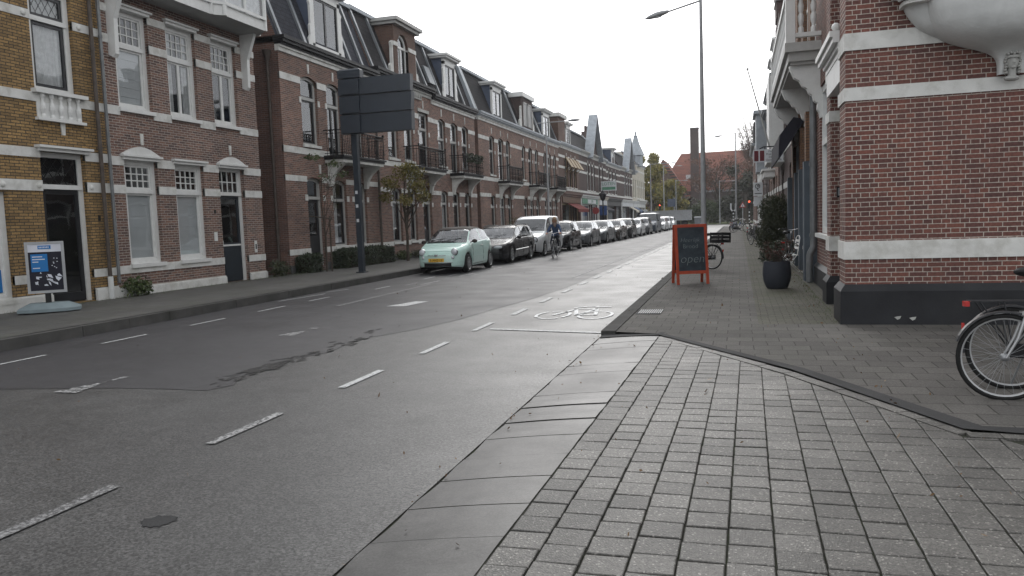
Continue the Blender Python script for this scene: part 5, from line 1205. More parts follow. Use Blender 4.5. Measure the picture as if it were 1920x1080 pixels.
# black sun blind under the balcony
b = B(); b.prism([(1.64, 21.9, 4.0), (1.64, 21.9, 3.9), (1.05, 21.9, 3.0), (1.02, 21.9, 3.02), (1.05, 21.9, 3.6), (1.4, 21.9, 4.05)], (0, 5.0, 0)); b.build('awning', 'awning_dark', h.root)
# ---- rest of the right-hand row
def rhouse(label, X, y0, y1, zt, bm_, ups, los, frame='wood_white', roof='slate_dark', z1=None, extra=None, group=None):
    h = House(label, X, y0, y1, zt, bm_, s=-1, z0=.04, group=group)
    U = [h.op(a, c, 4.5, 6.8, .1) for a, c in ups]; L_ = [h.op(a, c, .9, 3.3, .1) for a, c in los]; h.wall()
    for o in U+L_: h.window(o, frame, 'wood_black', zt=o['z1']-.8, fw=.1)
    for a in (.7, 2.5, 3.9, 6.3): h.band(a, a+.22)
    h.finish(); h.plinth(.4, 'plinth_black'); h.cornice(zt-.4, proud=.35, gut='zinc')
    if z1: h.mansard(zt+.1, z1, 1.3, m=roof)
    return h
r3 = rhouse('white rendered house with a tall ornate gable top, hung with the medical sign', 1.75, 27.2, 36.6, 7.9, 'brick_dark', [(28.2, 29.4), (30.6, 31.8), (33.2, 34.4)], [(28.2, 29.6), (33.2, 34.6)], z1=9.2)
b = B(); r3.box(b, -.15, .3, 33.0, 36.4, 7.9, 9.4); r3.box(b, -.2, .35, 34.0, 35.4, 9.4, 10.1); r3.box(b, -.22, .1, 32.9, 36.5, 8.6, 8.75); b.build('ornate_gable', 'brick_dark', r3.root)
b = B(); b.ball(r3.p(0, 34.7, 10.25), .28); r3.box(b, -.24, .36, 33.9, 35.5, 10.05, 10.15); b.build('finial', 'stone_grey', r3.root)
b = B(); r3.box(b, -.65, 0, 32.8, 36, 3.55, 3.9); r3.box(b, -.75, 0, 32.7, 36.1, 3.9, 4.0); r3.box(b, -.55, 0, 33.2, 35.8, 4.0, 7.0); b.build('bay', 'wood_white', r3.root)
r4 = rhouse('brick house with stepped white cornices behind the medical sign', 1.7, 36.6, 46.0, 7.6, 'brick_red', [(37.6, 38.8), (40.4, 41.6), (43.4, 44.6)], [(37.6, 38.8), (40.4, 41.6), (43.4, 44.6)], z1=8.9)
r4.dormer(38.6, 40.8, 7.8, 9.5, cheek='zinc_blue'); r4.dormer(42.6, 44.6, 7.8, 9.3, cheek='zinc_blue')
b = B(); r4.box(b, -.5, 0, 40.0, 43.0, 3.3, 3.6); r4.box(b, -.6, 0, 39.9, 43.1, 3.6, 3.7); b.build('door_canopy', 'wood_white', r4.root)
r5 = rhouse('banded brick house with blue-grey bay on the right beyond the potted plant', 1.65, 46.0, 56.0, 7.2, 'brick_dark', [(47, 48.2), (50, 51.2), (53, 54.2)], [(47, 48.2), (50, 51.2), (53, 54.2)], z1=8.3)
b = B(); r5.box(b, -.6, 0, 49, 52, 4.0, 7.4); r5.box(b, -.75, .1, 48.8, 52.2, 7.4, 7.6); b.build('bay', 'lead_light', r5.root)
r6 = rhouse('white painted house hung with the white portrait signs', 1.55, 56.0, 70.0, 6.4, 'plaster_white', [(58, 59.4), (62, 63.4), (66, 67.4)], [(58, 59.4), (62, 63.4), (66, 67.4)], z1=7.6)
r7 = rhouse('brick house with bold white bands at the far end of the right row', 1.45, 70.0, 84.0, 7.4, 'brick_red', [(72, 73.6), (76, 77.6), (80, 81.6)], [(72, 73.6), (76, 77.6), (80, 81.6)], z1=None)
b = B(); r7.box(b, .0, 5, 78, 84, 7.4, 10.1); b.build('attic', 'slate_dark', r7.root)
# signs on the right row
t = thing('medical_sign', 'maroon and pale grey medical practice sign sticking out on a bracket at right', 'sign', (1.7, 32, 3.78))
b = B(); b.box(.56, 1.66, 31.94, 32.0, 3.54, 4.02); s_ = b.build('panel', 'sign_white', t)
b = B(); b.box(.60, .76, 31.93, 31.94, 3.58, 3.98); b.box(.81, .97, 31.93, 31.94, 3.58, 3.98); b.build('emblem', 'sign_maroon', s_)
b = B()
for k, w in enumerate(('Medische', 'Praktijk voor', 'Integrale', 'Geneeskunde')): put_text(b, w, .105, lambda x, y, z, k=k: (1.32+x, 31.935-z, 3.935-k*.108+y))
b.build('lettering', 'ink', s_)
b = B(); b.tube([(1.75, 32, 4.12), (.95, 32, 4.12)], .025, 6); b.tube([(1.0, 32, 4.12), (1.0, 32, 4.0)], .02, 6); b.tube([(1.5, 32, 4.12), (1.5, 32, 4.0)], .02, 6); b.tube([(.95, 32, 4.12), (.8, 32, 4.05)], .025, 6); b.build('bracket', 'iron', t)
b = B(); b.tube([(.39, 32.3, 7.15), (1.2, 32.3, 4.05), (1.75, 32.3, 3.6)], [.02, .035, .035], 8); b.ball((.39, 32.3, 7.17), .05); tag(b.build('flagpole', 'wood_grey'), 'bare white flagpole slanting up and out above the medical sign', 'flagpole')
t = thing('portrait_sign', 'white square sign with a dark line drawing of a head, hung on the white house', 'sign', (1.5, 50, 2.9))
b = B(); b.box(.88, 1.42, 49.95, 50.05, 2.62, 3.42); s_ = b.build('panel', 'sign_white', t); b = B(); b.torus((1.12, 49.94, 3.2), .13, .02, 'y', 16, 5); b.tube([(1.12, 49.94, 3.08), (1.1, 49.94, 2.98), (1.2, 49.94, 2.93)], .02, 5); b.torus((1.15, 49.94, 3.22), .05, .015, 'y', 10, 4); b.box(.94, 1.36, 49.94, 49.95, 2.74, 2.78); b.build('drawing', 'ink', s_)
b = B(); b.tube([(1.4, 50, 3.3), (1.7, 50, 3.3)], .025, 6); b.build('bracket', 'iron', t)
b = B(); b.box(.9, 1.4, 50.2, 50.3, 2.0, 2.58); b.tube([(1.38, 50.25, 2.5), (1.7, 50.25, 2.5)], .02, 6); tag(b.build('blank_sign', 'sign_white'), 'plain white box sign directly below the portrait sign', 'sign')

# ================================================================ church and far background
t = thing('church', 'brick church with red tiled roofs and a square tower at the street end', 'church', (-8, 170, 0))
def pyr(pts, off): b = B(); b.prism(pts, off); return b
pyr([(-12.5, 172, 0), (22, 172, 0), (22, 172, 7), (-15.5, 172, 7)], (0, 22, 0)).build('wall', 'brick_dark', t)
b = B(); b.quad((-17, 171.5, 6.6), (24, 171.5, 6.6), (22, 180, 15.5), (-12.2, 180, 15.3)); b.quad((-17, 190, 6.6), (24, 190, 6.6), (22, 180, 15.5), (-12.2, 180, 15.3)); b.poly([(-17, 171.5, 6.6), (-12.2, 180, 15.3), (-17, 190, 6.6)]); b.build('roof', 'church_roof', t)
b = B(); b.box(-9.6, -7.9, 169, 171.4, 0, 19.6); tw = b.build('tower', 'brick_dark', t); b = B(); b.box(-9.7, -7.8, 168.9, 171.5, 19.6, 19.75); b.build('cap', 'zinc', tw)
b = B(); b.poly([(-19.5, 166, 0), (-10.2, 166, 0), (-10.2, 166, 5.8), (-14.9, 166, 13.0), (-19.5, 166, 5.8)]); b.quad((-10.2, 166, 0), (-10.2, 172, 0), (-10.2, 172, 5.8), (-10.2, 166, 5.8)); b.build('transept_wall', 'brick_brown', t)
b = B(); b.prism([(-20.0, 165.6, 5.2), (-14.9, 165.6, 13.3), (-14.9, 165.6, 13.0), (-19.8, 165.6, 5.0)], (0, 14, 0)); b.prism([(-9.6, 165.6, 5.2), (-14.9, 165.6, 13.3), (-14.9, 165.6, 12.9), (-9.9, 165.6, 4.9)], (0, 14, 0)); b.each('transept_roof', 'church_roof', t)
b = B(); b.prism([(-14.9, 165.3, 13.35), (-9.3, 165.3, 5.3), (-10.4, 165.3, 5.3), (-15.4, 165.3, 12.6)], (0, .3, 0)); b.build('verge', 'rooftile_red', t)
b = B(); b.box(-10.9, -9.9, 174.2, 175.2, 9.0, 10.3); b.build('skylight', 'sign_white', t)
b = B(); b.box(-7.9, 6, 171.2, 171.6, 6.3, 6.75); b.build('gutter', 'zinc', t)
# trees
def tree(name, label, loc, H, blobs, n, size, lm, trunk_r=.2, limbs=6, cat='tree', group=None, tm='bark', seed=1, twigs=0):
    rs = random.Random(seed); t = thing(name, label, cat, loc, group=group); x, y, z = loc; b = B()
    zt = z+H*.55; b.tube([(x, y, z), (x+.05*H*.1, y, z+H*.25), (x-.02*H, y, zt), (x+.01*H, y, z+H*.8)], [trunk_r, trunk_r*.8, trunk_r*.5, trunk_r*.12], 8)
    ends = []
    for k in range(limbs):
        bb = rs.choice(blobs); e = Vector((bb[0]+rs.uniform(-.6, .6)*bb[3], bb[1]+rs.uniform(-.6, .6)*bb[4], bb[2]+rs.uniform(-.4, .8)*bb[5])); s0 = Vector((x, y, z+H*rs.uniform(.22, .6)))
        mid = (s0+e)/2+Vector((0, 0, -.06*H*rs.random())); b.tube([tuple(s0), tuple(mid), tuple(e)], [trunk_r*.4, trunk_r*.22, trunk_r*.06], 5); ends.append((mid, e))
    for k in range(twigs):
        m_, e = rs.choice(ends); s0 = m_.lerp(e, rs.random()); d = Vector((rs.gauss(0, 1), rs.gauss(0, 1), rs.gauss(.6, .8))).normalized()*H*rs.uniform(.05, .16); w = Vector((rs.gauss(0, 1), rs.gauss(0, 1), rs.gauss(.3, 1)))*H*.015
        b.tube([tuple(s0), tuple(s0+d*.5+w), tuple(s0+d)], [trunk_r*.06+.004, trunk_r*.04+.003, .002+trunk_r*.015], 4, False)
    b.build('trunk', tm, t)
    if n:
        st = random.getstate(); random.seed(seed); b = B(); leaves(b, blob_pts(blobs, n), size); b.build('crown', lm, t); random.setstate(st)
    return t
rs = random.Random(5)
def cloud(cx, cy, cz, R, H, n=9, sq=1.0):
    return [(cx+rs.uniform(-R, R)*.75, cy+rs.uniform(-R, R)*.5, cz+rs.uniform(-.5, .5)*H, R*rs.uniform(.28, .5), R*rs.uniform(.28, .5), H*rs.uniform(.13, .26)) for _ in range(n)]
tree('tree', 'large yellow-green autumn tree beside the spired corner house', (-13.8, 134, 0), 11, [(X_+rs.uniform(-.8, .8)*R_s, 134+rs.uniform(-.6, .6)*R_s, Z_+rs.uniform(-.8, .8)*R_s, R_s*rs.uniform(.3, .5), R_s*.4, R_s*rs.uniform(.22, .4)) for X_, Z_, R_s in ((-14.2, 9.8, 2.2), (-12.8, 7.6, 2.8), (-15.4, 6.8, 3.0), (-11.0, 5.4, 2.2), (-13.4, 4, 3.4), (-16.5, 4.4, 3.0)) for _ in range(8)], 26000, .22, 'leaf_mix', .35, 10, seed=2)
tree('tree', 'smaller olive green tree in front of the left church roof', (-11.2, 138, 0), 6.5, cloud(-10.8, 138, 3.0, 2.6, 5, 20), 9000, .24, 'leaf_mix', .25, 8, seed=3)
tree('tree', 'rust coloured tree before the long church roof, right of the square tower', (-3.5, 140, 0), 12.5, cloud(-2.5, 140, 8.2, 6, 5.5, 20), 3000, .17, 'leaf_rust', .28, 26, seed=4, twigs=500)
tree('bare_tree', 'bare tree with fine twigs rising above the church roof at right', (3.5, 150, 0), 19.5, cloud(3.0, 150, 14, 4.2, 9, 16), 0, .2, 'leaf_rust', .3, 34, seed=6, twigs=1500, tm='twig')
tree('tree', 'dark tree with a thick trunk behind the warning triangle', (1.0, 128, 0), 9.5, cloud(1.2, 128, 5.2, 3.4, 7, 16), 5000, .22, 'leaf_dark', .5, 10, seed=7)
for i, (x, y, w, hh, m_, lab) in enumerate(((-11.8, 142, 3.4, 4.6, 'leaf_dark', 'dark bush at the foot of the church transept'), (-7.5, 139, 3.0, 3.9, 'leaf_green', 'green bush left of the near lamp post at the street end'), (-4.2, 137, 2.8, 5.0, 'leaf_green', 'green bush right of the near lamp post at the street end'), (-.9, 136, 2.9, 5.6, 'leaf_dark', 'tall dark bush behind the U-shaped signpost'), (4.5, 132, 3.4, 6.4, 'leaf_dark', 'tall dark bush behind the red traffic light'))):
    t = thing('bush', lab, 'bush', (x, y, 0)); b = B(); random.seed(20+i); leaves(b, blob_pts([(x+rs.uniform(-.5, .5)*w, y+rs.uniform(-1, 1), hh*rs.uniform(.25, .62), w*rs.uniform(.4, .6), w*.5, hh*rs.uniform(.22, .36)) for _ in range(12)], 3500), .2); b.build('foliage', m_, t)
    b = B()
    for k in range(5): b.tube([(x+k*.2-.4, y, 0), (x+(k-2)*.6, y+.1, hh*.7)], [.08, .03], 5)
    b.each('stem', 'bark', t)
b = B(); random.seed(9); 
for i in range(9000):
    x = random.uniform(-60, 45); b_y = random.uniform(150, 162); z = random.random()**1.3*(5.5+2*math.sin(x*.35)); leaves(b, [(x, b_y, z)], .3)
tag(b.build('far_shrubbery', 'leaf_dark'), kind='stuff')
# ================================================================ cars
def smooth(x, y, k=2):
    y = np.array(y, float)
    for _ in range(k): y[1:-1] = (y[:-2]+2*y[1:-1]+y[2:])/4
    return y
def make_car(name, label, cat, S, paint, grp='cars parked nose to tail along the left kerb'):
    """front at y=0 facing -y. S: L W H, top profile, belt profile, cowl/roof stations, wheels"""
    L, Wd = S['L'], S['W']/2
    t = thing(name, label, cat, (0, 0, 0), group=grp)
    wf, wr, wr_ = S['wf'], S['wr'], S.get('R', .31)
    us = sorted(set([round(x, 3) for x in np.linspace(0, L, int(L/.05)+1)]+[round(w+d, 3) for w in (wf, wr) for d in np.linspace(-wr_-.06, wr_+.06, 17)]+[.02, .05, L-.02, L-.05]+[round(S[k], 3) for k in ('cowl', 'roof0', 'roof1', 'tail')]))
    us = np.array([u for u in us if 0 <= u <= L])
    T = smooth(us, np.interp(us, *zip(*S['top'])), 1); Bt = np.minimum(np.interp(us, *zip(*S['belt'])), T-.02)
    plan = np.interp(us, *zip(*S['plan']))*Wd; zs = np.interp(us, [0, .3, L-.3, L], [.24, .2, .22, .3])
    arch = wr_+.055
    zb = []
    for u, z in zip(us, zs):
        for w in (wf, wr):
            if abs(u-w) < arch: z = max(z, wr_+math.sqrt(max(0, arch**2-(u-w)**2)))
        zb.append(z)
    tumble = S.get('tumble', .30)
    NS = 15
    def section(i):
        b0, bt, tp, w = zb[i], Bt[i], T[i], plan[i]; g = tp-bt; wr2 = w-.05-tumble*g
        p = [(w-.045, b0), (w-.008, b0+.12*(bt-b0)), (w+.012, b0+.4*(bt-b0)), (w+.008, b0+.68*(bt-b0)), (w-.012, b0+.9*(bt-b0)), (w-.032, bt), (w-.05, bt+min(.025, g*.3))]
        gt = g-.03*min(1, g/.3)-min(.05, g*.25)
        q0, q1 = (w-.05, bt+min(.025, g*.3)), (wr2, bt+gt)
        p += [(q0[0]+(q1[0]-q0[0])*k/3, q0[1]+(q1[1]-q0[1])*k/3) for k in (1, 2, 3)]
        p += [(wr2-.035, bt+gt+(tp-bt-gt)*.45), (wr2-.09, bt+gt+(tp-bt-gt)*.75), (wr2*.66, tp-(tp-bt-gt)*.08), (wr2*.33, tp), (0, tp)]
        return p
    secs = [section(i) for i in range(len(us))]
    n = len(secs[0]); body = B(); gl = {k: B() for k in ('windscreen', 'rear_window', 'sl', 'sr', 'sl2', 'sr2')}; roofb = B(); doors = {}
    V = [[(x, u, z) for x, z in s] for s, u in zip(secs, us)]
    cow, r0, r1, tail = S['cowl'], S['roof0'], S['roof1'], S['tail']; bp = S['bpillar']; g0, g1 = S['side']
    for i in range(len(us)-1):
        um = (us[i]+us[i+1])/2; g = (T[i]+T[i+1]-Bt[i]-Bt[i+1])/2
        for j in range(n-1):
            for sgn in (1, -1):
                q = [V[i][j], V[i][j+1], V[i+1][j+1], V[i+1][j]]; q = [(sgn*a, b_, c) for a, b_, c in q]
                tgt = body
                if j in (6, 7, 8) and g0 < um < g1 and g > .14 and abs(um-bp) > .045 and (not S.get('cp') or abs(um-S['cp']) > .05):
                    tgt = gl[('sl' if sgn > 0 else 'sr')+('' if um < bp else '2')]
                elif j >= 10 and cow < um < r0-.03: tgt = gl['windscreen']
                elif j >= 10 and r1+.03 < um < tail: tgt = gl['rear_window']
                elif j >= 9 and S.get('darkroof') and r0-.03 <= um <= r1+.03: tgt = roofb
                tgt.quad(*q)
    # nose and tail caps
    for end, i, sg in (('f', 0, -1), ('r', len(us)-1, 1)):
        ks = [1, .8, .6, .4, .2, 0]; bul = S.get('bulge', .09)
        for a in range(5):
            for j in range(n-1):
                for sgn in (1, -1):
                    pt = lambda k, jj: (sgn*V[i][jj][0]*k, V[i][jj][1]+sg*bul*(1-k*k)*(1 if V[i][jj][2] < Bt[i]+.5 else 1), V[i][jj][2])
                    body.quad(pt(ks[a], j), pt(ks[a], j+1), pt(ks[a+1], j+1), pt(ks[a+1], j))
    bo = body.build('body', paint, t, smooth=True)
    gm = 'car_glass'
    for k, nm in (('windscreen', 'windscreen'), ('rear_window', 'rear_window'), ('sl', 'side_window'), ('sr', 'side_window'), ('sl2', 'side_window'), ('sr2', 'side_window')):
        if gl[k].f and not (S.get('panel') and k in ('sl2', 'sr2', 'rear_window')): gl[k].each(nm, gm, t, smooth=True, weld=True) if (S.get('cp') and k in ('sl2', 'sr2')) else gl[k].build(nm, gm, t, smooth=True)
        elif gl[k].f: gl[k].build('side_panel', paint, t, smooth=True)
    if roofb.f: roofb.build('roof', 'soft_top', t, smooth=True)
    # dark cabin below the glass: seats, dashboard
    b = B(); wi = Wd-.16
    b.box(-wi, wi, cow+.05, tail-.05, .3, min(.82, Bt.max()-.08))
    for x in (-.36, .36):
        b.box(x-.24, x+.24, bp-.25, bp-.1, .7, Bt.max()+.22); b.box(x-.12, x+.12, bp-.24, bp-.16, Bt.max()+.2, Bt.max()+.4)
    b.build('cabin', 'plastic_black', t)
    b = B(); b.box(-Wd+.12, Wd-.12, .3, L-.3, .16, .5)
    for w in (wf, wr): b.box(-Wd+.08, Wd-.08, w-wr_-.03, w+wr_+.03, .3, .68)
    b.build('underbody', 'underbody', t)
    cap = lambda x: -S.get('bulge', .09)*(1-(x/(plan[0]))**2)
    def fstrip(bb, xa, xb, z0, z1, o=.008, th=.03, nn=10, slope=0):
        for k in range(nn):
            x0, x1 = xa+(xb-xa)*k/nn, xa+(xb-xa)*(k+1)/nn; y0, y1 = cap(x0)-o, cap(x1)-o
            bb.prism([(x0, y0, z0), (x1, y1, z0), (x1, y1+slope, z1), (x0, y0+slope, z1)], (0, th, 0))
    # trims by style
    b = B()
    for (xa, xb, z0, z1) in S['dark']: fstrip(b, xa, xb, z0, z1, .012)
    if b.f: b.build('grille', 'plastic_black', t)
    b = B()
    for (xa, xb, z0, z1) in S.get('bright', []): fstrip(b, xa, xb, z0, z1, .022)
    if b.f: b.each('trim', 'chrome', t) if len(S.get('bright')) < 1 else b.build('trim', 'chrome', t)
    # number plate
    b = B(); pz = S.get('plate', .42); b.box(-.26, .26, cap(0)-.028, cap(0)-.01, pz-.055, pz+.055); pl = b.build('number_plate', 'plate_yellow', t)
    b = B()
    if S.get('text'): put_text(b, S['text'], .10, lambda x, y, z: (x, cap(0)-.031-z, pz+y-.003)); b.build('lettering', 'ink', pl)
    # lamps
    for sg in (1, -1):
        for (x, u, z, rx, ry, rz, nm) in S['lamps']:
            b = B(); b.ball((sg*x, u, z), (rx, ry, rz), 14, 9); hl = b.build('headlight' if nm != 'fog' else 'fog_light', 'lens', t, smooth='all')
            b = B(); b.ball((sg*x, u+.012, z), (rx*1.14, ry*.98, rz*1.16), 14, 9); b.build('bezel', 'chrome' if nm == 'round' or nm == 'fog' else 'plastic_black', hl, smooth='all')
    # wheels
    for w in (wf, wr):
        for sg in (1, -1):
            xo = sg*(Wd-.015); R = wr_; b = B()
            b.lathe([(R*.66, sg*-.0), (R*.70, sg*.012), (R*.93, sg*.012), (R, sg*-.02), (R, sg*-.17), (R*.9, sg*-.2), (R*.6, sg*-.2)], (xo, w, R), 'x', 30)
            whl = b.build('wheel', 'rubber', t, smooth=True)
            b = B(); b.lathe([(R*.68, sg*.004), (R*.63, -sg*.012), (R*.60, -sg*.05), (R*.2, -sg*.03), (R*.16, -sg*.0), (0, sg*.004)], (xo, w, R), 'x', 30); 
            ns = S.get('spokes', 7)
            dk = B(); dk.lathe([(R*.64, -sg*.03), (0, -sg*.028)], (xo, w, R), 'x', 24)
            b = B(); b.lathe([(R*.69, sg*.006), (R*.66, sg*.014), (R*.60, sg*.0), (R*.60, -sg*.03)], (xo, w, R), 'x', 30)
            for k in range(ns):
                a = 2*math.pi*k/ns; ca, sa = math.cos(a), math.sin(a); e = R*.035*(9/ns if ns < 9 else 1)
                b.prism([(xo+sg*.0, w+ca*R*.12-sa*e*1.6, R+sa*R*.12+ca*e*1.6), (xo, w+ca*R*.62-sa*e, R+sa*R*.62+ca*e), (xo, w+ca*R*.62+sa*e, R+sa*R*.62-ca*e), (xo, w+ca*R*.12+sa*e*1.6, R+sa*R*.12-ca*e*1.6)], (-sg*.02, 0, 0))
            b.ball((xo, w, R), (.02, R*.16, R*.16), 10, 6)
            rim = b.build('rim', 'alloy', whl, smooth=False); dk.build('rim_well', 'underbody', whl)
    # mirrors, door seams, handles, wiper
    im = int(np.argmin(abs(us-(cow+.28)))); xm = plan[im]-.05; zm = Bt[im]+.07
    for sg in (1, -1):
        b = B(); b.ball((sg*(xm+.13), us[im], zm), (.095, .06, .062), 12, 8); b.tube([(sg*(xm-.02), us[im]+.03, zm-.04), (sg*(xm+.08), us[im], zm-.01)], .02, 6); b.build('mirror', S.get('mirror', paint), t, smooth='all')
    def side(u, f): i = int(np.argmin(abs(us-u))); b0 = zb[i]; z = b0+f*(Bt[i]-b0); xs = [p_[0] for p_ in secs[i][:6]]; zz = [p_[1] for p_ in secs[i][:6]]; return float(np.interp(z, zz, xs)), us[i], z
    for sg in (1, -1):
        for (a, c) in S['doors']:
            pts = [side(a, f) for f in (.98, .75, .5, .25, .08)]; pts += [side(a+(c-a)*k/6, .08) for k in range(1, 6)]; pts += [side(c, f) for f in (.08, .25, .5, .75, .98)]
            b = B(); b.tube([(sg*(x+.001), u, z) for x, u, z in pts], .0055, 4); dr_ = b.build('door', 'underbody', t)
            x, u, z = side(c-.14, .84); b = B(); b.tube([(sg*(x+.012), u-.09, z), (sg*(x+.022), u, z+.003), (sg*(x+.012), u+.09, z)], .012, 6); b.build('handle', S.get('handle', paint), dr_)
        if S.get('sidetrim'):
            b = B(); pts = [side(u, .42) for u in np.linspace(wf+.45, wr-.42, 8)]; b.tube([(sg*(x+.006), u, z) for x, u, z in pts], .014, 5); b.build('side_trim', S['sidetrim'], t)
    i = int(np.argmin(abs(us-(cow+.08)))); b = B()
    for x0 in (-.45, .12): b.tube([(x0-.1, us[i]-.03, T[i]+.02), (x0+.35, us[i]+.1, T[i]+.075)], .008, 4)
    b.build('wiper', 'plastic_black', t)
    if S.get('rails'):
        b = B()
        for sg in (1, -1):
            pts = []
            for u in np.linspace(r0+.15, r1-.1, 6): i = int(np.argmin(abs(us-u))); pts.append((sg*(secs[i][10][0]), us[i], secs[i][10][1]+.05))
            b.tube(pts, .018, 6)
        b.each('roof_rail', 'plastic_black', t)
    return t
PL = lambda f, r, L: [(0, f), (.12, f+(1-f)*.45), (.32, f+(1-f)*.8), (.7, 1), (L-.8, 1), (L-.3, r+(1-r)*.7), (L, r)]
fiat = dict(L=3.55, W=1.63, H=1.49, wf=.72, wr=3.02, R=.30, top=[(0, .62), (.04, .73), (.12, .79), (.4, .88), (.74, .945), (.80, .97), (1.08, 1.17), (1.38, 1.37), (1.62, 1.455), (2.1, 1.49), (2.5, 1.475), (2.9, 1.38), (3.2, 1.15), (3.4, .98), (3.5, .9), (3.55, .75)],
    belt=[(0, .60), (.2, .74), (.6, .86), (.9, .93), (1.6, .96), (2.6, 1.0), (3.2, 1.02), (3.55, .8)], plan=[(0, .62), (.08, .76), (.2, .87), (.4, .95), (.7, 1), (2.9, 1), (3.3, .92), (3.55, .72)], cowl=.81, roof0=1.48, roof1=2.7, tail=3.25, bpillar=2.18, side=(1.02, 3.0),
    dark=[(-.46, .46, .245, .36)], bright=[(-.30, -.085, .60, .615), (.085, .30, .60, .615), (-.055, .055, .575, .64), (-.5, .5, .375, .39)], plate=.455, text='8-XHZ-15', lamps=[(.55, .05, .70, .105, .07, .105, 'round'), (.50, -.0, .53, .05, .04, .05, 'fog')], doors=[(1.12, 2.16)], darkroof=True, mirror='soft_top', handle='chrome', spokes=14, tumble=.34, bulge=.14)
estate = dict(L=4.71, W=1.80, H=1.47, wf=.92, wr=3.68, R=.33, top=[(0, .60), (.06, .68), (.3, .77), (1.2, .93), (1.28, .96), (1.7, 1.2), (2.05, 1.39), (2.4, 1.45), (3.4, 1.47), (4.2, 1.44), (4.35, 1.38), (4.6, 1.0), (4.71, .75)],
    belt=[(0, .58), (.5, .76), (1.3, .90), (3, .95), (4.4, .98), (4.71, .8)], plan=PL(.72, .85, 4.71), cowl=1.30, roof0=2.0, roof1=4.2, tail=4.6, bpillar=2.55, cp=3.45, side=(1.75, 4.3), dark=[(-.34, .34, .50, .62), (-.62, .62, .22, .36), (-.7, .7, .40, .42)], bright=[(-.36, .36, .62, .635)], plate=.45, text='34-JH-BN', lamps=[(.60, .03, .645, .19, .08, .075, 'wide')], doors=[(1.62, 2.52), (2.58, 3.45)], rails=True, sidetrim='chrome', tumble=.30, bulge=.12)
van = dict(L=4.4, W=1.80, H=1.83, wf=.86, wr=3.54, R=.32, top=[(0, .72), (.06, .82), (.3, .92), (1.0, 1.09), (1.06, 1.12), (1.4, 1.42), (1.75, 1.68), (2.0, 1.77), (2.4, 1.82), (4.1, 1.81), (4.25, 1.78), (4.38, 1.2), (4.4, .8)],
    belt=[(0, .7), (.5, .88), (1.1, 1.05), (4.4, 1.08)], plan=PL(.78, .93, 4.4), cowl=1.08, roof0=1.78, roof1=4.15, tail=4.38, bpillar=2.30, side=(1.42, 2.32), dark=[(-.69, .69, .25, .57), (-.38, .38, .66, .74)], bright=[(-.3, .3, .70, .71)], plate=.42, text='5-VKX-87', lamps=[(.62, .03, .75, .13, .08, .12, 'wide')], doors=[(1.38, 2.34), (2.5, 3.3)], panel=True, sidetrim='plastic_black', tumble=.16, bulge=.10, mirror='plastic_black')
hatch = dict(L=4.2, W=1.78, H=1.48, wf=.86, wr=3.48, R=.32, top=[(0, .62), (.06, .72), (.3, .80), (1.05, .96), (1.12, .99), (1.6, 1.28), (1.9, 1.43), (2.3, 1.48), (3.1, 1.46), (3.6, 1.38), (3.95, 1.1), (4.1, .95), (4.2, .7)],
    belt=[(0, .6), (.5, .78), (1.2, .92), (3, .97), (3.9, 1.0), (4.2, .8)], plan=PL(.74, .82, 4.2), cowl=1.14, roof0=1.82, roof1=3.4, tail=4.02, bpillar=2.35, side=(1.6, 3.75), dark=[(-.46, .46, .57, .64), (-.62, .62, .24, .40)], bright=[(-.46, .46, .555, .565)], plate=.47, text='12-RZ-KT', lamps=[(.60, .03, .665, .17, .08, .07, 'wide')], doors=[(1.45, 2.32), (2.38, 3.2)], sidetrim='plastic_black', tumble=.32, bulge=.12)
small = dict(L=3.72, W=1.66, H=1.54, wf=.72, wr=3.13, R=.29, top=[(0, .64), (.05, .74), (.25, .84), (.85, 1.0), (.92, 1.03), (1.3, 1.3), (1.6, 1.47), (2.0, 1.54), (2.7, 1.52), (3.2, 1.42), (3.5, 1.1), (3.65, .9), (3.72, .7)],
    belt=[(0, .62), (.4, .82), (1.0, .95), (3, 1.0), (3.5, 1.0), (3.72, .8)], plan=PL(.68, .78, 3.72), cowl=.94, roof0=1.55, roof1=3.0, tail=3.55, bpillar=2.05, side=(1.3, 3.3), dark=[(-.3, .3, .55, .62), (-.5, .5, .24, .38)], bright=[(-.3, .3, .62, .63)], plate=.46, text='56-SB-LD', lamps=[(.50, .07, .74, .11, .08, .11, 'round')], doors=[(1.2, 2.02), (2.08, 2.8)], tumble=.28, bulge=.12, sidetrim='plastic_black')
bus = dict(L=4.9, W=1.92, H=1.97, wf=.9, wr=3.9, R=.34, top=[(0, .8), (.05, .92), (.3, 1.02), (.8, 1.16), (.86, 1.2), (1.2, 1.55), (1.55, 1.86), (1.9, 1.95), (4.6, 1.95), (4.85, 1.85), (4.9, 1.0)],
    belt=[(0, .75), (.5, .98), (.9, 1.12), (4.9, 1.15)], plan=PL(.82, .94, 4.9), cowl=.88, roof0=1.58, roof1=4.6, tail=4.88, bpillar=2.1, side=(1.25, 2.12), dark=[(-.6, .6, .28, .5), (-.5, .5, .66, .78)], bright=[(-.5, .5, .72, .73)], plate=.55, lamps=[(.68, .03, .82, .15, .08, .10, 'wide')], doors=[(1.2, 2.1)], panel=True, tumble=.12, bulge=.08, mirror='plastic_black')
def xo(y): return float(np.interp(y, [24, 30, 40, 50, 60, 80, 95], [-8.42, -8.45, -8.3, -8.15, -7.85, -7.5, -7.3]))
def park(t, S, y): t.location = (xo(y+S['L']/2)-S['W']/2, y, 0); t.rotation_euler = (0, 0, -math.atan2(xo(y+S['L'])-xo(y), S['L']))
CG = 'cars parked nose to tail along the left kerb'
c = make_car('parked_car', 'small mint green hatchback with round headlights and dark roof, nearest parked car', 'car', fiat, 'mint'); park(c, fiat, 23.25)
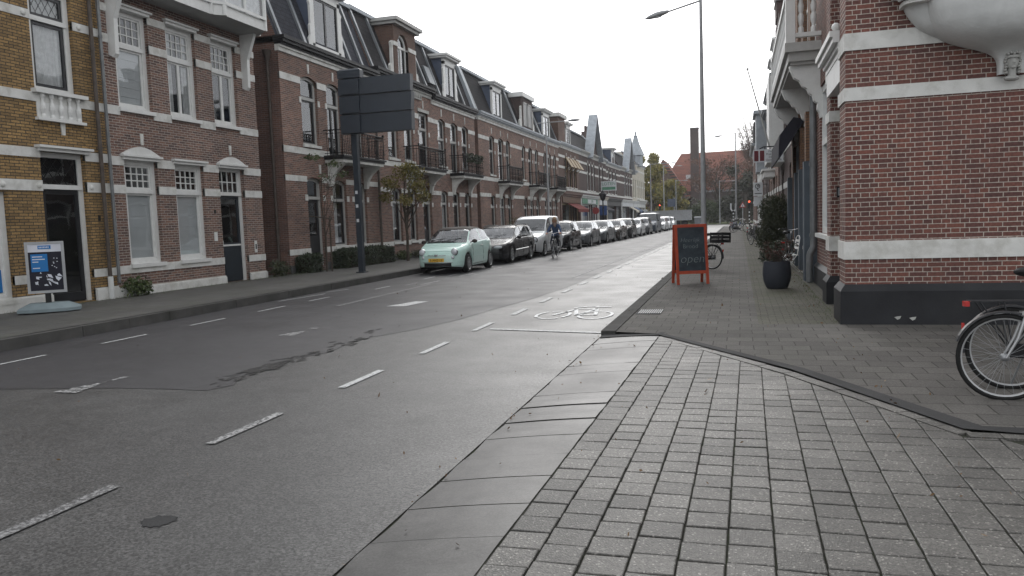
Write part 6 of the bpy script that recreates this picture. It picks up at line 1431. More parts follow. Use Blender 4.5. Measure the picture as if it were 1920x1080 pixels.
c = make_car('parked_car', 'black estate car with roof rails parked just behind the mint green car', 'car', estate, 'car_black'); park(c, estate, 28.15)
c = make_car('parked_van', 'silver white delivery van with black bumper parked behind the black estate car', 'van', van, 'car_silver'); park(c, van, 33.3)
c4_ = make_car('parked_car', 'small black round-eyed hatchback right of the cyclist, behind the silver van', 'car', small, 'car_black'); park(c4_, small, 38.7)
c5_ = make_car('parked_car', 'grey hatchback with wide black grille, fifth vehicle from the front of the parked line', 'car', hatch, 'car_grey'); park(c5_, hatch, 43.9)
base = {'car_black': {}, 'car_grey': {}}
def recolor(t, old, new):
    for o in t.children_recursive:
        if o.type == 'MESH' and o.data.materials and o.data.materials[0] == M[old]:
            o.data = o.data.copy(); o.data.materials[0] = M[new]
for src, S, y, col, lab in ((c5_, hatch, 49.1, 'car_grey', 'mid grey hatchback parked directly behind the grey hatchback with the wide grille'), (c5_, hatch, 53.9, 'car_brown', 'dark brown car with silvery bonnet, seventh vehicle of the parked line'), (c4_, small, 59.2, 'car_black', 'small black car between the dark brown car and the white one'), (c5_, hatch, 64.1, 'car_white', 'first white car in the parked line, three vehicles before the dark van'), (c4_, small, 69.4, 'car_grey', 'small grey car squeezed between the white car and the dark van')):
    k = copy_tree(src); k['label'] = lab; old = 'car_grey' if src is c5_ else 'car_black'
    if col != old: recolor(k, old, col)
    park(k, S, y)
c = make_car('parked_van', 'tall dark blue-grey van parked near the far end of the line', 'van', bus, 'car_blue'); park(c, bus, 75.3)
for src, S, y, col, lab in ((c5_, hatch, 83.2, 'car_white', 'white car parked immediately behind the tall dark van'), (c4_, small, 88.6, 'car_white', 'small white car, last but one in the far parked line'), (c5_, hatch, 93.6, 'car_silver', 'pale silver car at the very end of the parked line')):
    k = copy_tree(src); k['label'] = lab; old = 'car_grey' if src is c5_ else 'car_black'
    if col != old: recolor(k, old, col)
    park(k, S, y)
# ================================================================ bicycles (front towards +x)
def wheel_parts(t, x, R=.345, guard=True, tube=.019, rimc='alloy', nsp=28):
    b = B(); b.torus((x, 0, R), R-tube, tube, 'y', 40, 8); w = b.build('wheel', 'rubber', t, smooth='all')
    b = B(); b.lathe([(R-.045, -.011), (R-.033, -.013), (R-.033, .013), (R-.045, .011), (R-.045, -.011)], (x, 0, R), 'y', 40); b.build('rim', rimc, w, smooth=True)
    b = B()
    for k in range(nsp):
        a = 2*math.pi*k/nsp; a2 = a+(.5 if k % 2 else -.5); b.tube([(x+.025*math.cos(a2), (.02 if k % 4 < 2 else -.02), R+.025*math.sin(a2)), (x+(R-.045)*math.cos(a), 0, R+(R-.045)*math.sin(a))], .0013, 3, False)
    b.build('spokes', 'steel', w)
    b = B(); b.tube([(x, -.045, R), (x, .045, R)], .026, 10); b.ball((x, 0, R), (.033, .035, .033)); b.build('hub', 'steel', w, smooth='all')
    return w
def make_bike(label, frame='wood_black', fork=None, front=None, basket=None, group='parked bicycles', low=False):
    t = thing('bicycle', label, 'bicycle', (0, 0, 0), group=group); R = .345
    wheel_parts(t, .55); wheel_parts(t, -.55)
    bb = (-.1, 0, .30); seat = (-.33, 0, .86); hd = (.36, 0, .84); hd0 = (.40, 0, .70)
    b = B(); b.tube([bb, seat], .016); b.tube([hd, hd0], .02); b.tube([hd0, (.1, 0, .42), bb], .018); b.tube([hd, (.15, 0, .60), (-.17, 0, .52)], .016)
    for s_ in (-.05, .05): b.tube([bb, (-.55, s_, R)], .009); b.tube([(-.24, s_*.6, .74), (-.55, s_, R)], .009)
    b.build('frame', frame, t, smooth=True)
    b = B()
    for s_ in (-.05, .05): b.tube([(.41, s_*.6, .69), (.47, s_, .5), (.55, s_, R)], [.014, .012, .009])
    b.box(.38, .44, -.04, .04, .68, .71); b.build('fork', fork or frame, t, smooth=True)
    b = B()
    for cx in (.55, -.55):
        a0, a1 = (.35, 2.5) if cx > 0 else (.6, 3.25)
        for k in range(16):
            p0, p1 = a0+(a1-a0)*k/16, a0+(a1-a0)*(k+1)/16; r = R+.022
            q = [(cx+r*math.cos(p), s_, R+r*math.sin(p)) for p, s_ in ((p0, -.028), (p1, -.028), (p1, .028), (p0, .028))]; b.quad(*q)
            r2 = r-.014
            for s_ in (-.028, .028): b.quad((cx+r*math.cos(p0), s_, R+r*math.sin(p0)), (cx+r*math.cos(p1), s_, R+r*math.sin(p1)), (cx+r2*math.cos(p1), s_*1.05, R+r2*math.sin(p1)), (cx+r2*math.cos(p0), s_*1.05, R+r2*math.sin(p0)))
    b.each('mudguard', 'wood_black', t, weld=True)
    b = B(); b.ball((-.40, 0, .985), (.13, .10, .045), 12, 7); b.ball((-.28, 0, .98), (.1, .045, .032), 10, 6); sd_ = b.build('saddle', 'plastic_black', t, smooth='all')
    b = B(); b.tube([seat, (-.36, 0, .96)], .013); b.build('seat_post', 'steel', sd_)
    b = B(); b.tube([hd, (.34, 0, 1.0)], .013); b.tube([(.12, -.30, 1.03), (.22, -.29, 1.06), (.36, -.18, 1.06), (.38, 0, 1.02), (.36, .18, 1.06), (.22, .29, 1.06), (.12, .30, 1.03)], .011); hb = b.build('handlebar', 'chrome', t, smooth='all')
    b = B()
    for s_ in (-1, 1): b.tube([(.10, s_*.30, 1.025), (.22, s_*.29, 1.06)], .017)
    b.each('grip', 'plastic_black', hb)
    b = B()
    for s_ in (-.07, -.025, .025, .07): b.tube([(-.28, s_, .745), (-.86, s_, .745)], .006, 5)
    for x in (-.32, -.5, -.7, -.86): b.tube([(x, -.07, .745), (x, .07, .745)], .006, 5)
    for s_ in (-.07, .07): b.tube([(-.8, s_, .745), (-.55, s_*.8, R)], .007, 5); b.tube([(-.62, s_, .745), (-.55, s_*.8, R)], .007, 5)
    rk = b.build('rack', 'wood_black', t)
    b = B(); b.box(-.90, -.865, -.04, .04, .70, .745); b.build('rear_light', 'red_lens', rk)
    b = B(); b.box(-.915, -.90, -.018, .018, .50, .56); b.build('reflector', 'red_lens', rk)
    b = B(); b.lathe([(.095, -.006), (.095, .006), (.0, .006)], (bb[0], -.06, bb[2]), 'y', 20); b.tube([(bb[0], -.08, .3), (bb[0]+.05, -.09, .14)], .011); b.tube([(bb[0], .08, .3), (bb[0]-.05, .09, .46)], .011); b.box(bb[0]+.0, bb[0]+.1, -.19, -.09, .13, .15); b.box(bb[0]-.1, bb[0], .09, .19, .45, .47); b.build('crank', 'steel', t)
    b = B(); b.prism([(bb[0]+.12, -.085, .36), (bb[0]+.12, -.085, .24), (-.6, -.085, .28), (-.6, -.085, .40)], (0, .03, 0)); b.build('chain_case', 'plastic_black', t)
    b = B(); b.tube([(-.42, .06, .32), (-.5, .16, .01)], .009); b.build('kickstand', 'steel', t)
    if fork is None: b = B(); b.ball((.47, 0, .78), (.035, .04, .035)); b.build('headlamp', 'chrome', t, smooth='all')
    if basket == 'crate':
        b = B(); x0, x1, y0, y1, z0, z1 = -.98, -.56, -.24, .14, .765, 1.03; th = .012
        for z in (z0+.0, z0+.095, z0+.19):
            for (a, c_, d, e) in ((x0, x1, y0, y0+th), (x0, x1, y1-th, y1), (x0, x0+th, y0+th, y1-th), (x1-th, x1, y0+th, y1-th)): b.box(a, c_, d, e, z, z+.078)
        b.box(x0, x1, y0, y1, z0-.012, z0-.001)
        for (x, y) in ((x0, y0), (x1-.03, y0), (x0, y1-.03), (x1-.03, y1-.03)): b.box(x-.002, x+.032, y-.002, y+.032, z0, z1+.005)
        b.build('crate', 'plastic_black', t)
    return t
def place(o, loc, rz, tilt=0): o.location = loc; o.rotation_euler = (tilt, 0, rz)
bA = make_bike('bicycle with silver front fork at the right edge, nearest to the camera', 'wood_black', 'alloy'); place(bA, (2.55, 6.88, .05), math.pi-.02, .05)
bB = make_bike('black bicycle with red rear light and rack, parked just behind the silver-forked one', 'wood_black'); place(bB, (2.72, 7.34, .05), .03, -.06)
bC = make_bike('bicycle with a black plastic crate on its rear rack, parked behind the chalkboard', 'wood_black', 'alloy', basket='crate'); place(bC, (-1.18, 22.95, .055), math.pi-.62, .05)
for (x, y, rz, m_, lab) in ((1.3, 23.0, 1.35, None, 'bicycle leaning by the wall between potted shrub and conifer bush'), (.75, 39, 1.9, None, 'black bicycle parked nearest beyond the conifer bush on the right'), (.75, 46, 1.2, None, 'second black bicycle beyond the conifer bush, behind the first one'), (-.1, 72, 1.0, 'bike_blue', 'blue bicycle beside the far lamp post at the right kerb'), (.1, 66, .3, None, 'black bicycle lying askew just right of the blue bicycle'), (-.6, 75, 1.4, None, 'bicycle at the foot of the far lamp post, left of the blue bicycle')):
    k = copy_tree(bB); k['label'] = lab
    if m_: recolor(k, 'wood_black', m_)
    place(k, (x, y, .055), rz, .04)
# ================================================================ the cyclist
bk = make_bike('bicycle ridden towards the camera by the person in the blue jacket', 'wood_black', group='parked bicycles'); del bk['group']
for o in list(bk.children):
    if o.name.startswith('kickstand'): bpy.data.objects.remove(o)
place(bk, (-7.42, 32.0, .01), -math.pi/2+.06)
def skin_mesh(name, V, E, R, root=0, sub=2):
    me = bpy.data.meshes.new(name); me.from_pydata(V, E, []); o = bpy.data.objects.new(name, me); COL.objects.link(o)
    md = o.modifiers.new('s', 'SKIN'); md.use_smooth_shade = True
    sl = me.skin_vertices[0].data
    for i, r in enumerate(R): sl[i].radius = (r, r) if not isinstance(r, tuple) else r; sl[i].use_root = (i == root)
    sm = o.modifiers.new('u', 'SUBSURF'); sm.levels = sub; sm.render_levels = sub
    dg = bpy.context.evaluated_depsgraph_get(); dg.update(); m2 = bpy.data.meshes.new_from_object(o.evaluated_get(dg)); bpy.data.objects.remove(o); return m2
V = [(-.24, 0, .98), (-.20, 0, 1.12), (-.14, 0, 1.27), (-.09, 0, 1.40), (-.06, 0, 1.47), (-.03, 0, 1.53), (-.01, 0, 1.60), (0, 0, 1.67)]
R = [(.15, .12), (.13, .11), (.15, .11), (.13, .10), (.055, .055), (.05, .05), (.085, .08), (.07, .065)]
E = [(i, i+1) for i in range(7)]
def add(p, r, par): V.append(p); R.append(r); E.append((par, len(V)-1)); return len(V)-1
for s_ in (1, -1):
    a = add((-.09, s_*.16, 1.405), (.062, .062), 3); a = add((.02, s_*.225, 1.28), .052, a); a = add((.1, s_*.27, 1.16), .045, a); a = add((.2, s_*.285, 1.12), .036, a); wr_i = add((.26, s_*.29, 1.10), .026, a)
    pm = add((.30, s_*.29, 1.09), (.03, .022), wr_i)
    for k, (dy, ln) in enumerate(((-.03, .055), (-.012, .065), (.008, .062), (.026, .05))):
        f = add((.335, s_*.29+dy, 1.085), .010, pm); f = add((.335+ln*.5, s_*.29+dy, 1.07), .009, f); f = add((.335+ln*.35, s_*.29+dy, 1.035), .008, f)
    th = add((.30, s_*(.29-.045), 1.08), .011, pm); add((.335, s_*(.29-.055), 1.06), .009, th)
    hp = add((-.2, s_*.10, .93), (.10, .095), 0)
    kn = (.16, s_*.12, .72) if s_ < 0 else (.18, s_*.12, .98); fo = (-.02, s_*.13, .27) if s_ < 0 else (-.1, s_*.13, .57)
    m1 = add(tuple((Vector((-.2, s_*.10, .93))+Vector(kn))/2), .082, hp); k_ = add(kn, .06, m1); m2 = add(tuple((Vector(kn)*.6+Vector(fo)*.4)), .055, k_); an = add(fo, .036, m2); he = add((fo[0]+.02, fo[1], fo[2]-.07), .042, an); add((fo[0]+.15, fo[1], fo[2]-.095), .034, he)
me = skin_mesh('body', V, E, R)
for m_ in ('denim', 'skin', 'trousers', 'shoe_white'): me.materials.append(M[m_])
for p in me.polygons:
    c_ = p.center
    p.material_index = 1 if (c_.z > 1.50 and abs(c_.y) < .12) or (c_.x > .265 and c_.z > .99 and abs(c_.y) > .2) else (0 if c_.z > .97 and not (c_.x > 0 and abs(c_.y) < .2 and c_.z < 1.1) else (3 if ((c_.y < 0 and c_.z < .235) or (c_.y > 0 and c_.z < .53 and c_.y > .05 and c_.x < .12)) else 2))
PR = thing('person', 'person in blue jacket and brown scarf cycling towards the camera past the silver van', 'person', (0, 0, 0))
bo = bpy.data.objects.new('body', me); COL.objects.link(bo); bo.parent = PR
b = B(); b.ball((-.025, 0, 1.665), (.10, .095, .105), 14, 10); b.ball((-.06, 0, 1.57), (.07, .085, .09), 10, 8); b.ball((-.02, .075, 1.6), (.05, .03, .09), 8, 6); b.ball((-.02, -.075, 1.6), (.05, .03, .09), 8, 6); b.build('hair', 'hair', PR, smooth='all', local=True)
b = B(); b.torus((-.045, 0, 1.475), .075, .045, 'z', 16, 8); b.ball((.05, .02, 1.41), (.04, .06, .09), 10, 7); b.build('scarf', 'scarf', PR, smooth='all', local=True)
b = B(); b.prism([(.075, -.012, 1.60), (.075, .012, 1.60), (.07, 0, 1.645)], (.022, 0, -.004)); b.build('nose', 'skin', PR, local=True)
b = B()
for s_ in (-1, 1): b.ball((.072, s_*.03, 1.635), (.01, .012, .008), 8, 5)
b.each('eye', 'ink', PR, local=True)
b = B(); b.ball((.078, 0, 1.572), (.008, .022, .006), 8, 5); b.build('mouth', 'sign_maroon', PR, local=True)
b = B()
for s_ in (-1, 1): b.ball((0, s_*.085, 1.62), (.018, .012, .028), 8, 6)
b.each('ear', 'skin', PR, local=True)
place(PR, (-7.42, 32.0, -.035), -math.pi/2+.06)
# ================================================================ street furniture
def lamp(label, x, y, H, arm, headlen=.7, r=.075, z=.1, tilt=.06, stub=0, cat='street lamp', rise=0.0):
    t = thing('street_lamp', label, cat, (x, y, z), group='street lamps')
    b = B(); b.tube([(x, y, z), (x, y, z+1.25)], r*1.15, 16); b.tube([(x, y, z+1.25), (x, y, z+1.3)], [r*1.25, r*1.25], 16); b.build('base', 'lamp_grey', t, smooth=True)
    b = B(); b.tube([(x, y, z+1.3), (x, y, H*.55), (x, y, H)], [r*.95, r*.75, r*.5], 16); b.ball((x, y, H), r*.55); b.build('pole', 'lamp_grey', t, smooth=True)
    sg = 1 if arm > 0 else -1; b = B(); xe = x+arm-sg*headlen
    b.tube([(x-sg*stub, y, H-.05), (x, y, H-.05), (xe, y, H-.05-tilt*abs(arm)+rise)], [r*.3, r*.35, r*.3], 8); b.build('arm', 'lamp_grey', t, smooth=True)
    zh = H-.05-tilt*abs(arm)+rise; b = B()
    prof = [(0, .03), (.08, .055), (.3, .085), (.55, .095), (.8, .07), (1, .015)]
    L = []
    for f, w in prof:
        px_ = xe+sg*headlen*f; L.append([(px_, y+w*1.25*math.cos(a), zh-tilt*headlen*f*1.6+w*(1.0 if math.sin(a) > 0 else .75)*math.sin(a)) for a in [2*math.pi*k/14 for k in range(15)]])
    loft(b, L); h_ = b.build('lamp_head', 'lamp_grey', t, smooth='all')
    b = B(); b.ball((xe+sg*headlen*.6, y, zh-.035-tilt*headlen), (headlen*.3, .08, .03), 12, 6); b.build('lens', 'lens', h_, smooth='all')
    return t
P0 = (-1.0, 24.0)
lamp('tall tapered grey street lamp rising behind the chalkboard, nearest lamp on the right', -1.0, 24.0, 7.86, -1.62, .72, .085, .05, .13)
lamp('grey street lamp standing behind the silver van on the left pavement', -11.0, 46.0, 7.45, 2.1, .75, .075, .15, -.01, stub=.55)
lamp('street lamp on the right pavement among the far parked bicycles', -.22, 78.0, 9.2, -2.0, .8, .09, .05, .06)
lamp('slim street lamp before the spired corner house on the left', -10.6, 100.0, 8.2, 3.2, .8, .08, .12, 0)
lamp('street lamp before the yellow-green tree at the street end', -11.5, 128.0, 9.6, 3.0, .8, .1, .05, .02)
lamp('farther street lamp between the yellow-green tree and the church', -9.9, 132.0, 7.4, 2.0, .8, .1, .05, .02)
lamp('street lamp on the grass verge right of the church tower', -2.9, 130.0, 6.9, 2.6, .8, .1, .05, .02)
# board on its post (rear of an information board)
t = thing('sign_board', 'large dark blue-grey sign board seen from behind on a square dark post', 'sign', (-11.35, 22.1, .17))
b = B(); b.box(-11.44, -11.27, 22.05, 22.2, .15, 4.5); b.box(-11.5, -11.21, 22.0, 22.26, .15, .2); po = b.build('post', 'post_blue', t)
b = B()
for (z, s_) in ((2.62, 'a'), (1.75, 'b'), (2.2, 'c')): b.box(-11.41, -11.33, 22.042, 22.05, z, z+.1)
b.each('sticker', 'sign_white', po)
b = B(); x0, x1 = -11.76, -9.37
for k, (z0, z1) in enumerate(((4.46, 5.03), (5.05, 5.60), (5.62, 6.12))):
    o_ = .012*k; b.prism([(x0+.02*(2-k), 21.93-o_*.3, z0), (x1+.0, 21.93-o_*.3, z0), (x1+.02*(k % 2), 21.97, z1), (x0, 21.97, z1)], (0, .24, 0))
b.each('panel', 'board_blue', t)
b = B()
for (z0, z1) in ((4.48, 5.0), (5.08, 5.57), (5.65, 6.09)): b.box(x0+.1, x0+.72, 21.885, 21.925, z0, z1)
b.box(x0+.02, x0+.78, 21.9, 22.15, 6.13, 6.36); b.prism([(x0+.02, 21.9, 6.36), (x0+.78, 21.9, 6.36), (x0+.7, 21.95, 6.41), (x0+.1, 21.95, 6.41)], (0, .2, 0)); b.build('housing', 'board_blue', t)
# chalkboard A-frame
t = thing('chalkboard', 'orange framed A-shaped chalkboard on the right pavement with chalk lettering', 'chalkboard', (0, 0, 0))
def L3(x, s_, z): return (x, s_*(.26-.19*z/1.33), z)    # face leaning in
b = B()
for s_, nm in ((-1, 'front'), (1, 'rear')):
    b = B()
    def bar(x0, x1, z0, z1): b.prism([L3(x0, s_, z0), L3(x1, s_, z0), L3(x1, s_, z1), L3(x0, s_, z1)], (0, .035, 0))
    bar(-.36, -.30, 0, 1.33); bar(.30, .36, 0, 1.33); bar(-.30, .30, 1.265, 1.33); bar(-.30, .30, .23, .30); fr = b.build('frame', 'frame_orange', t, local=True)
    b = B(); b.prism([L3(-.30, s_, .30), L3(.30, s_, .30), L3(.30, s_, 1.265), L3(-.30, s_, 1.265)], (0, .018, 0)); 
    for v in range(len(b.v)): b.v[v] = (b.v[v][0], b.v[v][1]+.008, b.v[v][2])
    bd = b.build('board', 'chalkboard', fr, local=True)
    if s_ < 0:
        b = B()
        def fnc(cx, cz): return lambda x, y, z: (cx+x, L3(0, -1, cz+y)[1]+.004-z, cz+y)
        put_text(b, 'Heerlijk', .135, fnc(-.03, .98), shear=.3, extrude=.001, offset=-.003); put_text(b, 'Brood', .135, fnc(-.02, .84), extrude=.001, offset=-.003); put_text(b, 'open', .27, fnc(.0, .56), shear=.25, extrude=.001, offset=-.006); b.build('lettering', 'chalk', bd, local=True)
place(t, (-1.06, 17.95, PZ+.005), .30)
# planter with a red-leaved shrub
t = thing('planter', 'round dark plastic planter on the right pavement', 'planter', (.73, 16.62, PZ))
b = B(); b.lathe([(0, 0), (.185, .0), (.215, .03), (.262, .16), (.278, .28), (.272, .42), (.25, .55), (.235, .55), (.23, .49), (0, .49)], (.73, 16.62, PZ), 'z', 36); b.build('pot', 'planter', t, smooth=True)
b = B(); b.lathe([(.231, .47), (0, .50)], (.73, 16.62, PZ), 'z', 20); b.build('soil', 'soil', t)
t = thing('shrub', 'red-tipped leafy shrub growing in the round dark planter', 'shrub', (.73, 16.62, PZ+.5))
b = B(); rs = random.Random(11); tips = []
for k in range(26):
    a = rs.uniform(0, 6.28); r = rs.uniform(.08, .30); e = (.73+r*math.cos(a), 16.62+r*math.sin(a), PZ+.5+rs.uniform(.18, .50)); b.tube([(.73+.05*math.cos(a), 16.62+.05*math.sin(a), PZ+.48), ((.73+e[0])/2, (16.62+e[1])/2, PZ+.68), e], [.007, .005, .002], 4); tips.append(e)
b.build('stem', 'bark', t); b = B(); random.seed(4)
for e in tips:
    for k in range(26): leaves(b, [(e[0]+random.gauss(0, .05), e[1]+random.gauss(0, .05), e[2]-abs(random.gauss(0, .09)))], .026)
b.build('foliage', 'leaf_red', t)
# conifer bush and heather in front of it
t = thing('bush', 'large rounded conifer bush against the right-hand house fronts', 'bush', (1.25, 28.5, PZ)); b = B(); random.seed(6)
bl = [(1.25, 28.5, 1.0, .62, 1.0, .95), (1.1, 28.3, 1.65, .48, .8, .55), (1.4, 29.2, 1.5, .5, .9, .7), (.95, 28.2, .7, .42, .6, .5), (1.35, 27.8, 1.3, .4, .5, .6)]
for p in blob_pts(bl, 9000):
    s_ = random.uniform(.03, .09); d = Vector((random.gauss(-.2, .5), random.gauss(-.1, .5), random.gauss(.5, .5))).normalized()*s_*2; w = Vector((d.z, d.x, -d.y)).normalized()*s_*.3; p = Vector(p); b.poly([tuple(p-w), tuple(p+w), tuple(p+d)])
b.build('foliage', 'leaf_conifer', t); b = B(); b.tube([(1.25, 28.5, PZ), (1.25, 28.5, 1.6)], [.08, .03], 8); b.build('stem', 'bark', t)
t = thing('bush', 'low dark green shrub spilling onto the pavement below the conifer bush', 'bush', (.95, 25.2, PZ)); b = B(); leaves(b, blob_pts([(.95, 25.2, .33, .36, .6, .28), (1.25, 25.4, .45, .35, .5, .38), (.8, 24.9, .22, .25, .3, .18)], 2600), .04); b.build('foliage', 'leaf_hedge', t)
b = B(); b.tube([(1.0, 25.2, PZ), (1.0, 25.2, .4)], .03, 6); b.build('stem', 'bark', t)
# white bistro chair
t = thing('folding_chair', 'white metal folding chair with its back to the blue-grey shopfront', 'chair', (0, 0, 0)); b = B()
b.tube([(-.2, -.2, 0), (.14, -.2, .48), (.2, -.2, .88)], .011); b.tube([(-.2, .2, 0), (.14, .2, .48), (.2, .2, .88)], .011); b.tube([(.26, -.19, 0), (-.18, -.19, .45)], .011); b.tube([(.26, .19, 0), (-.18, .19, .45)], .011); b.tube([(.26, -.19, .03), (.26, .19, .03)], .009); b.tube([(-.2, -.2, .03), (-.2, .2, .03)], .009)
b.build('frame', 'wood_white', t, local=True, smooth='all')
b = B()
for k in range(8): b.box(-.2+k*.048, -.165+k*.048, -.19, .19, .45, .462)
b.build('seat', 'wood_white', t, local=True); b = B()
for k in range(3): b.prism([(.155+.012*k, -.2, .60+k*.09), (.155+.012*k, .2, .60+k*.09), (.163+.012*k, .2, .66+k*.09), (.163+.012*k, -.2, .66+k*.09)], (.012, 0, 0))
b.tube([(.2, -.2, .88), (.21, -.1, .93), (.21, .1, .93), (.2, .2, .88)], .011); b.build('backrest', 'wood_white', t, local=True)
place(t, (1.22, 20.7, PZ), .15)
# swing poster stand
ang = math.radians(-43)
t = thing('poster_stand', 'pavement poster stand with a blue and white poster on a grey plastic base', 'poster stand', (0, 0, 0))
b = B()
pts = [(-.52, -.26), (-.30, -.36), (.30, -.36), (.55, -.22), (.55, .22), (.30, .36), (-.30, .36), (-.52, .26)]
lo = [(x, y, .03) for x, y in pts]; mi = [(x, y, .09) for x, y in pts]; hi = [(x*.62, y*.55, .19) for x, y in pts]
loft(b, [lo+lo[:1], mi+mi[:1], hi+hi[:1]]); b.poly(hi); b.poly(lo); b.build('base', 'base_grey', t, local=True)
b = B(); b.box(-.05, .05, -.03, .03, .18, .42); b.build('spring_mount', 'plastic_black', t, local=True)
b = B()
for (a, c_, d, e) in ((-.33, -.28, .38, 1.38), (.28, .33, .38, 1.38), (-.28, .28, 1.33, 1.38), (-.28, .28, .38, .43)): b.box(a, c_, -.035, .035, d, e)
fr = b.build('frame', 'lamp_grey', t, local=True)
b = B(); b.box(-.28, .28, -.02, .02, .43, 1.33); ps = b.build('poster', 'awning_dark', fr, local=True)
b = B(); b.box(-.28, .28, -.024, -.021, 1.18, 1.33); b.build('header', 'poster_white', fr, local=True)
b = B(); b.box(-.11, .11, -.028, -.025, 1.235, 1.305); b.box(-.24, .04, -.028, -.025, .80, 1.14); b.build('blue_field', 'poster_blue', fr, local=True)
b = B()
for k in range(7): b.box(-.09+k*.025, -.075+k*.025, -.0305, -.0285, 1.255, 1.285)
for (z, w) in ((1.08, .17), (1.03, .21), (.98, .10), (.86, .12)): b.box(-.215, -.215+w, -.0305, -.0285, z, z+.018)
rs = random.Random(8)
for k in range(16): x, z = rs.uniform(-.2, .2), rs.uniform(.47, .78); b.poly([(x, -.0225, z), (x+rs.uniform(.03, .09), -.0225, z+rs.uniform(-.05, .0)), (x+rs.uniform(.02, .1), -.0225, z+rs.uniform(-.02, .05)), (x+rs.uniform(-.02, .02), -.0225, z+rs.uniform(.02, .06))])
for k in range(8): x, z = rs.uniform(.06, .24), rs.uniform(.85, 1.12); b.box(x, x+.02, -.0225, -.022, z, z+.015)
b.build('print', 'poster_white', fr, local=True); place(t, (-12.98, 12.05, .155), math.radians(43))
# trees and hedges of the left pavement
tree('tree', 'small autumn tree with yellow-green leaves before the arched brick dormer house', (-12.9, 29.2, .15), 4.1, [(-12.9+dx, 29.1+dy, z_, r, r, r*.8) for dx, dy, z_, r in ((0, 0, 3.7, .5), (-.5, -.2, 3.3, .45), (.55, .2, 3.2, .5), (.8, .1, 2.7, .38), (-.75, -.1, 2.75, .34), (.2, -.4, 2.6, .36), (.1, .4, 3.9, .35), (.5, .3, 3.7, .35))], 2600, .05, 'leaf_autumn', .07, 16, seed=12, twigs=60)
tree('sapling', 'thin leafless young tree with a few leaves near the alley', (-13.25, 23.3, .15), 4.4, [(-13.25+dx, 23.3+dy, z_, .35, .35, .14) for dx, dy, z_ in ((-.3, 0, 3.95), (.4, .1, 3.7), (.7, 0, 3.35), (0, .2, 3.3))], 170, .06, 'leaf_green', .035, 9, seed=13, twigs=40)
b = B(); b.tube([(-13.7, 23.1, 2.02), (-12.9, 23.2, 1.9)], .02, 6); b.tube([(-13.05, 23.3, .15), (-13.05, 23.3, 2.0)], .025, 6); tag(b.build('tree_stake', 'bark'), 'wooden stake with crossbar supporting the thin young tree', 'stake')
def hedge(label, x0, x1, y0, y1, z1, n=5000, m_='leaf_hedge', size=.035):
    t = thing('hedge', label, 'hedge', ((x0+x1)/2, (y0+y1)/2, .16)); b = B()
    for _ in range(n):
        f = random.choice('xyzz' if False else 'xxyz'); x, y, z = random.uniform(x0, x1), random.uniform(y0, y1), random.uniform(.16, z1); e = random.gauss(0, .03)
        if f == 'x': x = random.choice((x0, x1))+e
        elif f == 'y': y = random.choice((y0, y1))+e
        else: z = z1+e
        leaves(b, [(x, y, z+.04*math.sin(y*3))], size)
    b.build('foliage', m_, t); b = B(); b.box(x0+.05, x1-.05, y0+.05, y1-.05, .15, z1-.05); b.build('inner_twigs', 'soil', t)
random.seed(15)
hedge('clipped dark box hedge under the black balcony, behind the sign post', -13.93, -13.3, 24.9, 28.8, .78, 9000)
hedge('small square clipped box bush beside the thin young tree', -13.93, -13.4, 22.5, 23.3, .72, 3000)
for (x, y, r, hh, m_, lab) in ((-13.75, 15.25, .3, .5, 'leaf_green', 'leafy green weed clump at the foot of the grey drainpipe'), (-13.8, 21.3, .3, .55, 'leaf_conifer', 'wild plant growing at the mouth of the narrow alley'), (-13.6, 30.3, .35, .4, 'leaf_green', 'low plants below the windows left of the autumn tree trunk'), (-13.6, 32.0, .4, .38, 'leaf_conifer', 'low plants below the windows right of the autumn tree trunk'), (-13.6, 47.0, .5, 1.9, 'leaf_green', 'climbing plant beside the windows behind the silver van'), (-13.6, 52.8, .5, 1.8, 'leaf_green', 'climbing plant between arched windows right of the street lamp')):
    t = thing('plant', lab, 'plant', (x, y, .15)); b = B(); leaves(b, blob_pts([(x, y, .15+hh*.5, r, r*1.4, hh*.5), (x, y+r*.6, .15+hh*.35, r*.8, r, hh*.35)], 700), .045); b.build('foliage', m_, t)
    b = B(); b.tube([(x, y, .15), (x, y, .15+hh*.8)], [.02, .008], 5); b.build('stem', 'bark', t)
# far traffic signs and signals
def pole_(b, x, y, z0, z1, r=.05): b.tube([(x, y, z0), (x, y, z1)], r, 8)
t = thing('signpost', 'U-shaped white sign on a black and white banded post at the far kerb', 'signpost', (-.6, 88, 0)); b = B(); pole_(b, -.55, 88, 0, 1.9, .07); b.build('post', 'plastic_black', t); b = B()
for k in range(4): b.tube([(-.55, 88, .5+k*.34), (-.55, 88, .65+k*.34)], .075, 8)
b.each('white_band', 'sign_white', t); b = B(); b.tube([(-.8, 88, 2.7), (-.8, 88, 2.1), (-.7, 88, 1.9), (-.4, 88, 1.9), (-.3, 88, 2.1), (-.3, 88, 2.7)], .085, 8); b.build('sign', 'sign_white', t)
t = thing('warning_sign', 'red-edged white warning triangle on a pole at the far junction', 'sign', (.45, 95, 0)); b = B(); pole_(b, .45, 95, 0, 2.9, .045); b.build('post', 'lamp_grey', t); b = B(); b.prism([(.05, 94.93, 2.25), (.85, 94.93, 2.25), (.45, 94.93, 2.95)], (0, .03, 0)); p_ = b.build('triangle', 'sign_red', t); b = B(); b.prism([(.22, 94.92, 2.35), (.68, 94.92, 2.35), (.45, 94.92, 2.76)], (0, .005, 0)); b.build('field', 'sign_white', p_)
b = B(); b.box(.42, .48, 94.90, 94.915, 2.38, 2.6); b.build('symbol', 'ink', p_)
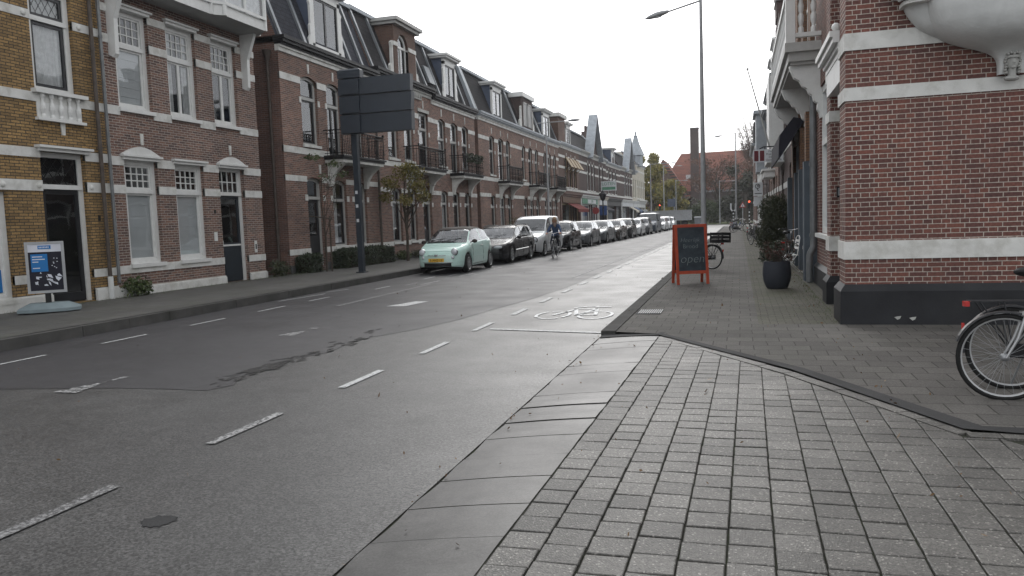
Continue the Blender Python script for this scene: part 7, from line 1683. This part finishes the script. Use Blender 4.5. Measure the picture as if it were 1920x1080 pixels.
def signal(label, x, y, z, left=False):
    t = thing('traffic_light', label, 'traffic light', (x, y, 0)); b = B(); pole_(b, x, y, 0, z, .06); b.build('post', 'plastic_black', t); b = B()
    for k in range(4): b.tube([(x, y, .4+k*.4), (x, y, .58+k*.4)], .066, 8)
    b.each('white_band', 'sign_white', t); b = B(); b.box(x-.16, x+.16, y-.1, y+.1, z-.35, z+.6); hs_ = b.build('housing', 'plastic_black', t); b = B(); b.ball((x, y-.11, z+.42), (.11, .04, .11), 12, 8); b.build('red_lamp', 'signal_red', hs_); b = B(); b.ball((x, y-.105, z+.12), (.09, .03, .09), 10, 6); b.ball((x, y-.105, z-.17), (.09, .03, .09), 10, 6); b.each('unlit_lamp', 'glass_dark' if 'glass_dark' in M else 'plastic_black', hs_)
signal('traffic light showing red on the right beyond the parked bicycles', 1.15, 92, 2.45); signal('traffic light showing red beyond the end of the parked cars', -12.0, 126, 2.9)
t = thing('notice_board', 'blue pole sign at the left behind the far parked cars', 'sign', (-9.6, 124, 0)); b = B(); pole_(b, -9.6, 124, 0, 4.4, .07); b.build('post', 'lamp_grey', t); b = B(); b.box(-10.6, -9.4, 123.9, 124, 3.0, 4.2); b.build('panel', 'zinc_blue', t)
t = thing('waste_container', 'grey refuse container standing behind the chalkboard at the far kerb', 'container', (-3.2, 98, 0)); b = B(); b.prism([(-5.1, 97.5, 0.1), (-3.9, 97.5, .1), (-3.8, 97.5, 1.25), (-5.2, 97.5, 1.25)], (0, 1, 0)); b.build('bin', 'zinc', t); b = B(); b.prism([(-5.25, 97.4, 1.25), (-3.75, 97.4, 1.25), (-3.9, 97.4, 1.42), (-5.1, 97.4, 1.42)], (0, 1.2, 0)); b.build('lid', 'sign_white', t)
t = thing('lorry', 'pale flatbed truck crossing behind the last parked cars', 'truck', (-10.5, 113, 0)); b = B(); b.box(-12.5, -6.4, 112, 114.2, .9, 2.25); b.box(-12.6, -6.3, 111.9, 114.3, 2.25, 2.35); b.build('load_box', 'lamp_grey', t)
b = B(); b.prism([(-14.3, 112, .6), (-12.65, 112, .6), (-12.65, 112, 2.6), (-13.7, 112, 2.6), (-14.25, 112, 1.7)], (0, 2.1, 0)); cb_ = b.build('cab', 'car_white', t); b = B(); b.prism([(-13.9, 111.985, 1.7), (-12.9, 111.985, 1.7), (-12.9, 111.985, 2.4), (-13.6, 111.985, 2.4)], (0, .01, 0)); b.build('window', 'wood_black', cb_)
for x in (-13.4, -8.3, -7.3): b = B(); b.lathe([(0, -.15), (.45, -.15), (.47, 0), (.45, .15), (0, .15)], (x, 112.2, .47), 'y', 20); b.build('wheel', 'rubber', t)
t = thing('lantern', 'old black lantern on a post in front of the pale blue shopfront', 'lantern', (-12.2, 73, .15)); b = B(); pole_(b, -12.2, 73, .15, 3.3, .06); b.tube([(-12.2, 73, .15), (-12.2, 73, 1.3)], .13, 8); b.build('post', 'iron', t); b = B(); b.lathe([(.05, 3.2), (.2, 3.35), (.36, 3.8), (.42, 3.85), (.2, 4.0), (.04, 4.2)], (-12.2, 73, 0), 'z', 8); b.build('lantern_head', 'iron', t)

# thin autumn air: far things pale slightly
m, nt, N, L, b_ = nodes('haze'); N.remove(b_)
pv = N.new('ShaderNodeVolumePrincipled'); pv.inputs['Color'].default_value = (.92, .94, .97, 1); pv.inputs['Density'].default_value = .0005; pv.inputs['Anisotropy'].default_value = .3
L.new(pv.outputs[0], N['Material Output'].inputs['Volume']); MATS['haze'] = m
b = B(); b.box(-410, 410, -70, 710, -1.2, 22.5); tag(b.build('haze', 'haze'), kind='stuff')
